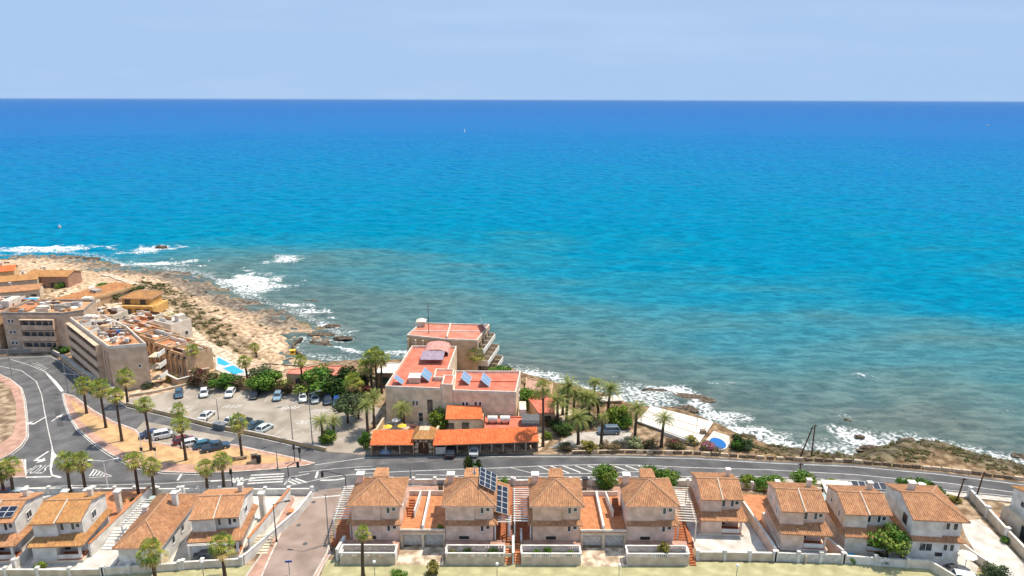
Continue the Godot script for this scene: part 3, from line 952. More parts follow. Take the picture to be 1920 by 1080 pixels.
	stroke("road_marking", [Vector2(-0.38, -114.08), Vector2(7.95, -114.80), Vector2(16.83, -115.24), Vector2(23.67, -114.99), Vector2(33.29, -114.19), Vector2(46.71, -113.51), Vector2(61.50, -111.93), Vector2(76.70, -109.14), Vector2(87.83, -105.77), Vector2(107.43, -99.25)], 0.15)
	stroke("road_marking", [Vector2(-0.38, -114.08), Vector2(3.94, -111.95), Vector2(13.54, -112.01), Vector2(24.25, -112.81), Vector2(28.40, -114.16)], 0.15)
	for k in 9:
		var t := k / 9.0
		stroke("road_marking", [Vector2(4.80, -114.69).lerp(Vector2(25.61, -114.87), t), Vector2(8.26, -111.97).lerp(Vector2(27.31, -113.58), t)], 0.3)
	stroke("road_marking", [Vector2(-36.15, -114.72), Vector2(-26.92, -117.54), Vector2(0.10, -118.01), Vector2(21.40, -118.04), Vector2(34.12, -117.52), Vector2(47.10, -116.02), Vector2(62.83, -114.75), Vector2(77.38, -112.02), Vector2(89.83, -108.60), Vector2(109.54, -101.55)], 0.16)
	stroke("road_marking", [Vector2(-17.10, -111.45), Vector2(0.11, -110.83), Vector2(22.97, -111.05), Vector2(45.86, -111.10), Vector2(60.55, -109.93), Vector2(75.34, -106.88), Vector2(87.00, -104.61)], 0.14)
	# bays of the car park
	for k in 12:
		var a: Vector2 = Vector2(-74.58, -149.58).lerp(Vector2(-35.87, -144.21), k / 12.0)
		stroke("bay_line", [a, a + Vector2(0.4, 4.6)], 0.12)
	for k in 14:
		var a: Vector2 = Vector2(-70.97, -134.71).lerp(Vector2(-41.45, -122.66), k / 14.0)
		stroke("bay_line", [a, a + Vector2(1.6, -4.4)], 0.12)
	for q in [Vector2(-61.46, -139.81), Vector2(-48.65, -139.09), Vector2(-72.93, -138.91), Vector2(-43.05, -132.14), Vector2(-41.92, -137.79)]:
		for k in 4:
			stroke("zebra_stripe", [q + Vector2(k * 0.9 - 1.5, 0.8), q + Vector2(k * 0.9 - 0.3, -0.8)], 0.3)
	for k in 5:
		stroke("bay_line", [Vector2(-42.05, -130.20).lerp(Vector2(-37.19, -122.26), k / 5.0), Vector2(-40.61, -130.94).lerp(Vector2(-35.60, -123.36), k / 5.0)], 0.12)
	stroke("bay_line", [Vector2(-35.44, -122.70), Vector2(-32.67, -126.05)], 0.15)

func arrow(at: Vector2, turn: float, hook: float) -> void:
	# a painted lane arrow; hook bends its head to one side
	var s := []
	if hook == 0.0:
		s = [Vector2(-0.15, 1.8), Vector2(0.15, 1.8), Vector2(0.15, -0.2), Vector2(0.6, -0.2), Vector2(0, -1.8), Vector2(-0.6, -0.2), Vector2(-0.15, -0.2)]
	else:
		s = [Vector2(-0.2, -2.2), Vector2(0.2, -2.2), Vector2(0.2, 0.9), Vector2(1.0, 0.9), Vector2(1.0, 0.1), Vector2(2.1, 1.2), Vector2(1.0, 2.3), Vector2(1.0, 1.5), Vector2(-0.2, 1.5)]
	var pts := []
	for p in s:
		pts.append(at + Vector2(p.x * (hook if hook != 0.0 else 1.0), p.y).rotated(turn))
	patch("lane_arrow", pts)
# ---------------------------------------------------------------- building blocks of houses

func tile_face(g: Geo, p: Array, pitch := 0.27) -> void:
	# rows of barrel tiles on a plane; p runs counter-clockwise seen from outside and begins with the eave
	var U: Vector3 = (p[1] - p[0]).normalized()
	var N: Vector3 = (p[1] - p[0]).cross(p[2] - p[0]).normalized()
	var V := N.cross(U)
	var q := []
	var u0 := 1e9
	var u1 := -1e9
	for a in p:
		var e: Vector3 = a - p[0]
		q.append(Vector2(e.dot(U), e.dot(V)))
		u0 = minf(u0, q[-1].x)
		u1 = maxf(u1, q[-1].x)
	var off := Vector2(rng.randf() * 4.0, rng.randf() * 4.0)
	var S := Vector2(1.0 / (40.0 * pitch), 1.0 / 8.0)
	# the deck the tiles lie on
	for i in range(1, p.size() - 1):
		g.tri(p[0], p[i], p[i + 1], off, off + q[i] * S, off + q[i + 1] * S)
	var k := maxi(1, int(round((u1 - u0) / pitch)))
	var w := (u1 - u0) / k
	for i in k:
		var a := u0 + i * w
		var pr := []
		for t in [0.12, 0.32, 0.68, 0.88]:
			var lohi = cut(q, a + w * t)
			pr.append(lohi)
		var hs := [0.005, 0.085, 0.085, 0.005]
		var ts := [0.12, 0.32, 0.68, 0.88]
		for j in 3:
			if pr[j] == null or pr[j + 1] == null:
				continue
			var x0: float = a + w * ts[j]
			var x1: float = a + w * ts[j + 1]
			var A: Vector3 = p[0] + U * x0 + V * pr[j].x + N * hs[j]
			var B: Vector3 = p[0] + U * x1 + V * pr[j + 1].x + N * hs[j + 1]
			var C: Vector3 = p[0] + U * x1 + V * pr[j + 1].y + N * hs[j + 1]
			var D: Vector3 = p[0] + U * x0 + V * pr[j].y + N * hs[j]
			g.quad_uv(A, B, C, D, off + Vector2(x0, pr[j].x) * S, off + Vector2(x1, pr[j + 1].x) * S, off + Vector2(x1, pr[j + 1].y) * S, off + Vector2(x0, pr[j].y) * S)

func cut(q: Array, x: float):
	# lowest and highest v of the polygon at u = x
	var lo := 1e9
	var hi := -1e9
	for i in q.size():
		var a: Vector2 = q[i]
		var b: Vector2 = q[(i + 1) % q.size()]
		if (a.x - x) * (b.x - x) <= 0.0 and absf(a.x - b.x) > 1e-6:
			var y := lerpf(a.y, b.y, (x - a.x) / (b.x - a.x))
			lo = minf(lo, y)
			hi = maxf(hi, y)
	return null if hi < lo else Vector2(lo, hi)

func hip_roof(parent: Node, x0: float, x1: float, z0: float, z1: float, y: float, rise: float, m: Material, ridge_share := 0.0) -> Node:
	# z0 is the front (larger z); a ridge along z when ridge_share > 0
	var cx := (x0 + x1) / 2
	var run := minf((x1 - x0) / 2, (z0 - z1) / 2)
	var rz0 := z0 - run
	var rz1 := z1 + run
	if rz0 < rz1:
		rz0 = (z0 + z1) / 2
		rz1 = rz0
	var A := Vector3(x0, y, z0)
	var B := Vector3(x1, y, z0)
	var C := Vector3(x1, y, z1)
	var D := Vector3(x0, y, z1)
	var R := Vector3(cx, y + rise, rz0)
	var S := Vector3(cx, y + rise, rz1)
	var g := geo()
	tile_face(g, [A, B, R])
	tile_face(g, [B, C, S, R] if rz0 - rz1 > 0.05 else [B, C, R])
	tile_face(g, [C, D, S])
	tile_face(g, [D, A, R, S] if rz0 - rz1 > 0.05 else [D, A, R])
	var o := put("roof", g, m, parent)
	for e in [[A, R], [B, R], [C, S], [D, S], [R, S]]:
		if e[0].distance_to(e[1]) > 0.1:
			var t := geo()
			t.tube(e[0] + Vector3.UP * 0.04, e[1] + Vector3.UP * 0.05, 0.13, 0.13, 6)
			put("ridge_cap", t, M.ridge_clay, o)
	var f := geo()
	for e in [[x0, x1, z0 - 0.06, z0], [x0, x1, z1, z1 + 0.06], [x0, x0 + 0.06, z1 + 0.06, z0 - 0.06], [x1 - 0.06, x1, z1 + 0.06, z0 - 0.06]]:
		f.span(e[0], e[1], y - 0.2, y - 0.005, e[2], e[3])
	f.span(x0 + 0.07, x1 - 0.07, y - 0.19, y - 0.1, z1 + 0.07, z0 - 0.07)
	put("eaves", f, M.pink_stucco, parent)
	return o

func slope(parent: Node, called: String, p: Array, m: Material, fascia := 0.12) -> MeshInstance3D:
	# one plane of tiles with a thickness under it
	var g := geo()
	tile_face(g, p)
	var o := put(called, g, m, parent)
	var b := geo()
	var dn := Vector3(0, -fascia, 0)
	var e := Vector3(0, -0.006, 0)
	for i in p.size():
		var a: Vector3 = p[i] + e
		var c: Vector3 = p[(i + 1) % p.size()] + e
		b.quad(a + dn, c + dn, c, a)
	for i in range(1, p.size() - 1):
		b.tri(p[0] + dn, p[i + 1] + dn, p[i] + dn)
	put("roof_edge", b, M.ridge_clay, o)
	return o

func window(parent: Node, at: Vector3, w: float, h: float, turn := 0.0, frame = null, called := "window") -> Node3D:
	# a framed pane on a wall that faces +z before it is turned
	var o := geo()
	var t := 0.09
	o.span(-w / 2 - t, -w / 2, -h / 2 - t, h / 2 + t, 0, 0.08)
	o.span(w / 2, w / 2 + t, -h / 2 - t, h / 2 + t, 0, 0.08)
	o.span(-w / 2, w / 2, h / 2, h / 2 + t, 0, 0.08)
	o.span(-w / 2, w / 2, -h / 2 - t, -h / 2, 0, 0.12)
	if w > 0.9:
		o.span(-0.03, 0.03, -h / 2, h / 2, 0.005, 0.055)
	var f := put(called, o, frame if frame else M.frame_white, parent)
	f.position = at
	f.rotation.y = turn
	var g := geo()
	g.span(-w / 2, w / 2, -h / 2, h / 2, -0.02, 0.02)
	put("pane", g, M.glass, f)
	return f

func wall_box(parent: Node, called: String, x0: float, x1: float, y0: float, y1: float, z0: float, z1: float, m: Material) -> MeshInstance3D:
	var g := geo()
	g.span(x0, x1, y0, y1, z0, z1)
	return put(called, g, m, parent)

func chimney(parent: Node, x: float, z: float, y0: float, y1: float, s := 0.8, m = null) -> void:
	var g := geo()
	g.span(x - s / 2, x + s / 2, y0, y1, z - s / 2, z + s / 2)
	var o := put("chimney", g, m if m else M.warm_white, parent)
	var c := geo()
	c.span(x - s * 0.68, x + s * 0.68, y1 + 0.003, y1 + 0.14, z - s * 0.68, z + s * 0.68)
	put("chimney_cap", c, M.white, o)

func run_wall(called: String, label: String, pts: Array, h: float, t: float, m: Material, cap: Material = null, posts := 0.0, y0 := 0.0, category := "wall") -> Node3D:
	# a free wall along xz points with a coping; posts > 0 sets pillars at that spacing
	var root := thing(called, label, category, Vector3(pts[0].x, y0, pts[0].y))
	var o: Vector2 = pts[0]
	var g := geo()
	var c := geo()
	for i in pts.size() - 1:
		var a := Vector3(pts[i].x - o.x, 0, pts[i].y - o.y)
		var b := Vector3(pts[i + 1].x - o.x, 0, pts[i + 1].y - o.y)
		g.bar(a + Vector3(0, h / 2, 0), b + Vector3(0, h / 2, 0), t, h)
		if cap:
			c.bar(a + Vector3(0, h + 0.053, 0), b + Vector3(0, h + 0.053, 0), t + 0.12, 0.1)
		if posts > 0.0:
			var k := maxi(1, int(a.distance_to(b) / posts))
			for j in range(0 if i == 0 else 1, k + 1):
				var p := a.lerp(b, float(j) / k)
				var q := geo()
				q.box(p + Vector3(0, (h + 0.35) / 2, 0), Vector3(t + 0.22, h + 0.35, t + 0.22))
				q.box(p + Vector3(0, h + 0.42, 0), Vector3(t + 0.34, 0.1, t + 0.34))
				put("pillar", q, cap if cap else m, root)
	put("wall", g, m, root)
	if cap:
		put("coping", c, cap, root)
	return root

func pergola(label: String, at: Vector3, turn: float, w: float, d: float, h: float, n: int, m: Material, group := "white pergolas between the villas") -> Node3D:
	# beams along z and slats across x; origin at the near left corner on the ground
	var r := thing("pergola", label, "pergola", at, turn, group)
	for x in [0.0, w]:
		var g := geo()
		g.span(x - 0.08, x + 0.08, h - 0.2, h, -d, 0)
		put("beam", g, m, r)
		for z in [0.0, -d]:
			var p := geo()
			p.span(x - 0.1, x + 0.1, 0, h - 0.203, z - 0.1, z + 0.1)
			put("post", p, m, r)
	var s := geo()
	s.span(-0.25, w + 0.25, h + 0.003, h + 0.15, -0.07, 0.07)
	var sm := s.mesh()
	for i in n:
		var o := put("slat", sm, m, r)
		o.position.z = -d * (i + 0.5) / n
	return r

func stairs(label: String, at: Vector3, turn: float, w: float, n: int, rise: float, run: float, m: Material, group := "") -> Node3D:
	var r := thing("staircase", label, "stairs", at, turn, group)
	for i in n:
		var g := geo()
		g.span(-w / 2, w / 2, 0, rise * (i + 1), -run * (i + 1), -run * i - 0.002)
		put("step", g, m, r)
	return r

func solar_array(label: String, at: Vector3, basis: Basis, nx: int, ny: int, w: float, h: float, category := "solar panel", called := "solar_array", m = null) -> Node3D:
	# panels on a tilted rack; local x across, local z down the slope, local y out of the panels
	var r := thing(called, label, category, at)
	r.basis = basis
	var rail := geo()
	rail.span(-nx * w / 2, nx * w / 2, -0.1, -0.05, -0.6, -0.5)
	rail.span(-nx * w / 2, nx * w / 2, -0.1, -0.05, 0.5, 0.6)
	for x in [-nx * w / 2 + 0.1, nx * w / 2 - 0.1]:
		rail.bar(Vector3(x, -0.05, -ny * h / 2), Vector3(x, -0.05, ny * h / 2), 0.06, 0.06)
	put("rack", rail, M.metal_grey, r)
	var g := geo()
	g.span(-w / 2 + 0.05, w / 2 - 0.05, 0, 0.035, -h / 2 + 0.05, h / 2 - 0.05)
	var gm := g.mesh()
	var f := geo()
	for e in [[-w / 2 + 0.02, w / 2 - 0.02, -h / 2 + 0.02, -h / 2 + 0.05], [-w / 2 + 0.02, w / 2 - 0.02, h / 2 - 0.05, h / 2 - 0.02], [-w / 2 + 0.02, -w / 2 + 0.05, -h / 2 + 0.05, h / 2 - 0.05], [w / 2 - 0.05, w / 2 - 0.02, -h / 2 + 0.05, h / 2 - 0.05]]:
		f.span(e[0], e[1], -0.003, 0.045, e[2], e[3])
	var fm := f.mesh()
	for i in nx:
		for j in ny:
			var o := put("panel", gm, m if m else M.panel_blue, r)
			o.position = Vector3((i - (nx - 1) / 2.0) * w, 0, (j - (ny - 1) / 2.0) * h)
			put("panel_frame", fm, M.metal_white, o)
	return r

# ---------------------------------------------------------------- the villas

func villa_hip(label: String, at: Vector3, s: float, wall: Material, tiles: Material) -> Node3D:
	# s = +1: garage to the right, entrance to the left
	var r := thing("villa", label, "house", at, 0.0, "villas with pyramid roofs")
	var hw := 3.55
	var d := 7.0
	wall_box(r, "plinth", -hw, hw, 0, 1.2, -d, 0, M.warm_white)
	# lower storey, then the upper one a little set back on the right
	wall_box(r, "wall", -hw, 0.75, 1.203, 4.1, -d, 0, wall)
	wall_box(r, "wall", 0.753, hw, 1.203, 4.1, -d, -0.12, wall)
	wall_box(r, "upper_wall", -hw, 0.75, 4.103, 7.1, -d, -0.1, wall)
	wall_box(r, "upper_wall", 0.753, hw, 4.103, 7.1, -d, -0.3, wall)
	for y in [3.15, 6.05]:
		var z := -0.12 if y < 4 else -0.3
		window(r, Vector3(1.9, y, z), 0.42, 0.95)
		window(r, Vector3(2.75, y + 0.18, z), 0.5, 0.55)
	# the strip of tiles between the storeys
	slope(r, "skirt_roof", [Vector3(-hw - 0.35, 4.05, 0.55), Vector3(hw + 0.35, 4.05, 0.55), Vector3(hw + 0.1, 4.5, -0.28), Vector3(-hw - 0.1, 4.5, -0.08)], tiles)
	if s > 0:
		slope(r, "skirt_roof", [Vector3(-hw - 0.7, 4.05, -d), Vector3(-hw - 0.7, 4.05, 0.55), Vector3(-hw, 4.5, -0.1), Vector3(-hw, 4.5, -d)], tiles)
	else:
		slope(r, "skirt_roof", [Vector3(hw + 0.7, 4.05, 0.55), Vector3(hw + 0.7, 4.05, -d), Vector3(hw, 4.5, -d), Vector3(hw, 4.5, -0.1)], tiles)
	var rf := hip_roof(r, -4.05, 4.05, 0.5, -7.5, 7.2, 2.15, tiles)
	# raised tiled lantern and chimney behind the apex
	wall_box(rf, "roof_turret", -0.9, 1.1, 7.6, 9.0, -6.6, -4.9, M.pink_stucco)
	slope(rf, "turret_roof", [Vector3(-1.1, 9.02, -4.6), Vector3(1.3, 9.02, -4.6), Vector3(1.1, 9.35, -6.8), Vector3(-0.9, 9.35, -6.8)], tiles)
	chimney(r, -3.1, -5.4, 6.9, 9.1, 0.9, M.pink_stucco)
	# front terrace floor
	wall_box(r, "terrace_floor", -hw - (1.8 if s > 0 else 0.0), hw + (1.8 if s < 0 else 0.0), 0.0, 1.18, 0.003, 2.2, M.paving_pink)
	# a barred vent in the plinth and a low white wall before it
	window(r, Vector3(-0.8, 1.62, 0.0), 1.3, 0.28, 0, M.frame_dark, "vent")
	# side window on the sunny side
	window(r, Vector3(hw, 5.6, -3.2), 0.9, 1.0, PI / 2)
	window(r, Vector3(-hw, 5.6, -3.2), 0.9, 1.0, -PI / 2)
	return r

func planter(label: String, at: Vector3, x0: float, x1: float, bal: bool) -> void:
	# raised bed in front of a villa: outer wall, inner wall, rails, soil
	var r := thing("raised_planter", label, "planter", at, 0.0, "raised planters in front of the villas")
	wall_box(r, "front_wall", x0, x1, 0, 1.35, 4.05, 4.25, M.cream)
	wall_box(r, "back_wall", x0, x1, 0, 1.45, 2.22, 2.4, M.white)
	wall_box(r, "side_wall", x0, x0 + 0.2, 0, 1.4, 2.403, 4.047, M.white)
	wall_box(r, "side_wall", x1 - 0.2, x1, 0, 1.4, 2.403, 4.047, M.white)
	wall_box(r, "soil", x0 + 0.2, x1 - 0.2, 0, 0.95, 2.403, 4.047, M.dirt_ground)
	for z in [4.15, 2.31]:
		wall_box(r, "rail", x0 - 0.05, x1 + 0.05, 1.86, 1.98, z - 0.13, z + 0.13, M.white)
		var n := int((x1 - x0) / 0.27)
		for i in n:
			if bal or i % 7 == 0 or i == n - 1:
				var g := geo()
				var x: float = x0 + 0.1 + (x1 - x0 - 0.2) * i / (n - 1)
				var b := 0.12 if i % 7 == 0 else 0.07
				g.span(x - b, x + b, 1.35 if z > 3 else 1.45, 1.857, z - 0.08, z + 0.08)
				put("baluster", g, M.white, r)
			elif i % 7 == 1:
				var g := geo()
				var x: float = x0 + 0.1 + (x1 - x0 - 0.2) * (i + 2.5) / (n - 1)
				g.span(x - 0.68, x + 0.68, 1.353 if z > 3 else 1.453, 1.855, z - 0.06, z + 0.06)
				put("infill_panel", g, M.cream, r)
	for x in [x0 + 0.02, x1 - 0.02]:
		wall_box(r, "rail", x - 0.12, x + 0.12, 1.84, 1.96, 2.45, 4.0, M.white)

func garage_pair(label: String, at: Vector3, w: float) -> void:
	# two garages side by side under a tiled terrace; the origin is their front left corner
	var r := thing("garage_block", label, "garage", at, 0.0, "twin garages between the villas")
	var h := 2.75
	var d := 10.0
	wall_box(r, "back_room", 0, w, 0, h - 0.15, -d, -0.9, M.cream)
	wall_box(r, "lintel", 0, w, 2.2, h - 0.15, -0.897, 0, M.cream)
	for x in [0.0, w / 2 - 0.2, w - 0.4]:
		wall_box(r, "pier", x, x + 0.4, 0, 2.197, -0.897, 0, M.cream)
	for k in 2:
		var x0 := 0.4 + k * (w / 2 - 0.2)
		var x1 := x0 + w / 2 - 0.6
		var dr := wall_box(r, "garage_door", x0, x1, 0.02, 2.197, -0.7, -0.62, M.door_white)
		for i in 4:
			var y := 0.1 + i * 0.52
			wall_box(dr, "door_panel", x0 + 0.06, x1 - 0.06, y, y + 0.46, -0.619, -0.59, M.door_white)
	wall_box(r, "terrace_floor", 0, w, h - 0.147, h, -d, 0, M.terrace_orange)
	wall_box(r, "parapet", 0, w, h + 0.003, h + 0.32, -0.25, -0.02, M.warm_white)
	wall_box(r, "party_wall", w / 2 - 0.16, w / 2 + 0.16, h + 0.003, h + 0.85, -d, -0.26, M.white)
	wall_box(r, "parapet", 0, w / 2 - 0.163, h + 0.003, h + 0.8, -d, -d + 0.2, M.warm_white)
	wall_box(r, "parapet", w / 2 + 0.163, w, h + 0.003, h + 0.8, -d, -d + 0.2, M.warm_white)

func villa_gable(label: String, at: Vector3, turn: float, eave: float, base: float, w: float, wall: Material, tiles: Material, sunny_right: bool, group: String, lit_skirt := true) -> Node3D:
	# two bays under one roof that slopes to the front, a tiled skirt, a porch on the right
	var r := thing("villa", label, "house", at, turn, group)
	var m := w * 0.5
	var d := 7.6
	var mid := base + (eave - base) * 0.48
	wall_box(r, "plinth", -m - 0.3, m + 0.3, 0, base, -d - 0.5, 1.15, M.warm_white)
	wall_box(r, "wall", -m, 0.0, base + 0.003, mid, -d, 0.9, wall)
	wall_box(r, "wall", 0.003, m, base + 0.003, mid, -d, -0.9, wall)
	wall_box(r, "porch_floor", 0.05, m + 0.1, base + 0.003, base + 0.06, -0.897, 1.1, M.brick_step)
	wall_box(r, "porch_pillar", m - 0.3, m, base + 0.063, mid - 0.15, 0.6, 0.9, wall)
	wall_box(r, "porch_parapet", 0.05, m - 0.31, base + 0.063, base + 0.75, 0.75, 0.9, M.white)
	wall_box(r, "upper_wall", -m, 0.05, mid + 0.003, eave - 0.1, -d, -0.1, wall)
	wall_box(r, "upper_wall", 0.053, m, mid + 0.003, eave - 0.1, -d, -0.65, wall)
	# skirt of tiles round the front and the flanks
	var sy := mid - 0.12
	slope(r, "skirt_roof", [Vector3(-m - 0.3, sy, 1.45), Vector3(m + 0.6, sy, 1.45), Vector3(m + 0.05, sy + 0.85, -0.64), Vector3(-m, sy + 0.62, -0.09)], tiles)
	slope(r, "skirt_roof", [Vector3(m + 0.75, sy, 1.45), Vector3(m + 0.75, sy, -d), Vector3(m, sy + 0.45, -d), Vector3(m, sy + 0.45, 0.0)], tiles)
	slope(r, "skirt_roof", [Vector3(-m - 0.6, sy, -d), Vector3(-m - 0.6, sy, 1.0), Vector3(-m, sy + 0.42, 0.3), Vector3(-m, sy + 0.42, -d)], tiles)
	# the roof: two front planes with a white verge between, one rear plane
	var ry := eave + 1.35
	slope(r, "roof", [Vector3(-m - 0.2, eave, 0.35), Vector3(-0.05, eave, 0.35), Vector3(-0.05, ry, -3.7), Vector3(-m - 0.2, ry, -3.7)], tiles)
	slope(r, "roof", [Vector3(0.08, eave + 0.03, 0.15), Vector3(m + 0.2, eave + 0.03, 0.15), Vector3(m + 0.2, ry, -3.7), Vector3(0.08, ry, -3.7)], tiles)
	slope(r, "roof", [Vector3(m + 0.2, eave, -d - 0.3), Vector3(-m - 0.2, eave, -d - 0.3), Vector3(-m - 0.2, ry, -3.72), Vector3(m + 0.2, ry, -3.72)], tiles)
	var v := geo()
	v.bar(Vector3(0.015, eave + 0.12, 0.4), Vector3(0.015, ry + 0.14, -3.75), 0.12, 0.16)
	put("verge", v, M.warm_white, r)
	var t := geo()
	t.tube(Vector3(-m - 0.2, ry + 0.05, -3.71), Vector3(m + 0.2, ry + 0.05, -3.71), 0.13, 0.13, 6)
	put("ridge_cap", t, M.ridge_clay, r)
	for s in [-1.0, 1.0]:
		var e := geo()
		var x: float = s * (m - 0.05)
		e.tri(Vector3(x, eave - 0.1, -0.65), Vector3(x, eave - 0.1, -d), Vector3(x, ry - 0.12, -3.71)) if s > 0 else e.tri(Vector3(x, eave - 0.1, -d), Vector3(x, eave - 0.1, -0.65), Vector3(x, ry - 0.12, -3.71))
		put("gable", e, wall, r)
	var wy := (mid + eave) / 2 + 0.35
	window(r, Vector3(0.45, wy, -0.65), 0.45, 1.1)
	window(r, Vector3(m - 1.35, wy, -0.65), 0.42, 1.05)
	window(r, Vector3(m - 0.65, wy + 0.15, -0.65), 0.5, 0.6)
	window(r, Vector3(m - 1.2, (base + mid) / 2 + 0.2, -0.9), 0.45, 0.95)
	window(r, Vector3(m - 0.55, (base + mid) / 2 + 0.25, -0.9), 0.5, 0.7)
	window(r, Vector3(0.55, (base + mid) / 2, -0.9), 0.6, 1.5, 0, M.frame_dark, "porch_door")
	window(r, Vector3(m, wy - 0.1, -3.8), 1.1, 1.1, PI / 2)
	window(r, Vector3(-m, wy - 0.1, -5.4), 0.5, 0.7, -PI / 2)
	window(r, Vector3(-m, wy - 0.3, -2.2), 0.5, 1.0, -PI / 2)
	chimney(r, m - 1.0, -5.6, eave, eave + 2.0, 0.6)
	return r

func ground_sheet(called: String, pts: Array, m: Material, y := 0.03) -> void:
	var g := geo()
	g.prism(pts, 0.0, y)
	struct(called, g, m)

func make_villas() -> void:

	var fz := -90.7
	# -------- the four villas with pyramid roofs
	villa_hip("pink two storey villa with pyramid roof beside the side street", Vector3(-20.2, 0, fz), 1.0, M.pink_stucco, M.tiles)
	villa_hip("pale pink villa with blue solar panels on its pyramid roof", Vector3(-6.25, 0, fz), -1.0, M.pink_stucco, M.tiles)
	villa_hip("villa with plain pyramid roof, right of the solar panels", Vector3(6.75, 0, fz), 1.0, M.beige_light, M.tiles)
	villa_hip("villa with pyramid roof, fourth from the side street", Vector3(20.85, 0, fz), -1.0, M.pink_stucco, M.tiles)
	planter("low planter without balusters in front of the villa by the side street", Vector3(-20.2, 0, fz), -4.5, 3.5, false)
	planter("planter full of dark shrubs in front of the solar panel villa", Vector3(-6.25, 0, fz), -3.2, 5.3, false)
	planter("planter with white balusters, right of the brick steps", Vector3(6.75, 0, fz), -5.3, 3.3, true)
	planter("planter with white balusters and one round yellow shrub", Vector3(20.85, 0, fz), -4.1, 4.8, true)
	garage_pair("twin garages under an orange terrace, nearest the side street", Vector3(-16.6, 0, fz + 0.2), 6.75)
	garage_pair("twin garages under an orange terrace split by a white wall", Vector3(10.35, 0, fz + 0.2), 6.9)
	ground_sheet("driveway", [Vector2(-16.6, -90.5), Vector2(-16.6, -86.4), Vector2(-9.7, -86.4), Vector2(-9.7, -90.5)], M.path, 0.04)
	ground_sheet("driveway", [Vector2(10.2, -90.5), Vector2(10.2, -86.2), Vector2(16.9, -86.2), Vector2(16.9, -90.5)], M.path, 0.04)
	stairs("brick entrance steps of the solar panel villa", Vector3(-0.35, 0, -86.6), 0, 1.0, 8, 0.15, 0.42, M.terrace_orange, "brick entrance steps")
	stairs("brick entrance steps left of the baluster planter", Vector3(0.95, 0, -86.6), 0, 0.9, 8, 0.15, 0.42, M.terrace_orange, "brick entrance steps")
	stairs("brick entrance steps beside the white concrete yard", Vector3(26.3, 0, -86.4), 0, 0.9, 8, 0.15, 0.42, M.brick_step, "brick entrance steps")
	run_wall("gate_wall", "white wall with gate pillar between two flights of brick steps", [Vector2(0.3, -86.6), Vector2(0.3, -91)], 1.9, 0.25, M.white, M.white)
	run_wall("gate_wall", "white wall between baluster planter and brick steps", [Vector2(1.5, -90.3), Vector2(1.5, -93.0)], 1.6, 0.2, M.white, M.white)
	run_wall("gate_wall", "white entrance wall at the corner of the side street", [Vector2(-24.9, -90.5), Vector2(-25.3, -87.2)], 1.9, 0.3, M.white, M.white)
	# passages beside the houses
	for e in [[-2.6, 0.2], [0.45, 3.1], [-27.0, -23.8], [24.5, 27.4]]:
		ground_sheet("passage", [Vector2(e[0], -90.6), Vector2(e[1], -90.6), Vector2(e[1], -106), Vector2(e[0], -106)], M.brick_step, 0.9)
	pergola("white pergola along the villa beside the side street", Vector3(-26.6, 0.9, -91.4), 0.05, 2.4, 9.5, 3.1, 15, M.white)
	pergola("white pergola in the gap right of the solar panels", Vector3(0.5, 0.9, -91.0), 0, 2.4, 9.5, 3.1, 15, M.white)
	pergola("short white pergola below the solar panels", Vector3(-2.4, 0.9, -90.8), 0, 2.2, 2.0, 3.1, 4, M.white)
	pergola("white pergola along the fourth pyramid roof villa", Vector3(25.0, 0.9, -91.2), -0.1, 2.6, 10.0, 3.1, 15, M.warm_white)
	for e in [[-23.8, -9.6], [-9.5, 0.2], [0.5, 13.6], [13.7, 27.2]]:
		ground_sheet("garden_patio", [Vector2(e[0], -98), Vector2(e[1], -98), Vector2(e[1], -107.6), Vector2(e[0], -107.6)], M.paving_pink, 0.05)
	wall_thing_roof()
	# solar panels on the second villa
	var bs := Basis.from_euler(Vector3(0, 0, -0.48))
	solar_array("large blue solar array on a pyramid roof", Vector3(-3.6, 8.75, -95.2), bs, 3, 4, 0.95, 1.25)
	solar_array("small blue solar array behind the large one on a pyramid roof", Vector3(-5.2, 9.0, -97.0), bs, 2, 2, 0.8, 1.1)
	var rack := thing("side_roof", "tiled lean-to roof under solar panels between two villas", "roof", Vector3(-1.5, 0, -94.0))
	slope(rack, "tile_plane", [Vector3(1.3, 4.6, 2.2), Vector3(1.3, 4.6, -6.5), Vector3(-1.1, 5.4, -6.5), Vector3(-1.1, 5.4, 2.2)], M.tiles)
	for z in [2.0, -6.3]:
		wall_box(rack, "post", 1.0, 1.2, 0.9, 4.5, z - 0.1, z + 0.1, M.white)
	solar_array("tall narrow solar array on the lean-to roof between two villas", Vector3(-1.45, 5.65, -94.6), Basis.from_euler(Vector3(0.1, 0, -0.32)), 2, 5, 0.95, 1.3)
	# stairs up to the terraces and white walls behind
	stairs("orange steps from garage terrace beside a white wall, near the side street", Vector3(-15.6, 2.75, -94.2), 0, 0.9, 7, 0.2, 0.42, M.brick_step, "steps on the garage terraces")
	stairs("dark red steps from garage terrace beside the fourth pyramid villa", Vector3(16.4, 2.75, -94.6), 0, 0.9, 7, 0.2, 0.42, M.brick_step, "steps on the garage terraces")
	run_wall("terrace_wall", "slanting white wall beside orange terrace steps near the side street", [Vector2(-14.9, -94.0), Vector2(-14.6, -99.5)], 1.3, 0.2, M.white, null, 0.0, 2.75)
	run_wall("terrace_wall", "white wall beside dark red steps on the orange terrace", [Vector2(15.7, -94.3), Vector2(15.2, -99.8)], 1.2, 0.2, M.white, null, 0.0, 2.75)
	# -------- the villas with gabled bays to the right
	villa_gable("pink gabled villa standing free in a white concrete yard", Vector3(32.45, 0, -94.7), -0.05, 5.7, 0.35, 6.2, M.pink_stucco, M.tiles, false, "gabled villas to the right")
	villa_gable("pink gabled villa with a basement garage and orange patio", Vector3(42.9, 0, -89.5), -0.08, 7.0, 1.5, 6.4, M.pink_stucco, M.tiles, false, "gabled villas to the right")
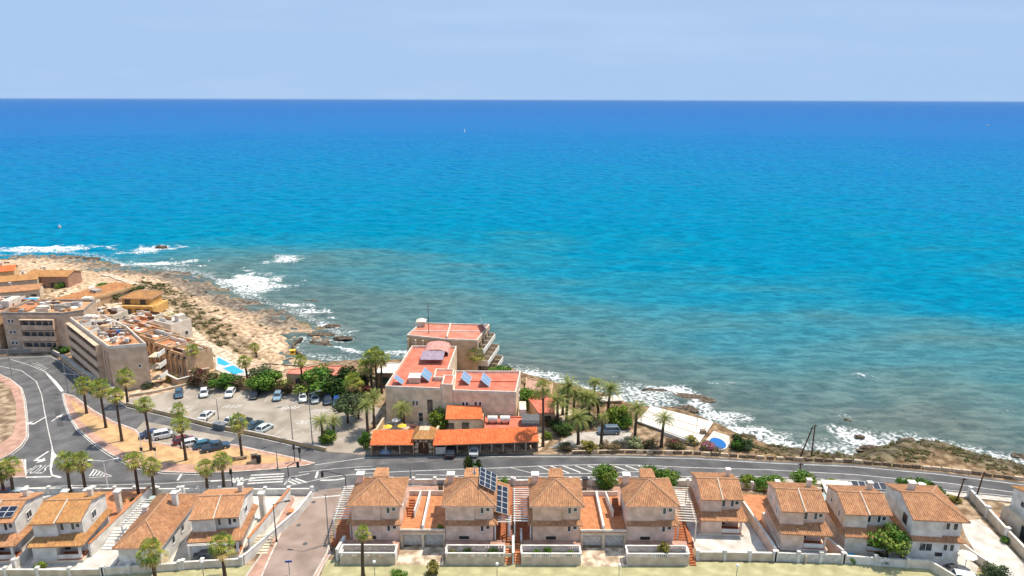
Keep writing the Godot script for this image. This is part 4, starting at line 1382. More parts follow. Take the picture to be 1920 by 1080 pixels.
	villa_gable("gabled villa half hidden behind a round green tree", Vector3(52.4, 0, -89.7), -0.08, 6.4, 0.9, 6.4, M.warm_white, M.tiles, false, "gabled villas to the right")
	corner_villa()
	edge_villa()
	ground_sheet("concrete_yard", [Vector2(27.6, -88.2), Vector2(38.4, -88.0), Vector2(37.2, -106.5), Vector2(27.6, -106.5)], M.pale_concrete, 0.06)
	ground_sheet("patio", [Vector2(38.7, -88.2), Vector2(48.0, -87.6), Vector2(49.5, -104.5), Vector2(37.6, -105.5)], M.terrace_orange, 0.055)
	ground_sheet("patio", [Vector2(48.3, -87.5), Vector2(57.0, -86.6), Vector2(60.5, -104), Vector2(49.8, -104.5)], M.concrete, 0.05)
	ground_sheet("patio", [Vector2(57.3, -86.5), Vector2(65.5, -84.0), Vector2(67.5, -86.5), Vector2(67.2, -103.5), Vector2(60.8, -104)], M.pale_concrete, 0.052)
	wall_box_garage()
	run_wall("boundary_wall", "pink wall with white top between concrete yard and orange patio", [Vector2(38.6, -87.9), Vector2(37.4, -106)], 1.9, 0.22, M.pink_stucco, M.white)
	run_wall("boundary_wall", "orange stained wall with white top right of the orange patio", [Vector2(48.2, -87.5), Vector2(46.6, -92.5)], 1.9, 0.22, M.pink_stucco, M.white)
	run_wall("front_wall", "pale front wall with steel gate of the white concrete yard", [Vector2(27.2, -87.8), Vector2(31.2, -87.8), Vector2(38.4, -87.6)], 1.3, 0.22, M.cream, M.white, 3.6)
	run_wall("front_wall", "white front wall of the villa with the orange patio", [Vector2(38.6, -87.6), Vector2(48.2, -87.2)], 1.35, 0.22, M.door_white, M.white, 3.2)
	run_wall("front_wall", "white front wall under the round green tree", [Vector2(48.4, -87.2), Vector2(57.0, -86.2)], 1.2, 0.22, M.white, M.white, 2.9)
	run_wall("front_wall", "white front wall running forward beside the parked white car", [Vector2(57.2, -86.2), Vector2(60.0, -86.0), Vector2(62.0, -82.0)], 1.3, 0.2, M.warm_white, M.white)
	run_wall("boundary_wall", "long pale wall along the alley by the corner villa", [Vector2(66.6, -94.0), Vector2(67.8, -88.0), Vector2(70.2, -80.0)], 1.2, 0.2, M.warm_white, M.white)
	for e in [[-24.5, -9.6, "behind the villa by the side street"], [-9.4, 0.2, "behind the solar panel villa"], [0.5, 13.6, "behind the third pyramid villa"], [13.9, 27.0, "behind the fourth pyramid villa"], [27.5, 37.2, "behind the concrete yard"]]:
		run_wall("rear_wall", "low white balustrade wall along the coast road " + e[2], [Vector2(e[0], -107.9), Vector2(e[1], -108.2)], 1.0, 0.2, M.warm_white, M.white, 3.2)
	run_wall("rear_wall", "low white wall along the coast road behind the gabled villas", [Vector2(37.4, -107.6), Vector2(49.8, -106.0), Vector2(60.8, -104.6), Vector2(67.4, -103.4)], 1.0, 0.2, M.warm_white, M.white, 4.0)
	rear_bits()
	left_row()

func wall_thing_roof() -> void:
	# small garden structures behind the pyramid villas
	for e in [[-11.6, -101.5, "tall barbecue chimney of brown brick behind the garages by the side street"], [12.2, -103.0, "tall barbecue chimney behind the third pyramid villa"]]:
		var r := thing("barbecue", e[2], "barbecue", Vector3(e[0], 0.05, e[1]), 0.0, "garden barbecues")
		wall_box(r, "hearth", -0.9, 0.9, 0, 1.1, -0.5, 0.5, M.cream)
		wall_box(r, "hood", -0.6, 0.6, 1.103, 2.2, -0.45, 0.45, M.stone_block)
		wall_box(r, "flue", -0.35, 0.35, 2.203, 4.2, -0.3, 0.3, M.stone_block)
		wall_box(r, "flue_cap", -0.5, 0.5, 4.203, 4.4, -0.45, 0.45, M.metal_dark)

func wall_box_garage() -> void:
	var r := thing("basement_garage", "open basement garage below the villa with orange patio", "garage", Vector3(41.2, 0.06, -88.6), -0.08)
	wall_box(r, "pier", -1.7, -1.4, 0, 1.44, 0, 0.35, M.pink_stucco)
	wall_box(r, "pier", 1.3, 1.6, 0, 1.44, 0, 0.35, M.pink_stucco)
	wall_box(r, "garage_door", -1.397, 1.297, 0, 1.2, 0.02, 0.08, M.wood_brown)
	wall_box(r, "lintel", -1.397, 1.297, 1.203, 1.44, 0, 0.35, M.pink_stucco)
	wall_box(r, "ramp_wall", 1.603, 1.8, 0, 1.2, 0, 1.5, M.cream)

func corner_villa() -> void:
	var r := thing("villa", "white corner villa with broad hipped roof beside the alley", "house", Vector3(61.2, 0, -87.3), -0.09)
	var hw := 3.5
	var d := 9.0
	wall_box(r, "plinth", -hw - 0.1, hw + 0.1, 0, 0.4, -d, 0.1, M.white)
	wall_box(r, "wall", -hw, hw, 0.403, 3.9, -d, 0, M.white)
	wall_box(r, "upper_wall", -hw, 0.9, 3.903, 7.1, -d, -0.15, M.white)
	wall_box(r, "upper_wall", 0.903, hw, 3.903, 7.1, -d, -0.45, M.white)
	slope(r, "skirt_roof", [Vector3(-hw - 0.3, 3.85, 0.5), Vector3(hw + 0.3, 3.85, 0.5), Vector3(hw, 4.3, -0.44), Vector3(-hw, 4.3, -0.14)], M.tiles)
	slope(r, "skirt_roof", [Vector3(-hw - 0.6, 3.85, -d), Vector3(-hw - 0.6, 3.85, 0.4), Vector3(-hw, 4.3, -0.1), Vector3(-hw, 4.3, -d)], M.tiles)
	# a gabled left end and a hipped right end
	var A := Vector3(-hw - 0.3, 7.2, 0.5)
	var B := Vector3(hw + 0.5, 7.2, 0.5)
	var C := Vector3(hw + 0.5, 7.2, -d - 0.3)
	var R := Vector3(0.6, 8.9, -4.2)
	var L := Vector3(-hw - 0.3, 8.9, -4.2)
	slope(r, "roof", [A, B, R, L], M.tiles)
	slope(r, "roof", [B, C, R], M.tiles)
	slope(r, "roof", [C, Vector3(-hw - 0.3, 7.2, -d - 0.3), L, R], M.tiles)
	var g := geo()
	g.tri(Vector3(-hw, 7.1, -d), Vector3(-hw, 7.1, 0), Vector3(-hw, 8.75, -4.2))
	put("gable", g, M.white, r)
	for e in [[B, R], [C, R], [L, R]]:
		var t := geo()
		t.tube(e[0] + Vector3.UP * 0.05, e[1] + Vector3.UP * 0.05, 0.13, 0.13, 6)
		put("ridge_cap", t, M.ridge_clay, r)
	chimney(r, -1.6, -5.6, 7.6, 9.7, 0.8)
	window(r, Vector3(1.6, 5.9, -0.45), 0.5, 1.0)
	window(r, Vector3(2.65, 5.9, -0.45), 0.55, 1.0)
	window(r, Vector3(-1.2, 2.6, 0), 1.7, 1.2)
	window(r, Vector3(1.5, 2.7, 0), 0.5, 1.0)
	window(r, Vector3(2.4, 2.7, 0), 0.5, 1.0)
	for x in [0.5, 1.0]:
		window(r, Vector3(x, 1.5, 0), 0.3, 0.4, 0, M.frame_dark, "meter_box")
	window(r, Vector3(-hw, 5.7, -2.2), 1.0, 1.3, -PI / 2, M.frame_dark)
	# twin garden pillars with round tops beyond the roof
	for e in [[66.0, -99.6, "tall round-topped white chimney pillar behind the corner villa, left one"], [66.9, -98.2, "tall round-topped white chimney pillar behind the corner villa, right one"]]:
		var c := thing("chimney_pillar", e[2], "pillar", Vector3(e[0], 0.05, e[1]), 0.0, "chimney pillars by the alley")
		wall_box(c, "shaft", -0.5, 0.5, 0, 5.2, -0.5, 0.5, M.cream)
		var q := geo()
		q.tube(Vector3(0, 5.203, 0), Vector3(0, 5.5, 0), 0.62, 0.62, 10)
		put("cap", q, M.white, c)
	solar_array("dark blue solar array lying flat behind the corner villa", Vector3(59.5, 3.2, -103.0), Basis.from_euler(Vector3(0.25, -0.12, 0)), 5, 1, 1.1, 1.7)
	solar_array("second dark solar array lying flat behind the corner villa", Vector3(64.6, 2.9, -101.8), Basis.from_euler(Vector3(0.25, -0.12, 0)), 3, 1, 1.1, 1.7)
	for e in [[59.5, -103.2, 5.6, "white shed under dark solar panels behind the corner villa"], [64.6, -102.0, 3.5, "small white shed under solar panels by the chimney pillars"]]:
		var s := thing("shed", e[3], "shed", Vector3(e[0], 0.05, e[1]), -0.12, "sheds under solar panels")
		wall_box(s, "wall", -e[2] / 2, e[2] / 2, 0, 2.5, -1.0, 1.0, M.warm_white)
		wall_box(s, "flat_roof", -e[2] / 2 - 0.15, e[2] / 2 + 0.15, 2.503, 2.65, -1.15, 1.15, M.white)

func edge_villa() -> void:
	# the white house that the right edge of the picture cuts off, its tiled terrace and balustrade
	var r := thing("villa", "white house with orange tiles at the right edge", "house", Vector3(82.0, 0, -88.4), -0.06)
	wall_box(r, "wall", -4.5, 4.5, 0, 3.3, -9.0, 0.6, M.cream)
	wall_box(r, "upper_wall", -3.6, 4.5, 3.303, 6.3, -8.6, 0, M.white)
	slope(r, "roof", [Vector3(-3.9, 6.4, 0.5), Vector3(4.8, 6.4, 0.5), Vector3(4.8, 7.8, -4.2), Vector3(-3.9, 7.8, -4.2)], M.tiles_ochre)
	slope(r, "roof", [Vector3(4.8, 6.4, -9.0), Vector3(-3.9, 6.4, -9.0), Vector3(-3.9, 7.8, -4.22), Vector3(4.8, 7.8, -4.22)], M.tiles_ochre)
	var g := geo()
	g.tri(Vector3(-3.58, 6.3, -8.6), Vector3(-3.58, 6.3, 0), Vector3(-3.58, 7.65, -4.2))
	put("gable", g, M.white, r)
	window(r, Vector3(-3.6, 5.0, -6.0), 0.8, 0.9, -PI / 2)
	window(r, Vector3(-3.6, 4.9, -2.2), 0.9, 1.3, -PI / 2)
	window(r, Vector3(-4.5, 1.6, -3.4), 1.0, 2.1, -PI / 2, M.frame_dark, "side_door")
	wall_box(r, "terrace", -4.9, -4.503, 0, 0.8, -15.0, -8.0, M.paving_pink)
	run_wall("balustrade", "long white balustrade running down beside the alley", [Vector2(77.6, -104.6), Vector2(76.0, -93.0), Vector2(75.3, -87.0), Vector2(74.8, -77.0)], 1.6, 0.25, M.cream, M.white, 5.0)
	ground_sheet("alley", [Vector2(71.96, -97.88), Vector2(75.41, -98.19), Vector2(74.90, -89.24), Vector2(74.03, -81.67), Vector2(67.17, -81.64), Vector2(70.15, -93.37)], M.pale_concrete, 0.04)

func rear_bits() -> void:
	# things in the strip behind the villas
	var r := thing("carport", "white slanted carport roof on posts by the coast road", "carport", Vector3(54.2, 0.05, -102.8), -0.1)
	for e in [[-1.8, 1.4], [1.8, 1.4], [-1.8, -1.4], [1.8, -1.4]]:
		wall_box(r, "post", e[0] - 0.08, e[0] + 0.08, 0, 2.5 - e[1] * 0.25, e[1] - 0.08, e[1] + 0.08, M.metal_dark)
	var g := geo()
	g.box(Vector3(0, 2.72, 0), Vector3(4.4, 0.1, 3.8), Basis.from_euler(Vector3(0.18, 0, 0)))
	put("roof_panel", g, M.canvas_white, r)
	r = thing("conservatory", "pale green glazed lean-to behind the tree villa", "conservatory", Vector3(51.4, 0.05, -101.0), -0.1)
	wall_box(r, "frame", -1.5, 1.5, 0, 2.2, -1.2, 1.2, M.frame_white)
	for k in 4:
		var x := -1.45 + k * 0.74
		wall_box(r, "roof_pane", x, x + 0.68, 2.203, 2.25, -1.3, 1.3, M.glaze_pale)
	r = thing("garden_shed", "small tiled garden shed behind the orange patio villa", "shed", Vector3(45.6, 0.06, -101.5), -0.08)
	wall_box(r, "wall", -2.4, 2.4, 0, 2.6, -1.5, 1.5, M.pink_stucco)
	slope(r, "roof", [Vector3(-2.6, 2.65, 1.7), Vector3(2.6, 2.65, 1.7), Vector3(2.6, 3.5, -1.7), Vector3(-2.6, 3.5, -1.7)], M.tiles_ochre)
	chimney(r, -1.8, -0.6, 3.0, 4.3, 0.6)
	r = thing("pool_tub", "small round blue paddling pool beside the tree villa", "pool", Vector3(49.6, 0.06, -88.6))
	var t := geo()
	t.tube(Vector3(0, 0, 0), Vector3(0, 0.5, 0), 1.0, 1.0, 14, true)
	put("tub", t, M.sky_blue, r)
	t = geo()
	t.tube(Vector3(0, 0.5, 0), Vector3(0, 0.52, 0), 0.92, 0.92, 14, true)
	put("water", t, M.pool_water, r)
	r = thing("parasol", "white parasol over a table beside the corner villa", "parasol", Vector3(65.4, 0.06, -86.2))
	var p := geo()
	p.tube(Vector3.ZERO, Vector3(0, 2.3, 0), 0.04, 0.04, 5)
	put("pole", p, M.metal_dark, r)
	p = geo()
	for i in 8:
		var a := Vector3(cos(TAU * i / 8), 0, sin(TAU * i / 8)) * 1.3
		var b := Vector3(cos(TAU * (i + 1) / 8), 0, sin(TAU * (i + 1) / 8)) * 1.3
		p.tri(Vector3(0, 2.5, 0), b + Vector3(0, 2.05, 0), a + Vector3(0, 2.05, 0))
	put("canopy", p, M.canvas_white, r)
	r = thing("patio_table", "dark patio table with chairs in front of the corner villa", "table", Vector3(62.8, 0.06, -85.6), 0.3)
	wall_box(r, "table_top", -0.9, 0.9, 0.68, 0.73, -0.45, 0.45, M.metal_dark)
	for x in [-0.8, 0.8]:
		for z in [-0.35, 0.35]:
			wall_box(r, "leg", x - 0.03, x + 0.03, 0, 0.677, z - 0.03, z + 0.03, M.metal_dark)

func left_row() -> void:
	villa_gable("white gabled villa with a red porch, second from the left edge", Vector3(-65.6, 0, -87.6), 0.07, 6.0, 0.5, 6.6, M.white, M.tiles_ochre, true, "gabled villas to the left")
	villa_gable("white gabled villa with a solar panel, cut by the left edge", Vector3(-75.2, 0, -87.4), 0.07, 6.0, 0.5, 6.6, M.white, M.tiles, true, "gabled villas to the left")
	villa_gable("white gabled villa beside the side street with a car under its pergola", Vector3(-43.3, 0, -88.9), 0.08, 6.0, 0.5, 6.6, M.white, M.tiles, true, "gabled villas to the left")
	solar_array("dark solar array on the roof at the left edge", Vector3(-73.4, 6.85, -89.0), Basis.from_euler(Vector3(0.32, 0.07, 0)), 2, 2, 1.2, 1.0)
	var r := thing("villa", "long low villa with one big hipped roof in the left row", "house", Vector3(-52.6, 0, -85.0), 0.02)
	wall_box(r, "wall", -2.9, 2.9, 0, 3.9, -12.6, 0, M.white)
	hip_roof(r, -3.4, 3.4, 0.5, -13.2, 4.0, 2.2, M.tiles)
	chimney(r, 1.6, -8.6, 5.0, 7.2, 0.7, M.white)
	window(r, Vector3(2.9, 2.2, -4.0), 0.8, 1.1, PI / 2)
	window(r, Vector3(2.9, 2.2, -7.0), 0.8, 1.1, PI / 2)
	chimney(r, -2.6, -7.8, 2.5, 5.4, 0.7, M.white)
	# yards
	ground_sheet("yard", [Vector2(-80, -84.2), Vector2(-80, -106), Vector2(-58.2, -104.5), Vector2(-57.0, -84.6)], M.pale_concrete, 0.05)
	ground_sheet("yard", [Vector2(-56.8, -84.6), Vector2(-58.0, -104.5), Vector2(-45, -104.8), Vector2(-46.6, -86.0)], M.pale_concrete, 0.047)
	ground_sheet("yard", [Vector2(-46.4, -86.2), Vector2(-45.0, -104.8), Vector2(-34.0, -103.8), Vector2(-38.5, -86.8)], M.pale_concrete, 0.044)
	stairs("wide pale steps climbing beside the long hipped villa", Vector3(-59.6, 0.05, -89.6), 0.0, 3.0, 7, 0.14, 0.6, M.white, "pale garden steps")
	stairs("wide cream steps beside the villa on the side street", Vector3(-37.2, 0.05, -88.6), 0.06, 2.4, 7, 0.14, 0.5, M.cream, "pale garden steps")
	pergola("white pergola over a parked dark car", Vector3(-46.4, 0.05, -86.6), 0.08, 5.2, 2.6, 2.7, 9, M.white, "white pergolas of the left row").rotation.y = 0.08
	pergola("white pergola beside the long hipped villa", Vector3(-58.6, 0.05, -91.5), 0.0, 2.6, 7.0, 3.0, 11, M.white, "white pergolas of the left row")
	run_wall("front_wall", "white railing wall in front of the long hipped villa", [Vector2(-57.4, -84.0), Vector2(-47.2, -85.2)], 1.1, 0.2, M.warm_white, M.white, 3.4)
	run_wall("front_wall", "white wall with railing below the pergola with the car", [Vector2(-46.8, -85.4), Vector2(-38.8, -86.2)], 1.1, 0.2, M.warm_white, M.white, 2.6)
	run_wall("front_wall", "cream wall in front of the second villa from the left edge", [Vector2(-80, -83.8), Vector2(-62.0, -83.8), Vector2(-57.6, -84.0)], 1.0, 0.2, M.cream, M.white, 4.5)
	run_wall("side_wall", "white wall climbing along the pavement of the side street", [Vector2(-38.5, -86.4), Vector2(-34.2, -98.0), Vector2(-33.4, -103.6)], 1.5, 0.22, M.white, M.white)
	run_wall("side_wall", "orange-topped white wall right of the villa on the side street", [Vector2(-38.9, -89.5), Vector2(-37.0, -103.0)], 2.2, 0.3, M.white, M.terrace_orange)
	run_wall("side_wall", "orange-topped white wall right of the second villa", [Vector2(-61.6, -88.0), Vector2(-60.6, -103.6)], 2.2, 0.3, M.white, M.terrace_orange)
	run_wall("side_wall", "white baluster wall left of the long hipped villa", [Vector2(-57.2, -98.5), Vector2(-55.2, -103.8)], 1.7, 0.25, M.white, M.white, 2.6)
	run_wall("side_wall", "low white wall between the two leftmost villas", [Vector2(-70.6, -85.0), Vector2(-70.2, -103.0)], 1.4, 0.22, M.white, M.white, 5.0)
	for e in [[-82, -71, "behind the leftmost villa"], [-70.6, -60.4, "behind the second villa"], [-59.8, -46.0, "behind the long hipped villa"], [-45.6, -33.8, "by the zebra crossing"]]:
		run_wall("rear_wall", "white balustrade wall with knobbed pillars " + e[2], [Vector2(e[0], -104.6), Vector2(e[1], -104.8)], 1.1, 0.2, M.white, M.white, 3.4)
	ground_sheet("terrace", [Vector2(-69.8, -95.6), Vector2(-61.9, -95.6), Vector2(-61.2, -104.2), Vector2(-69.8, -104.2)], M.terrace_orange, 0.9)
	for e in [[-67.6, -98.4, "tall white chimney stack behind the second villa, left one"], [-62.6, -98.0, "tall white chimney stack behind the second villa, right one"], [-70.9, -98.0, "tall white chimney stack behind the leftmost villa"], [-39.6, -97.6, "tall white chimney stack behind the villa on the side street"]]:
		var c := thing("chimney_pillar", e[2], "chimney", Vector3(e[0], 0.05, e[1]), 0.0, "chimney stacks of the left row")
		wall_box(c, "shaft", -0.35, 0.35, 0, 4.6, -0.35, 0.35, M.warm_white)
		wall_box(c, "cap", -0.5, 0.5, 4.603, 4.8, -0.5, 0.5, M.white)
	for e in [[-35.6, -99.0, "orange clay pot on the white terrace"], [-35.0, -97.0, "tan round pot near the lamp post"]]:
		var q := thing("flower_pot", e[2], "pot", Vector3(e[0], 0.05, e[1]), 0.0, "pots on the white terrace")
		var g := geo()
		g.tube(Vector3.ZERO, Vector3(0, 0.6, 0), 0.3, 0.5, 10, true)
		put("bowl", g, M.terrace_orange, q)
		g = geo()
		g.tube(Vector3(0, 0.6, 0), Vector3(0, 0.68, 0), 0.55, 0.55, 10, true)
		put("rim", g, M.terrace_orange, q)
	r = thing("water_tank", "pale green water tank beside the long hipped villa", "tank", Vector3(-58.2, 0.05, -99.8))
	var tk := geo()
	tk.tube(Vector3.ZERO, Vector3(0, 2.2, 0), 1.1, 1.1, 14, true)
	put("tank", tk, M.glaze_pale, r)
	tk = geo()
	tk.tube(Vector3(0, 2.2, 0), Vector3(0, 2.5, 0), 1.1, 0.5, 14, true)
	put("lid", tk, M.glaze_pale, r)
# ---------------------------------------------------------------- hotel and town

func inset(pts: Array, e: float) -> Array:
	var r := Geometry2D.offset_polygon(PackedVector2Array(pts), -e, Geometry2D.JOIN_MITER)
	return Array(r[0]) if r.size() > 0 else pts

func flat_block(r: Node, pts: Array, y0: float, y1: float, wall: Material, floor_m: Material, par := 0.45, cap = null) -> void:
	# a flat-roofed volume over an xz outline, with a roof floor and a parapet round it
	var g := geo()
	g.prism(pts, y0, y1)
	put("wall", g, wall, r)
	g = geo()
	g.poly(inset(pts, 0.3), y1 + 0.012)
	put("roof_floor", g, floor_m, r)
	var p := geo()
	for i in pts.size():
		var a: Vector2 = pts[i]
		var b: Vector2 = pts[(i + 1) % pts.size()]
		var n := Vector2(b.y - a.y, a.x - b.x).normalized()
		if not Geometry2D.is_point_in_polygon((a + b) / 2 + n * 0.2, PackedVector2Array(pts)):
			n = -n
		var d := (b - a).normalized()
		var A := a + n * 0.14 - d * 0.01
		var B := b + n * 0.14 - d * 0.27
		p.bar(Vector3(A.x, y1 + par / 2 + 0.003, A.y), Vector3(B.x, y1 + par / 2 + 0.003, B.y), 0.26, par)
	put("parapet", p, cap if cap else wall, r)

func on_wall(r: Node, a: Vector2, b: Vector2, t: float, y: float, w: float, h: float, frame = null, called := "window") -> void:
	# a window on the wall that runs from a to b, its outside to the right of that way seen from above
	var d := (b - a).normalized()
	var p := a.lerp(b, t)
	window(r, Vector3(p.x, y, p.y), w, h, atan2(-d.y, d.x), frame, called)

func strip_windows(r: Node, a: Vector2, b: Vector2, y: float, h: float, depth: float, wall: Material, n: int) -> void:
	# a gallery along a facade: a dark opening with panes, a parapet band proud of it below
	var d := (b - a).normalized()
	var L := a.distance_to(b)
	var o := Node3D.new()
	o.name = "gallery"
	r.add_child(o, true)
	o.position = Vector3(a.x, y, a.y)
	o.rotation.y = atan2(-d.y, d.x)
	# a real gallery: floor slab, parapet at its outer edge, slab above, end walls, windows on the wall behind
	var g := geo()
	g.span(-0.05, L + 0.05, -1.3, -1.1, 0.004, depth)
	put("floor_slab", g, wall, o)
	g = geo()
	g.span(-0.05, L + 0.05, -1.097, 0.0, depth - 0.2, depth)
	put("parapet_band", g, wall, o)
	g = geo()
	g.span(-0.05, L + 0.05, h, h + 0.16, 0.004, depth - 0.02)
	put("lintel_band", g, wall, o)
	for e in [-0.05, L - 0.13]:
		g = geo()
		g.span(e, e + 0.18, -1.097, h - 0.003, 0.004, depth - 0.203)
		put("end_wall", g, wall, o)
	for i in n:
		g = geo()
		var x := L * (i + 0.5) / n
		g.span(x - L / n * 0.38, x + L / n * 0.30, -0.9, h - 0.15, 0.006, 0.05)
		put("pane", g, M.window_grey, o)

func town_house(label: String, at: Vector3, turn: float, w: float, d: float, h: float, wall: Material, floor_m: Material, group: String, cap = null) -> Node3D:
	# a flat-roofed house with windows on its front and right side and a stair box on its roof
	var r := thing("town_house", label, "house", at, turn, group)
	flat_block(r, [Vector2(-w / 2, 0), Vector2(w / 2, 0), Vector2(w / 2, -d), Vector2(-w / 2, -d)], 0, h, wall, floor_m, 0.5, cap)
	var n := maxi(2, int(w / 3.0))
	var fl := maxi(1, int(h / 3.0))
	for k in fl:
		for i in n:
			window(r, Vector3(-w / 2 + w * (i + 0.5) / n, 1.7 + k * 3.0, 0), 0.9, 1.2)
		for i in 2:
			window(r, Vector3(w / 2, 1.7 + k * 3.0, -d * (i + 0.7) / 2.4), 0.9, 1.2, PI / 2)
	if h > 4.9:
		wall_box(r, "stair_box", w * 0.12, w * 0.38, h + 0.02, h + 1.9, -d * 0.85, -d * 0.5, M.warm_white)
	clutter(r, -w / 2 + 0.6, w / 2 - 0.6, -d + 0.6, -0.6, h + 0.02, int(w * d / 5.0))
	return r

func clutter(r: Node, x0: float, x1: float, z0: float, z1: float, y: float, n: int, out: Array = []) -> void:
	# tables, planters, water boxes and low walls that stand about on a roof terrace
	var ms := [M.white, M.terrace_orange, M.tiles_flat, M.warm_white, M.cream, M.metal_grey, M.concrete, M.wood_brown, M.white]
	for i in n:
		var x := rng.randf_range(x0, x1)
		var z := rng.randf_range(z0, z1)
		if out.size() > 0 and not Geometry2D.is_point_in_polygon(Vector2(x, z), PackedVector2Array(out)):
			continue
		var k := rng.randi() % 4
		var s := Vector3(rng.randf_range(0.5, 1.3), rng.randf_range(0.4, 1.1), rng.randf_range(0.5, 1.3))
		if k == 0:
			s = Vector3(rng.randf_range(2.0, 3.6), 0.9, 0.18)
		elif k == 1:
			s = Vector3(rng.randf_range(1.4, 2.6), 0.04 + 0.01 * i / n, rng.randf_range(1.4, 2.6))
		var g := geo()
		g.box(Vector3(0, s.y / 2 + 0.004, 0), s)
		var o := put(["partition", "mat", "roof_box", "planter_box"][k], g, ms[rng.randi() % ms.size()], r)
		o.position = Vector3(x, y, z)

func row_house(label: String, a: Vector2, b: Vector2, y: float, d: float, h: float, wall: Material, tiles: Material, group: String) -> void:
	# a terrace of small dwellings under one ridge; its front is to the right of the way from a to b
	var v := (b - a).normalized()
	var L := a.distance_to(b)
	var r := thing("terraced_house", label, "house", Vector3(a.x, y, a.y), atan2(-v.y, v.x), group)
	wall_box(r, "wall", 0, L, 0, h, -d, 0, wall)
	slope(r, "roof", [Vector3(-0.3, h, 0.4), Vector3(L + 0.3, h, 0.4), Vector3(L + 0.3, h + d * 0.17, -d / 2), Vector3(-0.3, h + d * 0.17, -d / 2)], tiles)
	slope(r, "roof", [Vector3(L + 0.3, h, -d - 0.4), Vector3(-0.3, h, -d - 0.4), Vector3(-0.3, h + d * 0.17, -d / 2 - 0.02), Vector3(L + 0.3, h + d * 0.17, -d / 2 - 0.02)], tiles)
	for s in [0.02, L - 0.02]:
		var g := geo()
		g.tri(Vector3(s, h, 0), Vector3(s, h, -d), Vector3(s, h + d * 0.16, -d / 2))
		put("gable", g, wall, r)
	var n := int(L / 3.4)
	for k in maxi(1, int(h / 2.9)):
		for i in n:
			window(r, Vector3(L * (i + 0.5) / n, 1.5 + k * 2.9, 0), 1.3, 1.4, 0, M.frame_dark)
	for i in int(L / 8.0):
		chimney(r, 4.0 + i * 8.0, -d * 0.6, h, h + d * 0.17 + 0.9, 0.6)

func hotel_panels(label: String, at: Vector3, n: int) -> void:
	var r := solar_array(label, at, Basis.from_euler(Vector3(0.0, -0.08, -0.7)), 1, n, 2.3, 2.1, "solar collector", "solar_collector", M.collector_blue)
	r.set_meta("group", "solar collectors on the hotel roofs")
	var g := geo()
	for z in [-0.8, 0.8]:
		g.tube(Vector3(-0.85, -0.1, z), Vector3(-0.6, -0.95, z * 0.9), 0.04, 0.04, 5)
	put("strut", g, M.metal_grey, r)

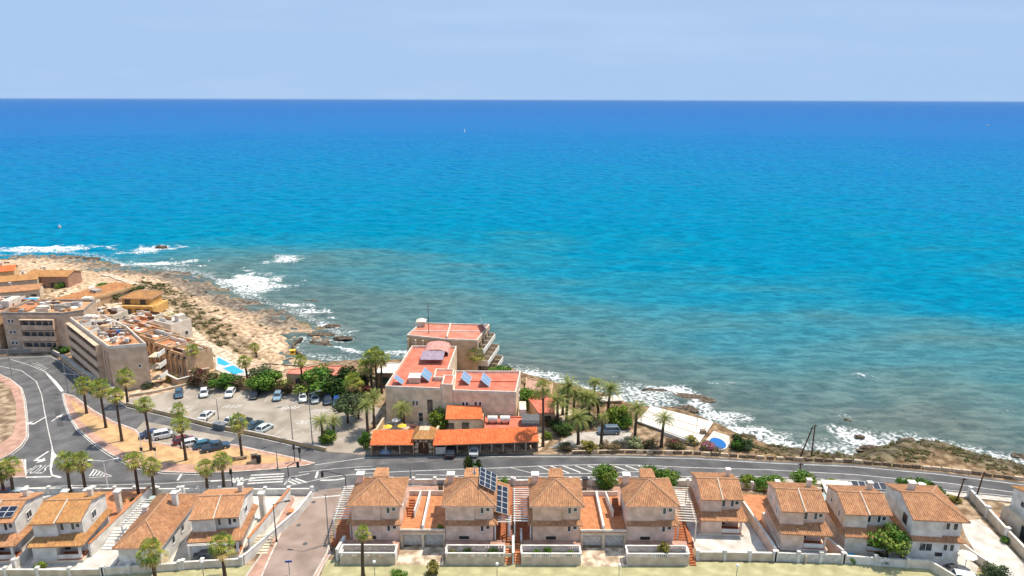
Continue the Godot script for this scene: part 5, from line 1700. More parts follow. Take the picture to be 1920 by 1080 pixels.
func make_hotel() -> void:
	var hg := "blocks of the hotel"
	var A := [Vector2(-26.1, -133.0), Vector2(-14.4, -132.0), Vector2(-13.2, -157.2), Vector2(-24.0, -157.4)]
	var r := thing("hotel_block", "left hotel block with long red flat roof and cream front", "hotel", Vector3.ZERO, 0.0, hg)
	flat_block(r, A, 0, 7.3, M.hotel_wall, M.terrace_red, 0.55, M.warm_white)
	on_wall(r, A[0], A[1], 0.50, 4.3, 0.45, 1.0)
	on_wall(r, A[0], A[1], 0.56, 4.3, 0.45, 1.0)
	on_wall(r, A[0], A[1], 0.79, 3.6, 0.9, 3.0, M.frame_dark, "stair_window")
	on_wall(r, A[0], A[1], 0.62, 1.2, 0.9, 2.0, M.frame_white, "door")
	on_wall(r, A[0], A[1], 0.25, 1.2, 1.0, 2.0, M.frame_dark, "door")
	r = thing("stair_tower", "square stair tower between the two front hotel blocks", "tower", Vector3.ZERO)
	flat_block(r, [Vector2(-14.35, -131.75), Vector2(-12.05, -131.55), Vector2(-12.0, -136.6), Vector2(-14.3, -136.7)], 0, 8.7, M.hotel_wall, M.terrace_red, 0.15, M.warm_white)
	var B := [Vector2(-12.0, -131.7), Vector2(0.9, -130.8), Vector2(2.0, -142.2), Vector2(-12.4, -142.2)]
	r = thing("hotel_block", "right hotel block with red flat roof and arched windows", "hotel", Vector3.ZERO, 0.0, hg)
	flat_block(r, B, 0, 7.1, M.hotel_wall, M.terrace_red, 0.5, M.warm_white)
	for t in [0.16, 0.22, 0.36, 0.43]:
		arched_window(r, B[0], B[1], t, 4.5, 0.5, 1.1 if t < 0.3 else 1.4)
	on_wall(r, B[1], B[2], 0.25, 1.3, 1.0, 2.2, M.frame_dark, "door")
	on_wall(r, B[1], B[2], 0.6, 4.4, 1.0, 1.3)
	wall_box(r, "roof_step", -11.5, 0.9, 7.113, 7.32, -137.4, -137.0, M.terrace_red)
	wall_box(r, "outer_stair", 1.6, 3.0, 0, 3.6, -135.0, -131.0, M.warm_white)
	# link terrace between the blocks
	r = thing("link_terrace", "small red roof terrace behind the stair tower", "terrace", Vector3.ZERO)
	flat_block(r, [Vector2(-16.6, -137.0), Vector2(-12.5, -136.8), Vector2(-12.5, -141.6), Vector2(-16.6, -141.8)], 0, 7.9, M.cream, M.terrace_red, 0.3, M.warm_white)
	# the block by the sea, four storeys down to the rocks
	var C := [Vector2(-25.8, -161.6), Vector2(-16.0, -158.6), Vector2(-8.3, -157.9), Vector2(-5.7, -170.1), Vector2(-23.6, -171.3)]
	r = thing("hotel_block", "seaside hotel block with balconies and a pink red roof", "hotel", Vector3.ZERO, 0.0, hg)
	flat_block(r, C, -5.5, 8.8, M.tan_light, M.roof_pink, 0.35, M.warm_white)
	wall_box(r, "roof_divider", -15.9, -15.6, 8.82, 9.5, -170.0, -159.5, M.warm_white)
	wall_box(r, "roof_step", -24.5, -8.0, 8.83, 8.98, -165.2, -164.9, M.warm_white)
	var d: Vector2 = (C[3] - C[2]).normalized()
	for k in 4:
		var o := Node3D.new()
		o.name = "balcony"
		r.add_child(o, true)
		o.position = Vector3(C[2].x, 5.6 - k * 3.0, C[2].y)
		o.rotation.y = atan2(-d.y, d.x)
		var reach := 1.5 + k * 1.05
		var g := geo()
		g.span(0.3, 12.4, -0.2, 0, 0.004, reach)
		put("slab", g, M.cream, o)
		g = geo()
		g.span(0.3, 12.4, 0.003, 1.0, reach - 0.18, reach)
		put("parapet", g, M.white, o)
		for i in 4:
			g = geo()
			g.span(1.2 + i * 3.0, 3.0 + i * 3.0, 0.05, 2.2, 0.004, 0.05)
			put("glass_door", g, M.glass, o)
		for i in 5:
			g = geo()
			g.span(0.3 + i * 2.98, 0.48 + i * 2.98, 0.003, 1.3, 0.06, reach - 0.19)
			put("partition", g, M.cream, o)
	# open loggia on the left of the seaside block
	for k in 3:
		wall_box(r, "loggia_pillar", -25.6 + k * 1.9, -25.2 + k * 1.9, 0.2, 8.4, -160.9 + k * 0.6, -160.5 + k * 0.6, M.cream)
	wall_box(r, "roof_cabin", -24.2, -22.2, 8.83, 10.2, -170.4, -168.6, M.cream)
	var hipr := geo()
	var hb := Vector3(-23.2, 10.21, -169.5)
	for e in [[hb + Vector3(-1.3, 0, 1.2), hb + Vector3(1.3, 0, 1.2)], [hb + Vector3(1.3, 0, 1.2), hb + Vector3(1.3, 0, -1.2)], [hb + Vector3(1.3, 0, -1.2), hb + Vector3(-1.3, 0, -1.2)], [hb + Vector3(-1.3, 0, -1.2), hb + Vector3(-1.3, 0, 1.2)]]:
		hipr.tri(e[0], e[1], hb + Vector3(0, 0.8, 0))
	put("cabin_roof", hipr, M.warm_white, r)
	for i in 6:
		wall_box(r, "railing_post", -26.0 + i * 0.5, -25.9 + i * 0.5, 9.15, 10.4, -168.0, -167.9, M.white)
	# pink vault and lilac awning on the left block
	r = thing("vaulted_roof", "pink barrel vault on the hotel roof before the seaside block", "vault", Vector3(-17.6, 7.35, -151.5))
	var vg := geo()
	for i in 8:
		var a := PI * i / 8
		var b := PI * (i + 1) / 8
		var p := Vector3(cos(a) * 2.9, 0.7 + sin(a) * 1.0, 0)
		var q := Vector3(cos(b) * 2.9, 0.7 + sin(b) * 1.0, 0)
		var L := Vector3(0, 0, -6.0)
		vg.quad(p, p + L, q + L, q)
		vg.quad(q - Vector3(0, 0.12, 0), q - Vector3(0, 0.12, 0) + L, p - Vector3(0, 0.12, 0) + L, p - Vector3(0, 0.12, 0))
		vg.quad(p - Vector3(0, 0.25, 0), p, q, q - Vector3(0, 0.25, 0))
	put("vault", vg, M.vault_pink, r)
	for x in [-2.9, 2.75]:
		wall_box(r, "side_wall", x, x + 0.15, 0, 0.7, -6, 0, M.cream)
	r = thing("awning", "lilac grey awning on the hotel roof", "awning", Vector3(-18.0, 7.35, -148.6))
	vg = geo()
	vg.box(Vector3(0, 1.35, 0), Vector3(5.2, 0.1, 4.4), Basis.from_euler(Vector3(0.12, 0, 0)))
	put("canvas", vg, M.canopy_purple, r)
	for e in [[-2.4, 1.9], [2.4, 1.9], [-2.4, -1.9], [2.4, -1.9]]:
		wall_box(r, "post", e[0] - 0.06, e[0] + 0.06, 0, 1.25 - e[1] * 0.12, e[1] - 0.06, e[1] + 0.06, M.metal_dark)
	r = thing("roof_kiosk", "white box beside the solar collectors on the left block", "box", Vector3(-20.4, 7.32, -136.8))
	wall_box(r, "body", -1.2, 1.2, 0, 1.2, -1.2, 1.2, M.cream)
	wall_box(r, "lid", -1.35, 1.35, 1.203, 1.35, -1.35, 1.35, M.white)
	hotel_panels("solar collector at the left corner of the left hotel roof", Vector3(-23.6, 8.2, -135.6), 1)
	hotel_panels("tall solar collector beside the white roof box", Vector3(-18.1, 8.4, -138.0), 2)
	hotel_panels("left solar collector of the right hotel roof", Vector3(-9.6, 8.0, -137.2), 2)
	hotel_panels("right solar collector of the right hotel roof", Vector3(-5.4, 8.0, -136.2), 2)
	r = thing("antenna_mast", "tall thin antenna mast on the seaside hotel roof", "antenna", Vector3(-20.6, 8.82, -163.6))
	var m := geo()
	m.tube(Vector3.ZERO, Vector3(0, 7.6, 0), 0.09, 0.06, 6)
	put("pole", m, M.metal_dark, r)
	for i in 4:
		m = geo()
		m.span(-0.5, 0.5, 5.9 + i * 0.45, 5.96 + i * 0.45, -0.05, 0.05)
		put("aerial_rod", m, M.metal_grey, r)
	solar_array("steep dark panel at the right edge of the seaside roof", Vector3(-6.9, 9.9, -166.4), Basis.from_euler(Vector3(0.0, 0.2, -1.0)), 1, 5, 1.9, 1.6).set_meta("group", "roof panels")
	carports()
	forecourt()

func arched_window(r: Node, a: Vector2, b: Vector2, t: float, y: float, w: float, h: float) -> void:
	var d := (b - a).normalized()
	var p := a.lerp(b, t)
	var g := geo()
	g.span(-w / 2, w / 2, -h / 2, h / 2 - w / 2, 0.004, 0.03)
	for i in 6:
		var a0 := PI * i / 6
		var a1 := PI * (i + 1) / 6
		var c := Vector3(0, h / 2 - w / 2, 0.03)
		g.tri(c, c + Vector3(cos(a0), sin(a0), 0) * w / 2, c + Vector3(cos(a1), sin(a1), 0) * w / 2)
	var f := geo()
	f.span(-w / 2 - 0.12, -w / 2, -h / 2 - 0.1, h / 2 - w / 2, 0, 0.09)
	f.span(w / 2, w / 2 + 0.12, -h / 2 - 0.1, h / 2 - w / 2, 0, 0.09)
	for i in 6:
		var a0 := PI * i / 6
		var a1 := PI * (i + 1) / 6
		var c := Vector3(0, h / 2 - w / 2, 0)
		f.bar(c + Vector3(cos(a0), sin(a0), 0.045 / (w / 2 + 0.06)) * (w / 2 + 0.06), c + Vector3(cos(a1), sin(a1), 0.045 / (w / 2 + 0.06)) * (w / 2 + 0.06), 0.09, 0.12)
	f.span(-w / 2, w / 2, -h / 2 - 0.12, -h / 2, 0, 0.13)
	var o := put("arched_window", f, M.frame_white, r)
	o.position = Vector3(p.x, y, p.y)
	o.rotation.y = atan2(-d.y, d.x)
	put("pane", g, M.glass, o)

func carports() -> void:
	for e in [[Vector2(-26.5, -117.6), Vector2(-18.4, -117.8), 3, "left carport with bright orange tile roof before the hotel"], [Vector2(-14.7, -117.6), Vector2(5.2, -119.2), 9, "long right carport with bright orange tile roof before the hotel"]]:
		var a: Vector2 = e[0]
		var b: Vector2 = e[1]
		var v := (b - a).normalized()
		var L := a.distance_to(b)
		var r := thing("carport", e[3], "carport", Vector3(a.x, 0.02, a.y), atan2(-v.y, v.x), "carports with orange roofs")
		slope(r, "roof", [Vector3(0, 2.5, 0), Vector3(L, 2.5, 0), Vector3(L, 3.5, -4.2), Vector3(0, 3.5, -4.2)], M.tiles_orange)
		for i in e[2] + 1:
			var x: float = 0.15 + (L - 0.3) * i / e[2]
			wall_box(r, "post", x - 0.09, x + 0.09, 0, 2.38, -1.5, -1.3, M.warm_white)
		wall_box(r, "beam", 0.1, L - 0.1, 2.18, 2.36, -1.29, -1.15, M.wood_brown)
		wall_box(r, "back_wall", 0, L, 0, 3.2, -4.2, -4.0, M.grey_stucco)
		for x in [0.0, L - 0.2]:
			wall_box(r, "end_wall", x, x + 0.2, 0, 2.4, -3.997, -0.9, M.tan_light)
	# the gatehouse between them
	var r := thing("gatehouse", "stone gatehouse with arched brown door between the carports", "gatehouse", Vector3(-16.6, 0.02, -118.7))
	for s in [-1.0, 1.0]:
		for k in 5:
			var g := geo()
			var w := 0.62 + 0.08 * (k % 2)
			g.span(s * 1.0, s * (1.0 + w), k * 0.46, k * 0.46 + 0.44, -0.8, 0.02 + 0.03 * (k % 2))
			put("pier_stone", g, M.stone_block if k % 2 == 0 else M.stone_cream, r)
	for i in 7:
		var a := PI * (i + 0.5) / 7
		var g := geo()
		g.box(Vector3(cos(a) * 1.22, 1.95 + sin(a) * 1.0, -0.3), Vector3(0.42, 0.55, 0.7), Basis.from_euler(Vector3(0, 0, a - PI / 2)))
		put("arch_stone", g, M.stone_cream if i % 2 == 0 else M.stone_block, r)
	wall_box(r, "wall", -1.75, 1.75, 2.4, 3.5, -0.9, -0.45, M.stone_cream)
	wall_box(r, "side_wall", -1.75, -1.55, 0, 3.5, -3.6, -0.9, M.cream)
	wall_box(r, "side_wall", 1.55, 1.75, 0, 3.5, -3.6, -0.9, M.cream)
	for x in [-0.5, 0.5]:
		var dr := wall_box(r, "door_leaf", x - 0.48, x + 0.48, 0, 2.5, -0.62, -0.5, M.wood_brown)
		wall_box(dr, "handle", x * 0.3 - 0.04, x * 0.3 + 0.04, 1.0, 1.25, -0.49, -0.45, M.metal_dark)
	slope(r, "roof", [Vector3(-2.1, 3.4, 0.4), Vector3(2.1, 3.4, 0.4), Vector3(1.0, 4.3, -1.5), Vector3(-1.0, 4.3, -1.5)], M.tiles_ochre)
	slope(r, "roof", [Vector3(2.1, 3.4, 0.4), Vector3(2.1, 3.4, -4.2), Vector3(1.0, 4.3, -3.2), Vector3(1.0, 4.3, -1.5)], M.tiles_ochre)
	slope(r, "roof", [Vector3(-2.1, 3.4, -4.2), Vector3(-2.1, 3.4, 0.4), Vector3(-1.0, 4.3, -1.5), Vector3(-1.0, 4.3, -3.2)], M.tiles_ochre)
	wall_box(r, "roof_top", -1.0, 1.0, 4.2, 4.32, -3.2, -1.5, M.stone_cream)
	var s := thing("notice_board", "white notice panel beside the brown gate", "sign", Vector3(-13.4, 0.02, -118.6), 0.06)
	wall_box(s, "panel", -0.95, 0.95, 0.2, 1.6, -0.05, 0.05, M.white)
	for x in [-0.8, 0.8]:
		wall_box(s, "leg", x - 0.04, x + 0.04, 0, 0.197, -0.04, 0.04, M.metal_grey)
	s = thing("accessible_sign", "small blue parking sign under the right carport", "sign", Vector3(2.4, 0.02, -120.6), 0.06)
	wall_box(s, "post", -0.03, 0.03, 0, 1.4, -0.03, 0.03, M.metal_grey)
	wall_box(s, "plate", -0.22, 0.22, 1.403, 2.0, -0.02, 0.02, M.sign_blue)
	s = thing("stacked_goods", "pale blue tarpaulin pile under the left carport", "tarpaulin", Vector3(-24.0, 0.02, -119.6))
	var g := geo()
	for i in 10:
		var a := TAU * i / 10
		var b := TAU * (i + 1) / 10
		g.tri(Vector3(0, 1.1, 0), Vector3(cos(b) * 1.3, 0, sin(b) * 0.8), Vector3(cos(a) * 1.3, 0, sin(a) * 0.8))
	put("cover", g, M.collector_blue, s)

func forecourt() -> void:
	ground_sheet("forecourt", [Vector2(-28.59, -127.46), Vector2(-24.94, -137.39), Vector2(-27.45, -140.61), Vector2(4.90, -145.10), Vector2(13.35, -138.19), Vector2(9.24, -127.71), Vector2(5.41, -120.41), Vector2(-26.24, -119.17)], M.path, 0.03)
	var r := thing("courtyard_house", "low hotel annexe with orange roof in the courtyard", "annexe", Vector3(-12.6, 0.03, -126.9), 0.02)
	wall_box(r, "wall", 0, 6.6, 0, 3.5, -4.0, 0, M.hotel_wall)
	slope(r, "roof", [Vector3(-0.6, 3.55, 0.5), Vector3(7.0, 3.55, 0.5), Vector3(6.4, 4.3, -4.2), Vector3(-0.6, 4.5, -4.2)], M.tiles_orange)
	window(r, Vector3(0.5, 1.4, 0), 1.0, 2.0, 0, M.frame_dark, "door")
	window(r, Vector3(3.4, 1.9, 0), 1.2, 1.2, 0, M.frame_dark)
	wall_box(r, "buttress", 6.603, 7.0, 0, 3.6, -2.0, 0.8, M.tan_light)
	# red service terrace with its tank and grey barrel canopy
	r = thing("service_terrace", "raised red terrace with pipes right of the annexe", "terrace", Vector3.ZERO)
	flat_block(r, [Vector2(-5.4, -123.4), Vector2(4.9, -123.2), Vector2(5.4, -130.2), Vector2(-5.4, -130.4)], 0.03, 2.2, M.tan_light, M.terrace_red, 0.25, M.terrace_red)
	r = thing("water_tank", "white horizontal tank on the red service terrace", "tank", Vector3(-2.6, 2.25, -127.6))
	for x in [-1.2, 1.3]:
		var g := geo()
		g.tube(Vector3(x - 1.0, 0.95, 0), Vector3(x + 1.0, 0.95, 0), 0.62, 0.62, 12, true)
		put("drum", g, M.white, r)
	for x in [-1.9, -0.4, 0.6, 2.0]:
		wall_box(r, "cradle", x - 0.08, x + 0.08, 0, 0.4, -0.6, 0.6, M.metal_dark)
	r = thing("barrel_canopy", "grey barrel shaped canopy at the end of the red terrace", "canopy", Vector3(3.9, 2.25, -127.4))
	var g := geo()
	for i in 8:
		var a := PI * i / 8
		var b := PI * (i + 1) / 8
		g.quad(Vector3(-1.9, 0.3 + sin(a) * 1.5, cos(a) * 1.9), Vector3(1.6, 0.3 + sin(a) * 1.5, cos(a) * 1.9), Vector3(1.6, 0.3 + sin(b) * 1.5, cos(b) * 1.9), Vector3(-1.9, 0.3 + sin(b) * 1.5, cos(b) * 1.9))
	put("shell", g, M.canopy_grey, r)
	for x in [-1.8, 1.5]:
		for z in [-1.8, 1.8]:
			wall_box(r, "foot", x - 0.05, x + 0.05, 0, 0.35, z - 0.05, z + 0.05, M.metal_dark)
	# red roofed buildings to the right of the hotel
	r = thing("flat_house", "low red roofed building right of the hotel behind the palms", "house", Vector3.ZERO)
	flat_block(r, [Vector2(5.6, -131.0), Vector2(8.8, -131.0), Vector2(9.5, -139.5), Vector2(3.2, -139.5)], 0.03, 2.6, M.tan_light, M.terrace_red, 0.2, M.terrace_red)
	window(r, Vector3(7.4, 1.4, -131.0), 1.2, 1.4, 0, M.frame_dark)
	r = thing("flat_house", "pinkish terrace roof by the water behind the hotel", "house", Vector3.ZERO)
	flat_block(r, [Vector2(3.0, -145.0), Vector2(9.0, -144.0), Vector2(9.6, -150.0), Vector2(3.4, -153.5)], -4.0, 1.2, M.tan_light, M.paving_pink, 0.2)
	# walls and furniture of the forecourt
	run_wall("courtyard_wall", "cream courtyard wall with plants behind the left carport", [Vector2(-25.6, -122.6), Vector2(-18.6, -122.4)], 2.0, 0.3, M.cream, M.ochre_pale)
	run_wall("courtyard_wall", "ochre stair wall left of the hotel forecourt", [Vector2(-27.4, -122.0), Vector2(-26.4, -131.5)], 1.4, 0.3, M.ochre_pale, M.cream)
	run_wall("courtyard_wall", "ochre wall behind the gatehouse", [Vector2(-17.6, -122.6), Vector2(-17.2, -127.0)], 1.8, 0.3, M.ochre_pale, M.cream)
	run_wall("courtyard_wall", "second ochre wall behind the gatehouse", [Vector2(-15.4, -122.6), Vector2(-14.6, -127.0)], 1.8, 0.3, M.ochre_pale, M.cream)
	for e in [[-24.6, -126.0, M.yellow, "yellow parasol in the hotel forecourt, left one"], [-21.8, -126.4, M.yellow, "yellow parasol in the hotel forecourt, right one"], [-23.4, -129.0, M.canvas_white, "white parasol in the hotel forecourt"]]:
		parasol(e[3], Vector3(e[0], 0.06, e[1]), e[2], 0.95)
	# buildings left of the hotel
	r = thing("beach_restaurant", "long low building with salmon red roof behind the car park trees", "restaurant", Vector3.ZERO)
	flat_block(r, [Vector2(-52.3, -150.4), Vector2(-38.0, -149.2), Vector2(-37.4, -155.0), Vector2(-46.0, -156.0), Vector2(-52.4, -153.0)], -2.0, 3.2, M.tan_light, M.roof_pink, 0.2, M.roof_pink)
	for t in [0.2, 0.45, 0.7]:
		on_wall(r, Vector2(-52.3, -150.4), Vector2(-38.0, -149.2), t, 1.6, 1.4, 1.3, M.frame_dark)
	for e in [[-44.5, -152.5], [-40.0, -153.5]]:
		wall_box(r, "roof_vent", e[0] - 0.3, e[0] + 0.3, 3.22, 4.0, e[1] - 0.3, e[1] + 0.3, M.brick_step)
	r = thing("beach_bar", "brick building with white flat roof left of the hotel", "house", Vector3.ZERO)
	flat_block(r, [Vector2(-31.6, -150.6), Vector2(-26.6, -150.4), Vector2(-25.6, -156.6), Vector2(-31.4, -157.4)], -1.0, 3.4, M.brick_wall, M.canvas_white, 0.2, M.white)
	on_wall(r, Vector2(-31.6, -150.6), Vector2(-26.6, -150.4), 0.4, 1.5, 1.6, 1.8, M.frame_dark, "door")
	parasol("white parasol beside the salmon roofed building", Vector3(-50.04, 0.02, -151.60), M.canvas_white, 1.6)
	ground_sheet("turf", [Vector2(-31.55, -144.82), Vector2(-29.87, -144.83), Vector2(-30.69, -149.92), Vector2(-32.18, -149.91)], M.turf, 0.06)

func parasol(label: String, at: Vector3, m: Material, s: float) -> void:
	var r := thing("parasol", label, "parasol", at, 0.0, "parasols")
	var p := geo()
	p.tube(Vector3.ZERO, Vector3(0, 2.3, 0), 0.04, 0.04, 5)
	put("pole", p, M.metal_dark, r)
	p = geo()
	for i in 8:
		var a := Vector3(cos(TAU * i / 8), 0, sin(TAU * i / 8)) * s
		var b := Vector3(cos(TAU * (i + 1) / 8), 0, sin(TAU * (i + 1) / 8)) * s
		p.tri(Vector3(0, 2.6, 0), b + Vector3(0, 2.1, 0), a + Vector3(0, 2.1, 0))
	put("canopy", p, m, r)

func make_town() -> void:
	# extra colours of the town
	mat("hotel_wall", Color(0.82, 0.64, 0.47), 0.9, "stucco", 0.1)
	mat("tan_light", Color(0.60, 0.41, 0.26), 0.9, "stucco", 0.1)
	mat("ochre_pale", Color(0.70, 0.47, 0.25), 0.9, "stucco", 0.1)
	mat("brick_wall", Color(0.45, 0.26, 0.18), 0.9, "dirt", 0.2)
	mat("window_grey", Color(0.09, 0.10, 0.12), 0.2, "", 1.0, 0.0, 0.6)
	mat("canopy_grey", Color(0.13, 0.13, 0.14), 0.5, "stucco", 0.3)
	var g := "apartment blocks by the curve"
	# the wide block above the road
	var A := [Vector2(-133.5, -173.6), Vector2(-117.4, -173.4), Vector2(-113.6, -176.2), Vector2(-116.0, -186.0), Vector2(-134.0, -186.0)]
	var r := thing("apartment_block", "wide taupe apartment block with three dark galleries above the curve", "apartments", Vector3.ZERO, 0.0, g)
	flat_block(r, A, -1.0, 10.2, M.taupe, M.tiles_flat, 0.6, M.grey_stucco)
	var a := Vector2(-128.4, -173.55)
	var b := Vector2(-119.6, -173.43)
	for k in 3:
		strip_windows(r, a, b, 1.7 + k * 3.0, 1.3, 1.3, M.taupe, 5)
		on_wall(r, A[0], A[1], 0.1, 2.4 + k * 3.0, 0.6, 0.8)
		on_wall(r, A[0], A[1], 0.16, 2.4 + k * 3.0, 0.6, 0.8)
	wall_box(r, "roof_box", -126.6, -124.2, 10.22, 11.3, -179.0, -177.0, M.warm_white)
	clutter(r, -132, -117, -184.5, -175.5, 10.22, 60)
	wall_box(r, "roof_terrace", -133.0, -128.5, 10.22, 10.6, -184.0, -176.0, M.terrace_orange)
	town_house("tan apartment end cut by the left edge of the picture", Vector3(-139.5, -1.0, -173.2), 0.0, 9.0, 14.0, 11.0, M.tan_light, M.terrace_orange, g)
	# the long slanting block with four galleries
	var B := [Vector2(-113.0, -169.4), Vector2(-91.2, -148.0), Vector2(-83.6, -150.0), Vector2(-94.6, -162.4), Vector2(-105.0, -171.0)]
	r = thing("apartment_block", "long slanting apartment block with four dark galleries along its side", "apartments", Vector3.ZERO, 0.0, g)
	flat_block(r, B, -1.0, 10.2, M.taupe_pale, M.tiles_flat, 0.7, M.warm_white)
	var u: Vector2 = (B[1] - B[0]).normalized()
	for k in 4:
		strip_windows(r, B[0] + u * 1.2, B[1] - u * 5.5, 0.3 + k * 2.75, 1.2, 1.4, M.taupe_pale, 9)
	for k in 2:
		var pl := geo()
		var p: Vector2 = B[1] - u * (1.4 + k * 1.8)
		pl.box(Vector3(p.x - 0.1, 4.5, p.y + 0.1), Vector3(0.9, 9.0, 0.5), Basis.from_euler(Vector3(0, atan2(-u.y, u.x), 0)))
		put("pilaster", pl, M.taupe, r)
	on_wall(r, B[1], B[2], 0.75, 5.6, 0.5, 0.6)
	var rp := geo()
	rp.poly([Vector2(-91.6, -150.6), Vector2(-86.2, -151.6), Vector2(-92.6, -159.4), Vector2(-97.0, -156.0)], 10.23)
	put("roof_terrace", rp, M.terrace_orange, r)
	for e in [[-107.6, -169.0, 2.6, 1.3, 1.8, M.warm_white], [-103.4, -166.4, 2.0, 1.0, 1.6, M.cream], [-99.4, -161.4, 2.0, 1.2, 1.8, M.tan_light], [-95.6, -159.0, 2.2, 0.7, 1.4, M.blue_cloth]]:
		wall_box(r, "roof_box", e[0] - e[2] / 2, e[0] + e[2] / 2, 10.22, 10.22 + e[3], e[1] - e[4] / 2, e[1] + e[4] / 2, e[5])
	var pw := geo()
	for e in [[0.30, 0.0], [0.55, 0.0]]:
		var p: Vector2 = B[0].lerp(B[1], e[0])
		var q: Vector2 = B[4].lerp(B[3], e[0])
		pw.bar(Vector3(p.x, 10.7, p.y), Vector3(q.x, 10.7, q.y), 0.2, 0.95)
	put("party_wall", pw, M.white, r)
	clutter(r, -112, -86, -171, -150, 10.22, 260, inset(B, 1.2))
	# balconies at the end of the slanting block
	for k in 3:
		wall_box(r, "balcony_slab", -84.0, -81.6, 1.6 + k * 2.75, 1.8 + k * 2.75, -154.0, -150.6, M.cream)
		wall_box(r, "balcony_parapet", -81.8, -81.6, 1.803 + k * 2.75, 2.7 + k * 2.75, -154.0, -150.6, M.white)
	# stepped brown terrace houses
	var tg := "stepped brown terrace houses"
	var names := ["first and farthest", "second", "third", "fourth and nearest"]
	for k in 4:
		var p := Vector2(-99.0, -172.0).lerp(Vector2(-80.5, -158.0), k / 3.0)
		r = thing("terraced_house", "%s of the stepped brown terrace houses" % names[k], "house", Vector3(p.x, -1.0, p.y), -0.55, tg)
		var h := 7.0 - 0.3 * k
		flat_block(r, [Vector2(-3.6, 0), Vector2(3.6, 0), Vector2(3.6, -6.5), Vector2(-3.6, -6.5)], 0, h, M.tan_light, M.terrace_orange, 0.5, M.tan_light)
		for x in [-3.2, -1.2, 1.2, 3.2]:
			wall_box(r, "pilaster", x - 0.3, x + 0.3, 0, h - 0.5, 0.003, 0.5, M.tan_light)
		wall_box(r, "roof_wall", -3.2, 3.2, h + 0.02, h + 0.9, -4.4, -4.2, M.white)
		clutter(r, -3.0, 3.0, -5.9, -0.8, h + 0.02, 9)
		for x in [-2.2, 0.0, 2.2]:
			arched_window(r, Vector2(x - 0.5, 0), Vector2(x + 0.5, 0), 0.5, 2.4, 0.8, 2.2)
			window(r, Vector3(x, 5.4, 0), 0.7, 1.0, 0, M.frame_dark)
	run_wall("garden_wall", "stepped garden wall below the brown terrace houses", [Vector2(-82.5, -154.5), Vector2(-78.0, -151.0), Vector2(-75.5, -153.5)], 1.6, 0.3, M.tan_light, M.white)
	run_wall("garden_wall", "plain brown end wall beside the blue pool", [Vector2(-77.0, -154.6), Vector2(-73.0, -156.6)], 2.2, 0.4, M.tan_light, M.cream)
	# houses of the headland
	var hg := "houses on the headland"
	r = thing("villa", "yellow ochre house with hipped roof facing the beach path", "house", Vector3(-117.8, -0.8, -207.0), -0.05, hg)
	wall_box(r, "wall", -6.0, 6.2, 0, 2.8, -9, 0, M.ochre)
	wall_box(r, "upper_wall", -4.4, 4.6, 2.803, 5.4, -8.4, -1.6, M.ochre)
	hip_roof(r, -5.0, 5.2, -1.0, -9.0, 5.5, 1.7, M.tiles_ochre)
	wall_box(r, "balcony", -6.2, 6.4, 2.803, 3.5, -1.2, 0.6, M.ochre)
	for x in [-4.4, -1.6, 1.4, 4.2]:
		window(r, Vector3(x, 1.3, 0), 1.5, 1.9, 0, M.frame_dark)
	for x in [-2.6, 2.4]:
		window(r, Vector3(x, 4.2, -1.6), 1.6, 1.4, 0, M.frame_dark)
	row_house("long house with ochre tile roof at the top of the headland", Vector2(-172.0, -238.0), Vector2(-157.2, -238.0), -0.6, 8.0, 4.6, M.brick_wall, M.tiles_ochre, hg)
	row_house("orange roofed terrace at the far left edge", Vector2(-204.0, -236.0), Vector2(-182.0, -246.5), -0.6, 8.0, 4.6, M.ochre_pale, M.tiles_orange, hg)
	row_house("second terrace from the far left with small dark windows", Vector2(-196.0, -222.0), Vector2(-166.0, -235.0), -0.6, 7.5, 4.4, M.cream, M.tiles_ochre, hg)
	row_house("third terrace of the far left with a yellow awning", Vector2(-184.0, -212.0), Vector2(-158.0, -224.0), -0.6, 7.0, 3.8, M.cream, M.tiles, hg)
	r = thing("town_house", "big low house with worn ochre roof left of the dark tree", "house", Vector3(-143.5, -0.8, -208.5), -0.42, hg)
	wall_box(r, "wall", -6.0, 6.0, 0, 3.2, -26.0, 0, M.tan_light)
	slope(r, "roof", [Vector3(-6.3, 3.25, 0.3), Vector3(6.3, 3.25, 0.3), Vector3(6.3, 3.7, -26.3), Vector3(-6.3, 3.7, -26.3)], M.tiles_worn)
	wall_box(r, "roof_light", -2.6, 0.6, 3.6, 4.4, -16.0, -14.0, M.concrete)
	wall_box(r, "parapet", 6.0, 6.3, 3.25, 4.3, -26, 0.2, M.ochre_pale)
	run_wall("headland_wall", "pale concrete ramp wall between the worn roof and dark tree", [Vector2(-131.0, -206.0), Vector2(-149.0, -238.0)], 1.6, 1.8, M.pale_concrete, null, 0.0, -0.8)
	# crowded flat roofs behind the apartment blocks
	var cg := "crowded flat roofs behind the apartments"
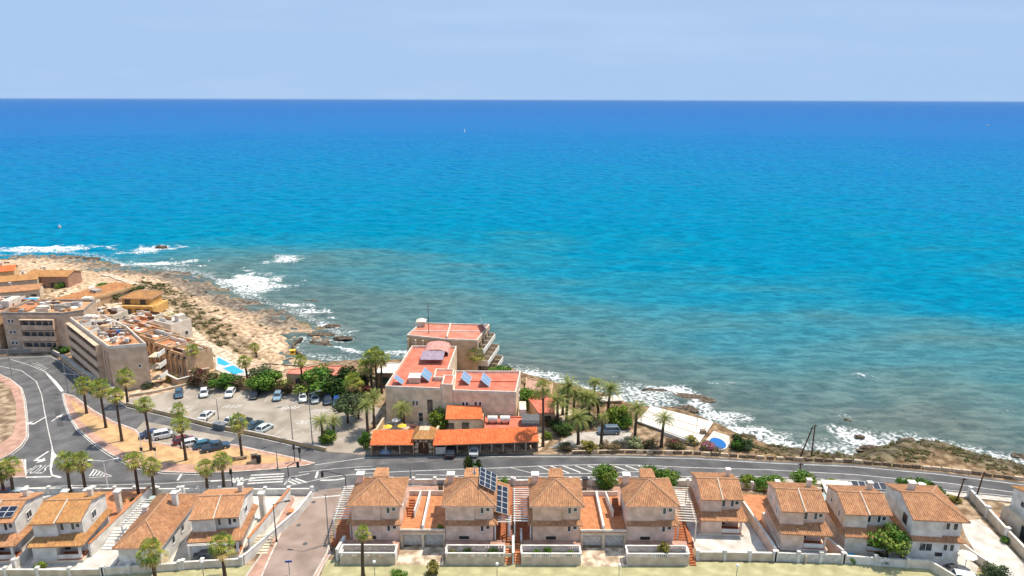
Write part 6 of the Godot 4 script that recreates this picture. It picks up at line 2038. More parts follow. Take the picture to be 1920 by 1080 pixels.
	for e in [[-148.0, -196.0, 0.0, 11.0, 9.0, 5.4, M.cream, M.terrace_orange, "flat roofed house with an orange terrace and blue parasol"], [-132.5, -200.0, 0.05, 10.0, 7.0, 5.0, M.tan_light, M.tiles_flat, "flat roofed house with cluttered clay terrace"], [-122.5, -194.0, -0.1, 9.0, 7.5, 4.0, M.taupe, M.concrete, "grey flat roofed house behind the wide block"], [-110.0, -194.0, -0.3, 8.0, 6.0, 3.4, M.cream, M.canvas_white, "house with white roof terrace below the yellow house"], [-107.5, -184.0, -0.45, 8.0, 7.0, 4.8, M.tan_light, M.terrace_orange, "house with round orange terrace behind the slanting block"], [-116.0, -187.5, -0.2, 7.0, 6.0, 6.2, M.cream, M.tiles_flat, "house with ochre terrace between the two blocks"], [-97.5, -184.5, -0.5, 7.0, 6.5, 5.0, M.warm_white, M.concrete, "white edged grey roof next to the beach path"], [-160.0, -205.0, 0.1, 12.0, 7.0, 4.6, M.cream, M.terrace_red, "house with pink red terrace at the left edge"]]:
		town_house(e[8], Vector3(e[0], -0.9, e[1]), e[2], e[3], e[4], e[5], e[6], e[7], cg, M.warm_white)
	parasol_big("large blue round parasol on an orange roof terrace", Vector3(-144.6, 4.55, -199.5))
	# the pool between the terrace houses and the car park
	r = thing("swimming_pool", "bright blue angled swimming pool beside the brown houses", "pool", Vector3.ZERO)
	var q := geo()
	q.prism([Vector2(-76.97, -169.58), Vector2(-75.87, -169.59), Vector2(-64.01, -159.07), Vector2(-64.17, -156.68), Vector2(-67.77, -155.98), Vector2(-73.32, -160.74)], -2.0, 0.28)
	put("deck", q, M.pale_concrete, r)
	q = geo()
	q.poly([Vector2(-76.08, -168.43), Vector2(-75.61, -168.63), Vector2(-71.04, -164.35), Vector2(-71.94, -162.89), Vector2(-74.26, -164.32)], 0.29)
	put("water", q, M.pool_water, r)
	q = geo()
	q.poly([Vector2(-71.77, -161.46), Vector2(-70.02, -163.45), Vector2(-65.38, -158.88), Vector2(-67.52, -157.33)], 0.29)
	put("water", q, M.pool_water, r)
	# walls along the road
	run_wall("road_wall", "long low stone wall above the curve of the road", [Vector2(-151.00, -171.28), Vector2(-134.60, -171.83), Vector2(-121.86, -172.74), Vector2(-117.26, -169.24)], 1.1, 0.35, M.grey_stucco, M.concrete)
	run_wall("road_wall", "sloping tan wall below the slanting apartment block", [Vector2(-115.62, -167.72), Vector2(-105.52, -158.43), Vector2(-96.72, -151.28), Vector2(-90.54, -146.43)], 1.3, 0.9, M.tan_light, M.concrete)
	run_wall("lot_wall", "low wall along the back of the car park", [Vector2(-75.20, -150.97), Vector2(-60.96, -148.92), Vector2(-48.22, -147.50), Vector2(-35.49, -145.23)], 1.0, 0.3, M.tan_light, M.concrete)
	run_wall("lot_wall", "long low wall between the car park and the slip road", [Vector2(-83.90, -139.92), Vector2(-72.90, -135.21), Vector2(-61.05, -129.83), Vector2(-49.79, -125.71), Vector2(-40.75, -122.02), Vector2(-35.35, -119.94)], 0.7, 0.3, M.ochre_pale, M.concrete)
	run_wall("lot_wall", "pale footpath wall at the left of the car park", [Vector2(-86.21, -144.70), Vector2(-81.49, -146.80), Vector2(-75.53, -151.44)], 0.5, 0.3, M.cream, M.cream)

func parasol_big(label: String, at: Vector3) -> void:
	parasol(label, at, M.sky_blue, 2.6)
# ---------------------------------------------------------------- shore, boats, street furniture

func rock_mesh(sd: int) -> ArrayMesh:
	# a weathered boulder: a displaced ball, flattened
	var n := FastNoiseLite.new()
	n.seed = sd
	n.frequency = 0.9
	var g := geo()
	var P := []
	for j in 9:
		var row := []
		for i in 14:
			var a := TAU * i / 14
			var b := PI * j / 8 - PI / 2
			var d := Vector3(cos(a) * cos(b), sin(b), sin(a) * cos(b))
			row.append(d * (1.0 + n.get_noise_3dv(d * 1.6) * 0.7 + n.get_noise_3dv(d * 4.0) * 0.25))
		P.append(row)
	for j in 8:
		for i in 14:
			var k := (i + 1) % 14
			g.quad(P[j][k], P[j][i], P[j + 1][i], P[j + 1][k])
	return g.mesh()

func make_shore_things() -> void:
	var meshes := []
	for i in 5:
		meshes.append(rock_mesh(60 + i))
	var names := ["rock in the surf off the far headland", "dark rock ledge at the far headland", "low rock beside the far headland ledge", "rock at the tip of the sand spit", "rock at the mouth of the cove", "low weedy ledge before the cove", "broad weedy reef behind the white roof slab", "long dark rock at the left of the weedy reef", "rock behind the white roof slab by the water", "dark rock standing in the surf to the right", "small rock in the white water by the road", "rock left of the brown headland by the road", "rock on the brown headland by the road", "round rock at the seaward edge of the brown headland", "rock in the water at the right edge", "boulder on the shore below the round pool", "boulder on the bank beside the leaning poles"]
	var spots := [[Vector3(-170.12, -4.90, -330.15), 3.4, 1.0, 1.6], [Vector3(-188.82, -4.80, -303.86), 5.0, 0.8, 1.8], [Vector3(-197.23, -4.80, -305.91), 3.0, 0.6, 1.4], [Vector3(-56.76, -4.90, -210.04), 2.6, 0.6, 1.3], [Vector3(-50.75, -4.90, -198.85), 3.0, 0.5, 1.3], [Vector3(-58.69, -4.80, -201.44), 5.0, 0.45, 1.6], [Vector3(43.64, -5.15, -156.57), 5.5, 0.4, 2.2], [Vector3(35.66, -5.00, -160.34), 3.4, 0.5, 0.8], [Vector3(39.22, -4.80, -148.87), 4.2, 0.7, 1.4], [Vector3(75.74, -5.00, -143.70), 0.9, 0.5, 0.7], [Vector3(74.92, -5.00, -136.00), 1.1, 0.4, 0.7], [Vector3(73.98, -4.60, -130.05), 2.2, 0.6, 1.2], [Vector3(74.17, -3.60, -125.34), 2.4, 0.7, 1.2], [Vector3(83.59, -4.80, -133.03), 2.2, 0.9, 1.4], [Vector3(103.00, -4.80, -127.05), 2.2, 0.7, 1.2], [Vector3(50.17, -4.40, -134.19), 1.8, 0.8, 1.2], [Vector3(57.64, -4.20, -127.86), 1.6, 0.8, 1.0]]
	for i in spots.size():
		var s: Array = spots[i]
		var o := put("rock", meshes[i % 5], M.rock)
		tag(o, names[i], "rock", "rocks along the shore")
		o.position = s[0]
		o.scale = Vector3(s[1], s[2], s[3])
		o.rotation.y = -0.25 + 0.5 * (i % 3) * 0.3
	run_wall("cove_wall", "curved dark stone edge around the cove", [Vector2(-63.00, -197.31), Vector2(-63.91, -193.98), Vector2(-63.72, -190.76), Vector2(-61.74, -186.77), Vector2(-58.67, -182.53), Vector2(-57.30, -180.88)], 0.9, 0.7, M.rock, null, 0.0, -5.0)
	var r := thing("lifeguard_hut", "small yellow hut on the sand beside the cove", "hut", Vector3(-60.75, -3.60, -181.23), 0.3)
	wall_box(r, "cabin", -0.7, 0.7, 0, 1.3, -0.5, 0.5, M.yellow)
	wall_box(r, "roof", -0.85, 0.85, 1.303, 1.42, -0.65, 0.65, M.yellow)
	wall_box(r, "hatch", -0.4, 0.4, 0.6, 1.1, 0.503, 0.53, M.wood_brown)
	# white roof slab by the water
	r = thing("white_slab_building", "low building with large white flat roof at the water's edge", "building", Vector3.ZERO)
	var g := geo()
	g.prism([Vector2(26.27, -132.35), Vector2(30.35, -139.13), Vector2(41.51, -131.72), Vector2(36.53, -123.10)], -4.5, 0.35)
	put("wall", g, M.canvas_white, r)
	g = geo()
	g.prism([Vector2(26.01, -132.15), Vector2(30.40, -139.46), Vector2(41.85, -131.76), Vector2(36.52, -122.69)], 0.353, 0.6)
	put("roof_slab", g, M.canvas_white, r)
	for t in [0.33, 0.66]:
		g = geo()
		var a: Vector2 = Vector2(26.23, -132.15).lerp(Vector2(30.30, -138.92), t)
		var b: Vector2 = Vector2(36.47, -122.91).lerp(Vector2(41.45, -131.51), t)
		g.bar(Vector3(a.x, 0.64, a.y), Vector3(b.x, 0.64, b.y), 0.25, 0.07)
		put("roof_seam", g, M.cream, r)
	var fl := Vector3(38.31, 0.60, -126.73)
	wall_box(r, "roof_hatch", fl.x - 0.5, fl.x + 0.5, 0.603, 1.3, fl.z - 0.5, fl.z + 0.5, M.stone_block)
	g = geo()
	g.tube(Vector3(37.45, 0.60, -128.36), Vector3(37.45, 0.60, -128.36) + Vector3(0, 3.4, 0), 0.06, 0.05, 6)
	put("flue", g, M.metal_grey, r)
	run_wall("garden_wall", "low white wall below the white roof slab", [Vector2(30.65, -127.16), Vector2(35.43, -122.73)], 0.7, 0.3, M.white, null)
	r = thing("swimming_pool", "round deep blue pool in a white terrace beside the road", "pool", Vector3.ZERO)
	g = geo()
	g.prism([Vector2(37.42, -123.21), Vector2(41.03, -128.67), Vector2(43.58, -126.37), Vector2(42.38, -122.38), Vector2(40.17, -120.45), Vector2(37.56, -120.64)], -3.0, 0.14)
	put("deck", g, M.pale_concrete, r)
	var c := Vector3(40.37, 0.15, -123.35)
	var ring := []
	for i in 20:
		var a := TAU * i / 20
		ring.append(Vector2(c.x + cos(a) * 1.5, c.z + sin(a) * 2.3))
	g = geo()
	g.poly(ring, 0.155)
	put("water", g, M.pool_deep, r)
	g = geo()
	ring.append(ring[0])
	g.ribbon(ring, 0.0, 0.28, 0.17)
	put("pool_rim", g, M.white, r)
	r = thing("beach_hut", "small pale hut by the water behind the palms", "hut", Vector3(21.05, -1.50, -141.99), 0.1)
	wall_box(r, "wall", -3.4, 3.4, 0, 2.0, -2.0, 0, M.tan_light)
	wall_box(r, "roof_slab", -3.7, 3.7, 2.003, 2.2, -2.3, 0.3, M.warm_white)
	barrier()
	boats()

func barrier() -> void:
	# the row of squared stones along the seaward edge of the road
	var r := thing("road_barrier", "long barrier of cream and brown stone blocks along the sea side of the road", "barrier", Vector3.ZERO)
	var pts := [Vector2(11.45, -119.20), Vector2(21.65, -119.68), Vector2(34.56, -119.25), Vector2(47.66, -117.61), Vector2(63.57, -116.31), Vector2(78.33, -113.61), Vector2(90.96, -110.20), Vector2(101.50, -106.86)]
	var total := 0.0
	var gm := []
	for k in 4:
		var g := geo()
		g.span(-0.62 - 0.06 * k, 0.62, 0, 0.5 + 0.05 * k, -0.22, 0.22)
		gm.append(g.mesh())
	for i in pts.size() - 1:
		var a: Vector2 = pts[i]
		var b: Vector2 = pts[i + 1]
		var n := int(a.distance_to(b) / 1.62)
		for k in n:
			var p := a.lerp(b, (k + 0.5) / n)
			var late := i >= 3
			var o := put("stone_block", gm[rng.randi() % 4], M.stone_cream if (rng.randf() < (0.62 if late else 0.25)) else M.stone_block, r)
			o.position = Vector3(p.x, 0.0, p.y)
			var d := b - a
			o.rotation.y = atan2(-d.y, d.x) + rng.randf_range(-0.03, 0.03)
	var g := geo()
	for i in 2:
		var a: Vector2 = pts[i]
		var b: Vector2 = pts[i + 1]
		g.bar(Vector3(a.x, 0.62, a.y), Vector3(b.x, 0.62, b.y), 0.3, 0.1)
	put("coping", g, M.stone_cream, r)

func boats() -> void:
	var r := thing("sailing_boat", "tiny white sailing boat far out at sea", "boat", Vector3(-104.39, -5.00, -1549.34), 1.2)
	r.scale = Vector3.ONE * 0.65
	var g := geo()
	loft(g, [[Vector3(-6, 0.2, 1.2), Vector3(-6, 1.6, 1.5), Vector3(-6, 1.6, -1.5), Vector3(-6, 0.2, -1.2)], [Vector3(0, -0.2, 1.7), Vector3(0, 1.5, 2.0), Vector3(0, 1.5, -2.0), Vector3(0, -0.2, -1.7)], [Vector3(7, 0.6, 0.05), Vector3(7.4, 1.9, 0.06), Vector3(7.4, 1.9, -0.06), Vector3(7, 0.6, -0.05)]])
	put("hull", g, M.white, r)
	g = geo()
	g.tube(Vector3(0.5, 1.5, 0), Vector3(0.5, 15, 0), 0.12, 0.08, 6)
	put("mast", g, M.metal_white, r)
	g = geo()
	g.tri(Vector3(0.4, 3, 0), Vector3(0.4, 14.5, 0), Vector3(-5, 3, 0.6))
	g.tri(Vector3(0.9, 13, 0), Vector3(0.9, 2.4, 0), Vector3(6.6, 2.2, -0.5))
	var sm := M.white.duplicate() as StandardMaterial3D
	sm.cull_mode = BaseMaterial3D.CULL_DISABLED
	put("sail", g, sm, r)
	r = thing("motor_boat", "tiny white motor boat near the horizon to the right", "boat", Vector3(1363.59, -5.00, -2048.36), 0.4)
	g = geo()
	loft(g, [[Vector3(-5, 0.1, 1.4), Vector3(-5, 1.6, 1.7), Vector3(-5, 1.6, -1.7), Vector3(-5, 0.1, -1.4)], [Vector3(1, 0, 1.4), Vector3(1, 1.9, 1.9), Vector3(1, 1.9, -1.9), Vector3(1, 0, -1.4)], [Vector3(6.5, 1.0, 0.05), Vector3(7, 2.4, 0.06), Vector3(7, 2.4, -0.06), Vector3(6.5, 1.0, -0.05)]])
	put("hull", g, M.white, r)
	wall_box(r, "cabin", -2.5, 1.5, 1.7, 3.9, -1.2, 1.2, M.white)
	r = thing("buoy", "pale buoy off the headland", "buoy", Vector3(-252.34, -5.00, -382.82))
	g = geo()
	g.tube(Vector3(0, -0.2, 0), Vector3(0, 1.1, 0), 0.8, 0.7, 10)
	put("float", g, M.canvas_white, r)
	g = geo()
	g.tube(Vector3(0, 1.1, 0), Vector3(0, 2.2, 0), 0.2, 0.1, 6)
	put("top", g, M.canvas_white, r)

func lamp_post(label: String, at: Vector3, h: float, arms: int, turn: float, m: Material, group := "street lamps") -> void:
	var r := thing("street_lamp", label, "lamp", at, turn, group)
	var g := geo()
	g.tube(Vector3.ZERO, Vector3(0, h, 0), 0.11, 0.06, 7)
	put("pole", g, m, r)
	g = geo()
	g.tube(Vector3.ZERO, Vector3(0, 0.5, 0), 0.18, 0.15, 7)
	put("base", g, m, r)
	for i in arms:
		var s := 1.0 if i == 0 else -1.0
		g = geo()
		g.tube(Vector3(0, h - 0.1, 0), Vector3(s * 1.7, h + 0.25, 0), 0.05, 0.04, 6)
		var o := put("arm", g, m, r)
		g = geo()
		g.box(Vector3(s * 2.05, h + 0.24, 0), Vector3(0.8, 0.12, 0.3), Basis.from_euler(Vector3(0, 0, s * 0.12)))
		put("lamp_head", g, m, o)

func globe_lamp(label: String, at: Vector3) -> void:
	var r := thing("garden_lamp", label, "lamp", at, 0.0, "white globe lamps on the front street")
	var g := geo()
	g.tube(Vector3.ZERO, Vector3(0, 2.3, 0), 0.06, 0.05, 6)
	put("pole", g, M.metal_grey, r)
	var s := SphereMesh.new()
	s.radius = 0.24
	s.height = 0.48
	s.radial_segments = 14
	s.rings = 8
	var o := put("globe", s, M.lamp_glass, r)
	o.position.y = 2.5

func signal_post(label: String, at: Vector3, h: float, turn: float, arm: float) -> void:
	var r := thing("traffic_light", label, "traffic light", at, turn, "traffic lights at the junction")
	var g := geo()
	g.tube(Vector3.ZERO, Vector3(0, h, 0), 0.09, 0.07, 7)
	put("pole", g, M.metal_dark, r)
	var top := Vector3(0, h, 0)
	if arm > 0.0:
		g = geo()
		var p := top
		for k in 6:
			var a := PI / 2 * (k + 1) / 6
			var q := Vector3(-sin(a) * arm * 0.6 - arm * 0.4 * k / 5, h + (1.0 - cos(a)) * -0.0 + sin(a) * 0.9, 0)
			g.tube(p, q, 0.07, 0.06, 6)
			p = q
		put("arm", g, M.metal_dark, r)
		top = p + Vector3(0, -0.2, 0)
	g = geo()
	g.box(top + Vector3(0, -0.35, 0.1), Vector3(0.4, 1.0, 0.3))
	var o := put("signal_head", g, M.metal_black, r)
	for k in 3:
		g = geo()
		g.tube(top + Vector3(0, -0.65 + k * 0.3, 0.25), top + Vector3(0, -0.65 + k * 0.3, 0.28), 0.1, 0.1, 8)
		put("lens", g, M.glass, o)

func make_street_things() -> void:
	for a in [[Vector3(-118.85, 0.00, -153.98), 7.82, 1, 0.0, "grey street lamp by the curve at the left edge"], [Vector3(-101.30, 0.00, -146.94), 8.82, 1, 0.3, "grey street lamp at the tip of the island"], [Vector3(-98.05, 0.00, -145.19), 5.17, 2, 0.1, "short double street lamp left of the island palms"], [Vector3(-68.56, 0.00, -105.04), 6.16, 2, 0.15, "white double street lamp behind the second villa"], [Vector3(-42.41, 0.00, -113.16), 4.07, 1, 0.2, "thin grey street lamp at the point of the island"]]:
		lamp_post(a[4], a[0], a[1], a[2], a[3], M.metal_white if "white" in a[4] else M.metal_grey)
	lamp_post("dark street lamp on the left pavement of the side street", Vector3(-35.56, 0.00, -91.63), 6.59, 1, 0.2, M.metal_dark)
	lamp_post("tall grey street lamp on the right side of the side street", Vector3(-27.54, 0.00, -91.28), 8.54, 1, 2.9, M.metal_grey)
	lamp_post("tall pole lamp in the middle of the car park's right end", Vector3(-38.70, 0.00, -122.47), 10.76, 1, 0.4, M.metal_grey, "lamps in the car park")
	lamp_post("slim lamp beside the white car in the car park", Vector3(-61.46, 0.00, -133.51), 4.61, 1, 2.7, M.metal_grey, "lamps in the car park")
	lamp_post("slim double lamp at the car park exit", Vector3(-43.06, 0.00, -124.19), 7.53, 2, 0.7, M.metal_grey, "lamps in the car park")
	lamp_post("street lamp behind the solar panel villa on the coast road", Vector3(-17.87, 0.00, -110.18), 3.05, 1, 0.0, M.metal_grey)
	for a in [[Vector3(-19.17, 0.00, -83.78), "white globe lamp before the first pyramid villa"], [Vector3(-1.97, 0.00, -83.41), "white globe lamp before the planter with balusters"], [Vector3(15.07, 0.00, -83.27), "white globe lamp before the second garages"], [Vector3(31.50, 0.00, -83.23), "white globe lamp before the white concrete yard"], [Vector3(-43.23, 0.00, -83.67), "white globe lamp beside the large left palm"]]:
		globe_lamp(a[1], a[0])
	signal_post("traffic light on the island's point, left one", Vector3(-40.13, 0.00, -115.86), 3.49, 0.3, 0.0)
	signal_post("traffic light on the island's point, right one", Vector3(-39.14, 0.00, -115.87), 2.84, 0.5, 0.0)
	signal_post("traffic light on a long curved arm over the side street", Vector3(-28.50, 0.00, -106.62), 2.57, 0.0, 3.9)
	signal_post("traffic light at the zebra crossing by the palms", Vector3(-48.38, 0.00, -107.36), 3.30, 0.0, 0.0)
	signal_post("traffic light on a bent arm before the zebra crossing", Vector3(-39.73, 0.00, -110.77), 1.91, PI, 1.8)
	for a in [[Vector3(56.63, 0.00, -118.47), 6.62, 0.0, "dark upright pole of the pair beside the sea"], [Vector3(54.61, 0.00, -118.46), 6.18, 1.6, "dark slanting pole of the pair beside the sea"], [Vector3(77.91, 0.00, -103.43), 5.60, 0.6, "dark utility pole by the balustrade, right one"], [Vector3(74.57, 0.00, -103.09), 4.60, 0.6, "thin utility pole by the alley, left one"], [Vector3(51.37, 0.00, -111.32), 2.65, 0.2, "thin grey pole behind the orange patio villa"]]:
		var r := thing("utility_pole", a[3], "pole", a[0], 0.0, "utility poles by the shore road")
		var g := geo()
		g.tube(Vector3.ZERO, Vector3(a[2], a[1], 0), 0.15, 0.1, 7)
		put("pole", g, M.wood_brown, r)
		g = geo()
		g.box(Vector3(a[2], a[1] - 0.3, 0), Vector3(0.9, 0.12, 0.12))
		put("cross_arm", g, M.metal_dark, r)
	# thin masts and signs on the gravel bed
	for a in [[Vector3(-68.61, 0.00, -116.48), 5.13, "left thin mast on the gravel bed"], [Vector3(-66.13, 0.00, -116.49), 5.45, "right thin mast on the gravel bed"]]:
		var r := thing("flag_mast", a[2], "mast", a[0], 0.0, "thin masts on the gravel bed")
		var g := geo()
		g.tube(Vector3.ZERO, Vector3(0, a[1], 0), 0.07, 0.05, 6)
		put("pole", g, M.metal_white, r)
		g = geo()
		g.box(Vector3(0.0, 2.2, 0.06), Vector3(0.5, 0.7, 0.05))
		put("plate", g, M.metal_dark, r)
	# waste containers by the slip road
	for a in [[Vector3(-59.88, 0.00, -129.12), "left grey waste container by the car park wall"], [Vector3(-58.72, 0.00, -128.65), "right grey waste container by the car park wall"]]:
		var r := thing("waste_container", a[1], "bin", a[0] + Vector3(0, 0, 0), -0.2, "waste containers")
		wall_box(r, "body", -0.65, 0.65, 0.15, 1.2, -0.5, 0.5, M.bin_grey)
		wall_box(r, "lid", -0.7, 0.7, 1.203, 1.4, -0.55, 0.55, M.metal_grey)
		for x in [-0.5, 0.5]:
			wall_box(r, "wheel", x - 0.06, x + 0.06, 0, 0.147, -0.4, 0.4, M.tyre)
	# bus shelter like stone bench and posters on the island
	var r := thing("kiosk", "small cream kiosk at the right end of the gravel bed", "kiosk", Vector3(-47.41, 0.15, -115.55), 0.2)
	wall_box(r, "wall", -0.55, 0.55, 0, 1.9, -0.45, 0.45, M.cream)
	wall_box(r, "roof", -0.65, 0.65, 1.903, 2.0, -0.55, 0.55, M.tan_light)
	wall_box(r, "shutter", -0.4, 0.4, 0.9, 1.6, 0.453, 0.49, M.wood_brown)
	r = thing("post_box", "dark box beside the cream kiosk", "box", Vector3(-46.49, 0.15, -115.17))
	wall_box(r, "body", -0.35, 0.35, 0.2, 1.5, -0.3, 0.3, M.metal_black)
	wall_box(r, "foot", -0.2, 0.2, 0, 0.197, -0.2, 0.2, M.metal_dark)
	r = thing("stone_bench", "brown stone bench at the foot of the stout palm", "bench", Vector3(-50.76, 0.15, -116.32), 0.35)
	wall_box(r, "seat", -1.6, 1.6, 0.35, 0.5, -0.3, 0.3, M.stone_block)
	for x in [-1.2, 1.2]:
		wall_box(r, "support", x - 0.2, x + 0.2, 0, 0.347, -0.25, 0.25, M.stone_block)
	# a blue street sign at the foot of the side street
	r = thing("street_sign", "blue street sign at the bottom of the side street", "sign", Vector3(-31.3, 0.03, -84.2), 0.1)
	var g := geo()
	g.tube(Vector3.ZERO, Vector3(0, 2.0, 0), 0.05, 0.05, 6)
	put("post", g, M.metal_grey, r)
	g = geo()
	g.box(Vector3(0, 2.15, 0), Vector3(0.95, 0.3, 0.05))
	put("plate", g, M.sign_blue, r)
# ---------------------------------------------------------------- cars

var PAINTS := {}

func paint(c: Color) -> StandardMaterial3D:
	if not PAINTS.has(c):
		var m := StandardMaterial3D.new()
		m.albedo_color = c.linear_to_srgb()
		m.roughness = 0.35
		m.metallic_specular = 0.5
		m.clearcoat_enabled = true
		m.clearcoat = 0.7
		m.clearcoat_roughness = 0.08
		PAINTS[c] = m
	return PAINTS[c]

func loft(g: Geo, rings: Array) -> void:
	# joins rings of points along x; each ring runs from the left sill over the top to the right sill
	for i in rings.size() - 1:
		var a: Array = rings[i]
		var b: Array = rings[i + 1]
		for j in a.size() - 1:
			g.quad(a[j], b[j], b[j + 1], a[j + 1])
		g.quad(a[a.size() - 1], b[a.size() - 1], b[0], a[0])
	for e in [[rings[0], false], [rings[-1], true]]:
		var r: Array = e[0]
		for j in range(1, r.size() - 1):
			if e[1]:
				g.tri(r[0], r[j + 1], r[j])
			else:
				g.tri(r[0], r[j], r[j + 1])

func body_ring(x: float, w: float, sill: float, belt: float) -> Array:
	return [Vector3(x, sill, w * 0.94), Vector3(x, sill + 0.22, w), Vector3(x, belt - 0.12, w * 0.985), Vector3(x, belt, w * 0.90), Vector3(x, belt, -w * 0.90), Vector3(x, belt - 0.12, -w * 0.985), Vector3(x, sill + 0.22, -w), Vector3(x, sill, -w * 0.94)]

# half length, half width, belt height, roof height, [bonnet end, windscreen top, rear window top, rear end of the cabin], wheel radius
const CARS := {
	"hatchback": [2.0, 0.87, 0.92, 1.47, [1.0, 0.35, -1.35, -1.85], 0.31],
	"sedan": [2.25, 0.9, 0.92, 1.44, [1.05, 0.35, -0.95, -1.6], 0.32],
	"suv": [2.25, 0.93, 1.05, 1.68, [1.15, 0.6, -1.75, -2.12], 0.37],
	"pickup": [2.55, 0.93, 1.05, 1.74, [1.25, 0.7, -0.55, -0.7], 0.38],
}

func car(kind: String, c: Color, at: Vector3, turn: float, label: String, group := "parked cars") -> Node3D:
	var d: Array = CARS[kind]
	var L: float = d[0]
	var W: float = d[1]
	var belt: float = d[2]
	var top: float = d[3]
	var k: Array = d[4]
	var wr: float = d[5]
	var r := thing("parked_car", label, "car", at, turn, group)
	var m := paint(c)
	var g := geo()
	loft(g, [body_ring(-L, W * 0.86, 0.42, belt - 0.1), body_ring(-L + 0.14, W * 0.95, 0.26, belt - 0.01), body_ring(-L + 0.7, W, 0.24, belt), body_ring(k[0], W, 0.24, belt), body_ring(L - 0.55, W * 0.97, 0.24, belt - 0.12), body_ring(L - 0.12, W * 0.9, 0.28, belt - 0.24), body_ring(L, W * 0.78, 0.42, belt - 0.34)])
	put("body", g, m, r)
	# cabin: dark glass house with a painted roof
	var wb := W * 0.90
	var wt := W * 0.70
	var P := [Vector3(k[0], belt, wb), Vector3(k[0], belt, -wb), Vector3(k[3], belt, -wb), Vector3(k[3], belt, wb)]
	var Q := [Vector3(k[1], top - 0.05, wt), Vector3(k[1], top - 0.05, -wt), Vector3(k[2], top - 0.05, -wt), Vector3(k[2], top - 0.05, wt)]
	for e in [[0, 1, "windscreen"], [2, 3, "rear_window"], [1, 2, "side_window"], [3, 0, "side_window"]]:
		var w := geo()
		w.quad(P[e[0]], P[e[1]], Q[e[1]], Q[e[0]])
		put(e[2], w, M.glass, r)
	var rf := geo()
	var a := 0.06
	loft(rf, [[Vector3(k[2] - a, top - 0.06, wt + 0.03), Vector3(k[2], top - 0.02, wt - 0.08), Vector3(k[2], top - 0.02, -wt + 0.08), Vector3(k[2] - a, top - 0.06, -wt - 0.03)], [Vector3((k[1] + k[2]) / 2, top - 0.05, wt + 0.035), Vector3((k[1] + k[2]) / 2, top + 0.02, wt - 0.08), Vector3((k[1] + k[2]) / 2, top + 0.02, -wt + 0.08), Vector3((k[1] + k[2]) / 2, top - 0.05, -wt - 0.035)], [Vector3(k[1] + a, top - 0.06, wt + 0.03), Vector3(k[1], top - 0.02, wt - 0.08), Vector3(k[1], top - 0.02, -wt + 0.08), Vector3(k[1] + a, top - 0.06, -wt - 0.03)]])
	put("roof", rf, m, r)
	var pl := geo()
	for s in [0, 1]:
		pl.bar(P[s] * 1.0, Q[s] * 1.0, 0.07, 0.07)
		pl.bar(P[s + 2], Q[s + 2], 0.10, 0.10)
		var mb: Vector3 = P[s].lerp(P[3 - s], 0.48)
		var mt: Vector3 = Q[s].lerp(Q[3 - s], 0.42)
		pl.bar(mb, mt, 0.07, 0.05)
	put("pillars", pl, m, r)
	if kind == "pickup":
		var bed := geo()
		bed.span(-L + 0.15, k[3] - 0.1, belt + 0.002, belt + 0.03, -W * 0.75, W * 0.75)
		put("load_bed", bed, M.metal_dark, r)
	for x in [-L * 0.62, L * 0.63]:
		for z in [-1.0, 1.0]:
			var t := geo()
			t.tube(Vector3(x, wr, z * (W - 0.2)), Vector3(x, wr, z * (W + 0.015)), wr, wr, 12)
			var o := put("wheel", t, M.tyre, r)
			t = geo()
			t.tube(Vector3(x, wr, z * (W + 0.016)), Vector3(x, wr, z * (W + 0.03)), wr * 0.62, wr * 0.55, 10)
			put("rim", t, M.rim, o)
	for z in [-1.0, 1.0]:
		var h := geo()
		h.box(Vector3(L - 0.1, belt - 0.36, z * W * 0.66), Vector3(0.16, 0.14, 0.36), Basis.from_euler(Vector3(0, -z * 0.35, 0.2)))
		put("headlight", h, M.lamp_glass, r)
		h = geo()
		h.box(Vector3(-L + 0.05, belt - 0.25, z * W * 0.7), Vector3(0.12, 0.22, 0.26))
		put("tail_light", h, M.tail_red, r)
		h = geo()
		h.box(Vector3(k[0] - 0.25, belt + 0.08, z * (W + 0.06)), Vector3(0.14, 0.12, 0.2))
		put("wing_mirror", h, m, r)
	var pt := geo()
	pt.span(L - 0.01, L + 0.02, 0.45, 0.57, -0.26, 0.26)
	put("number_plate", pt, M.white, r)
	return r

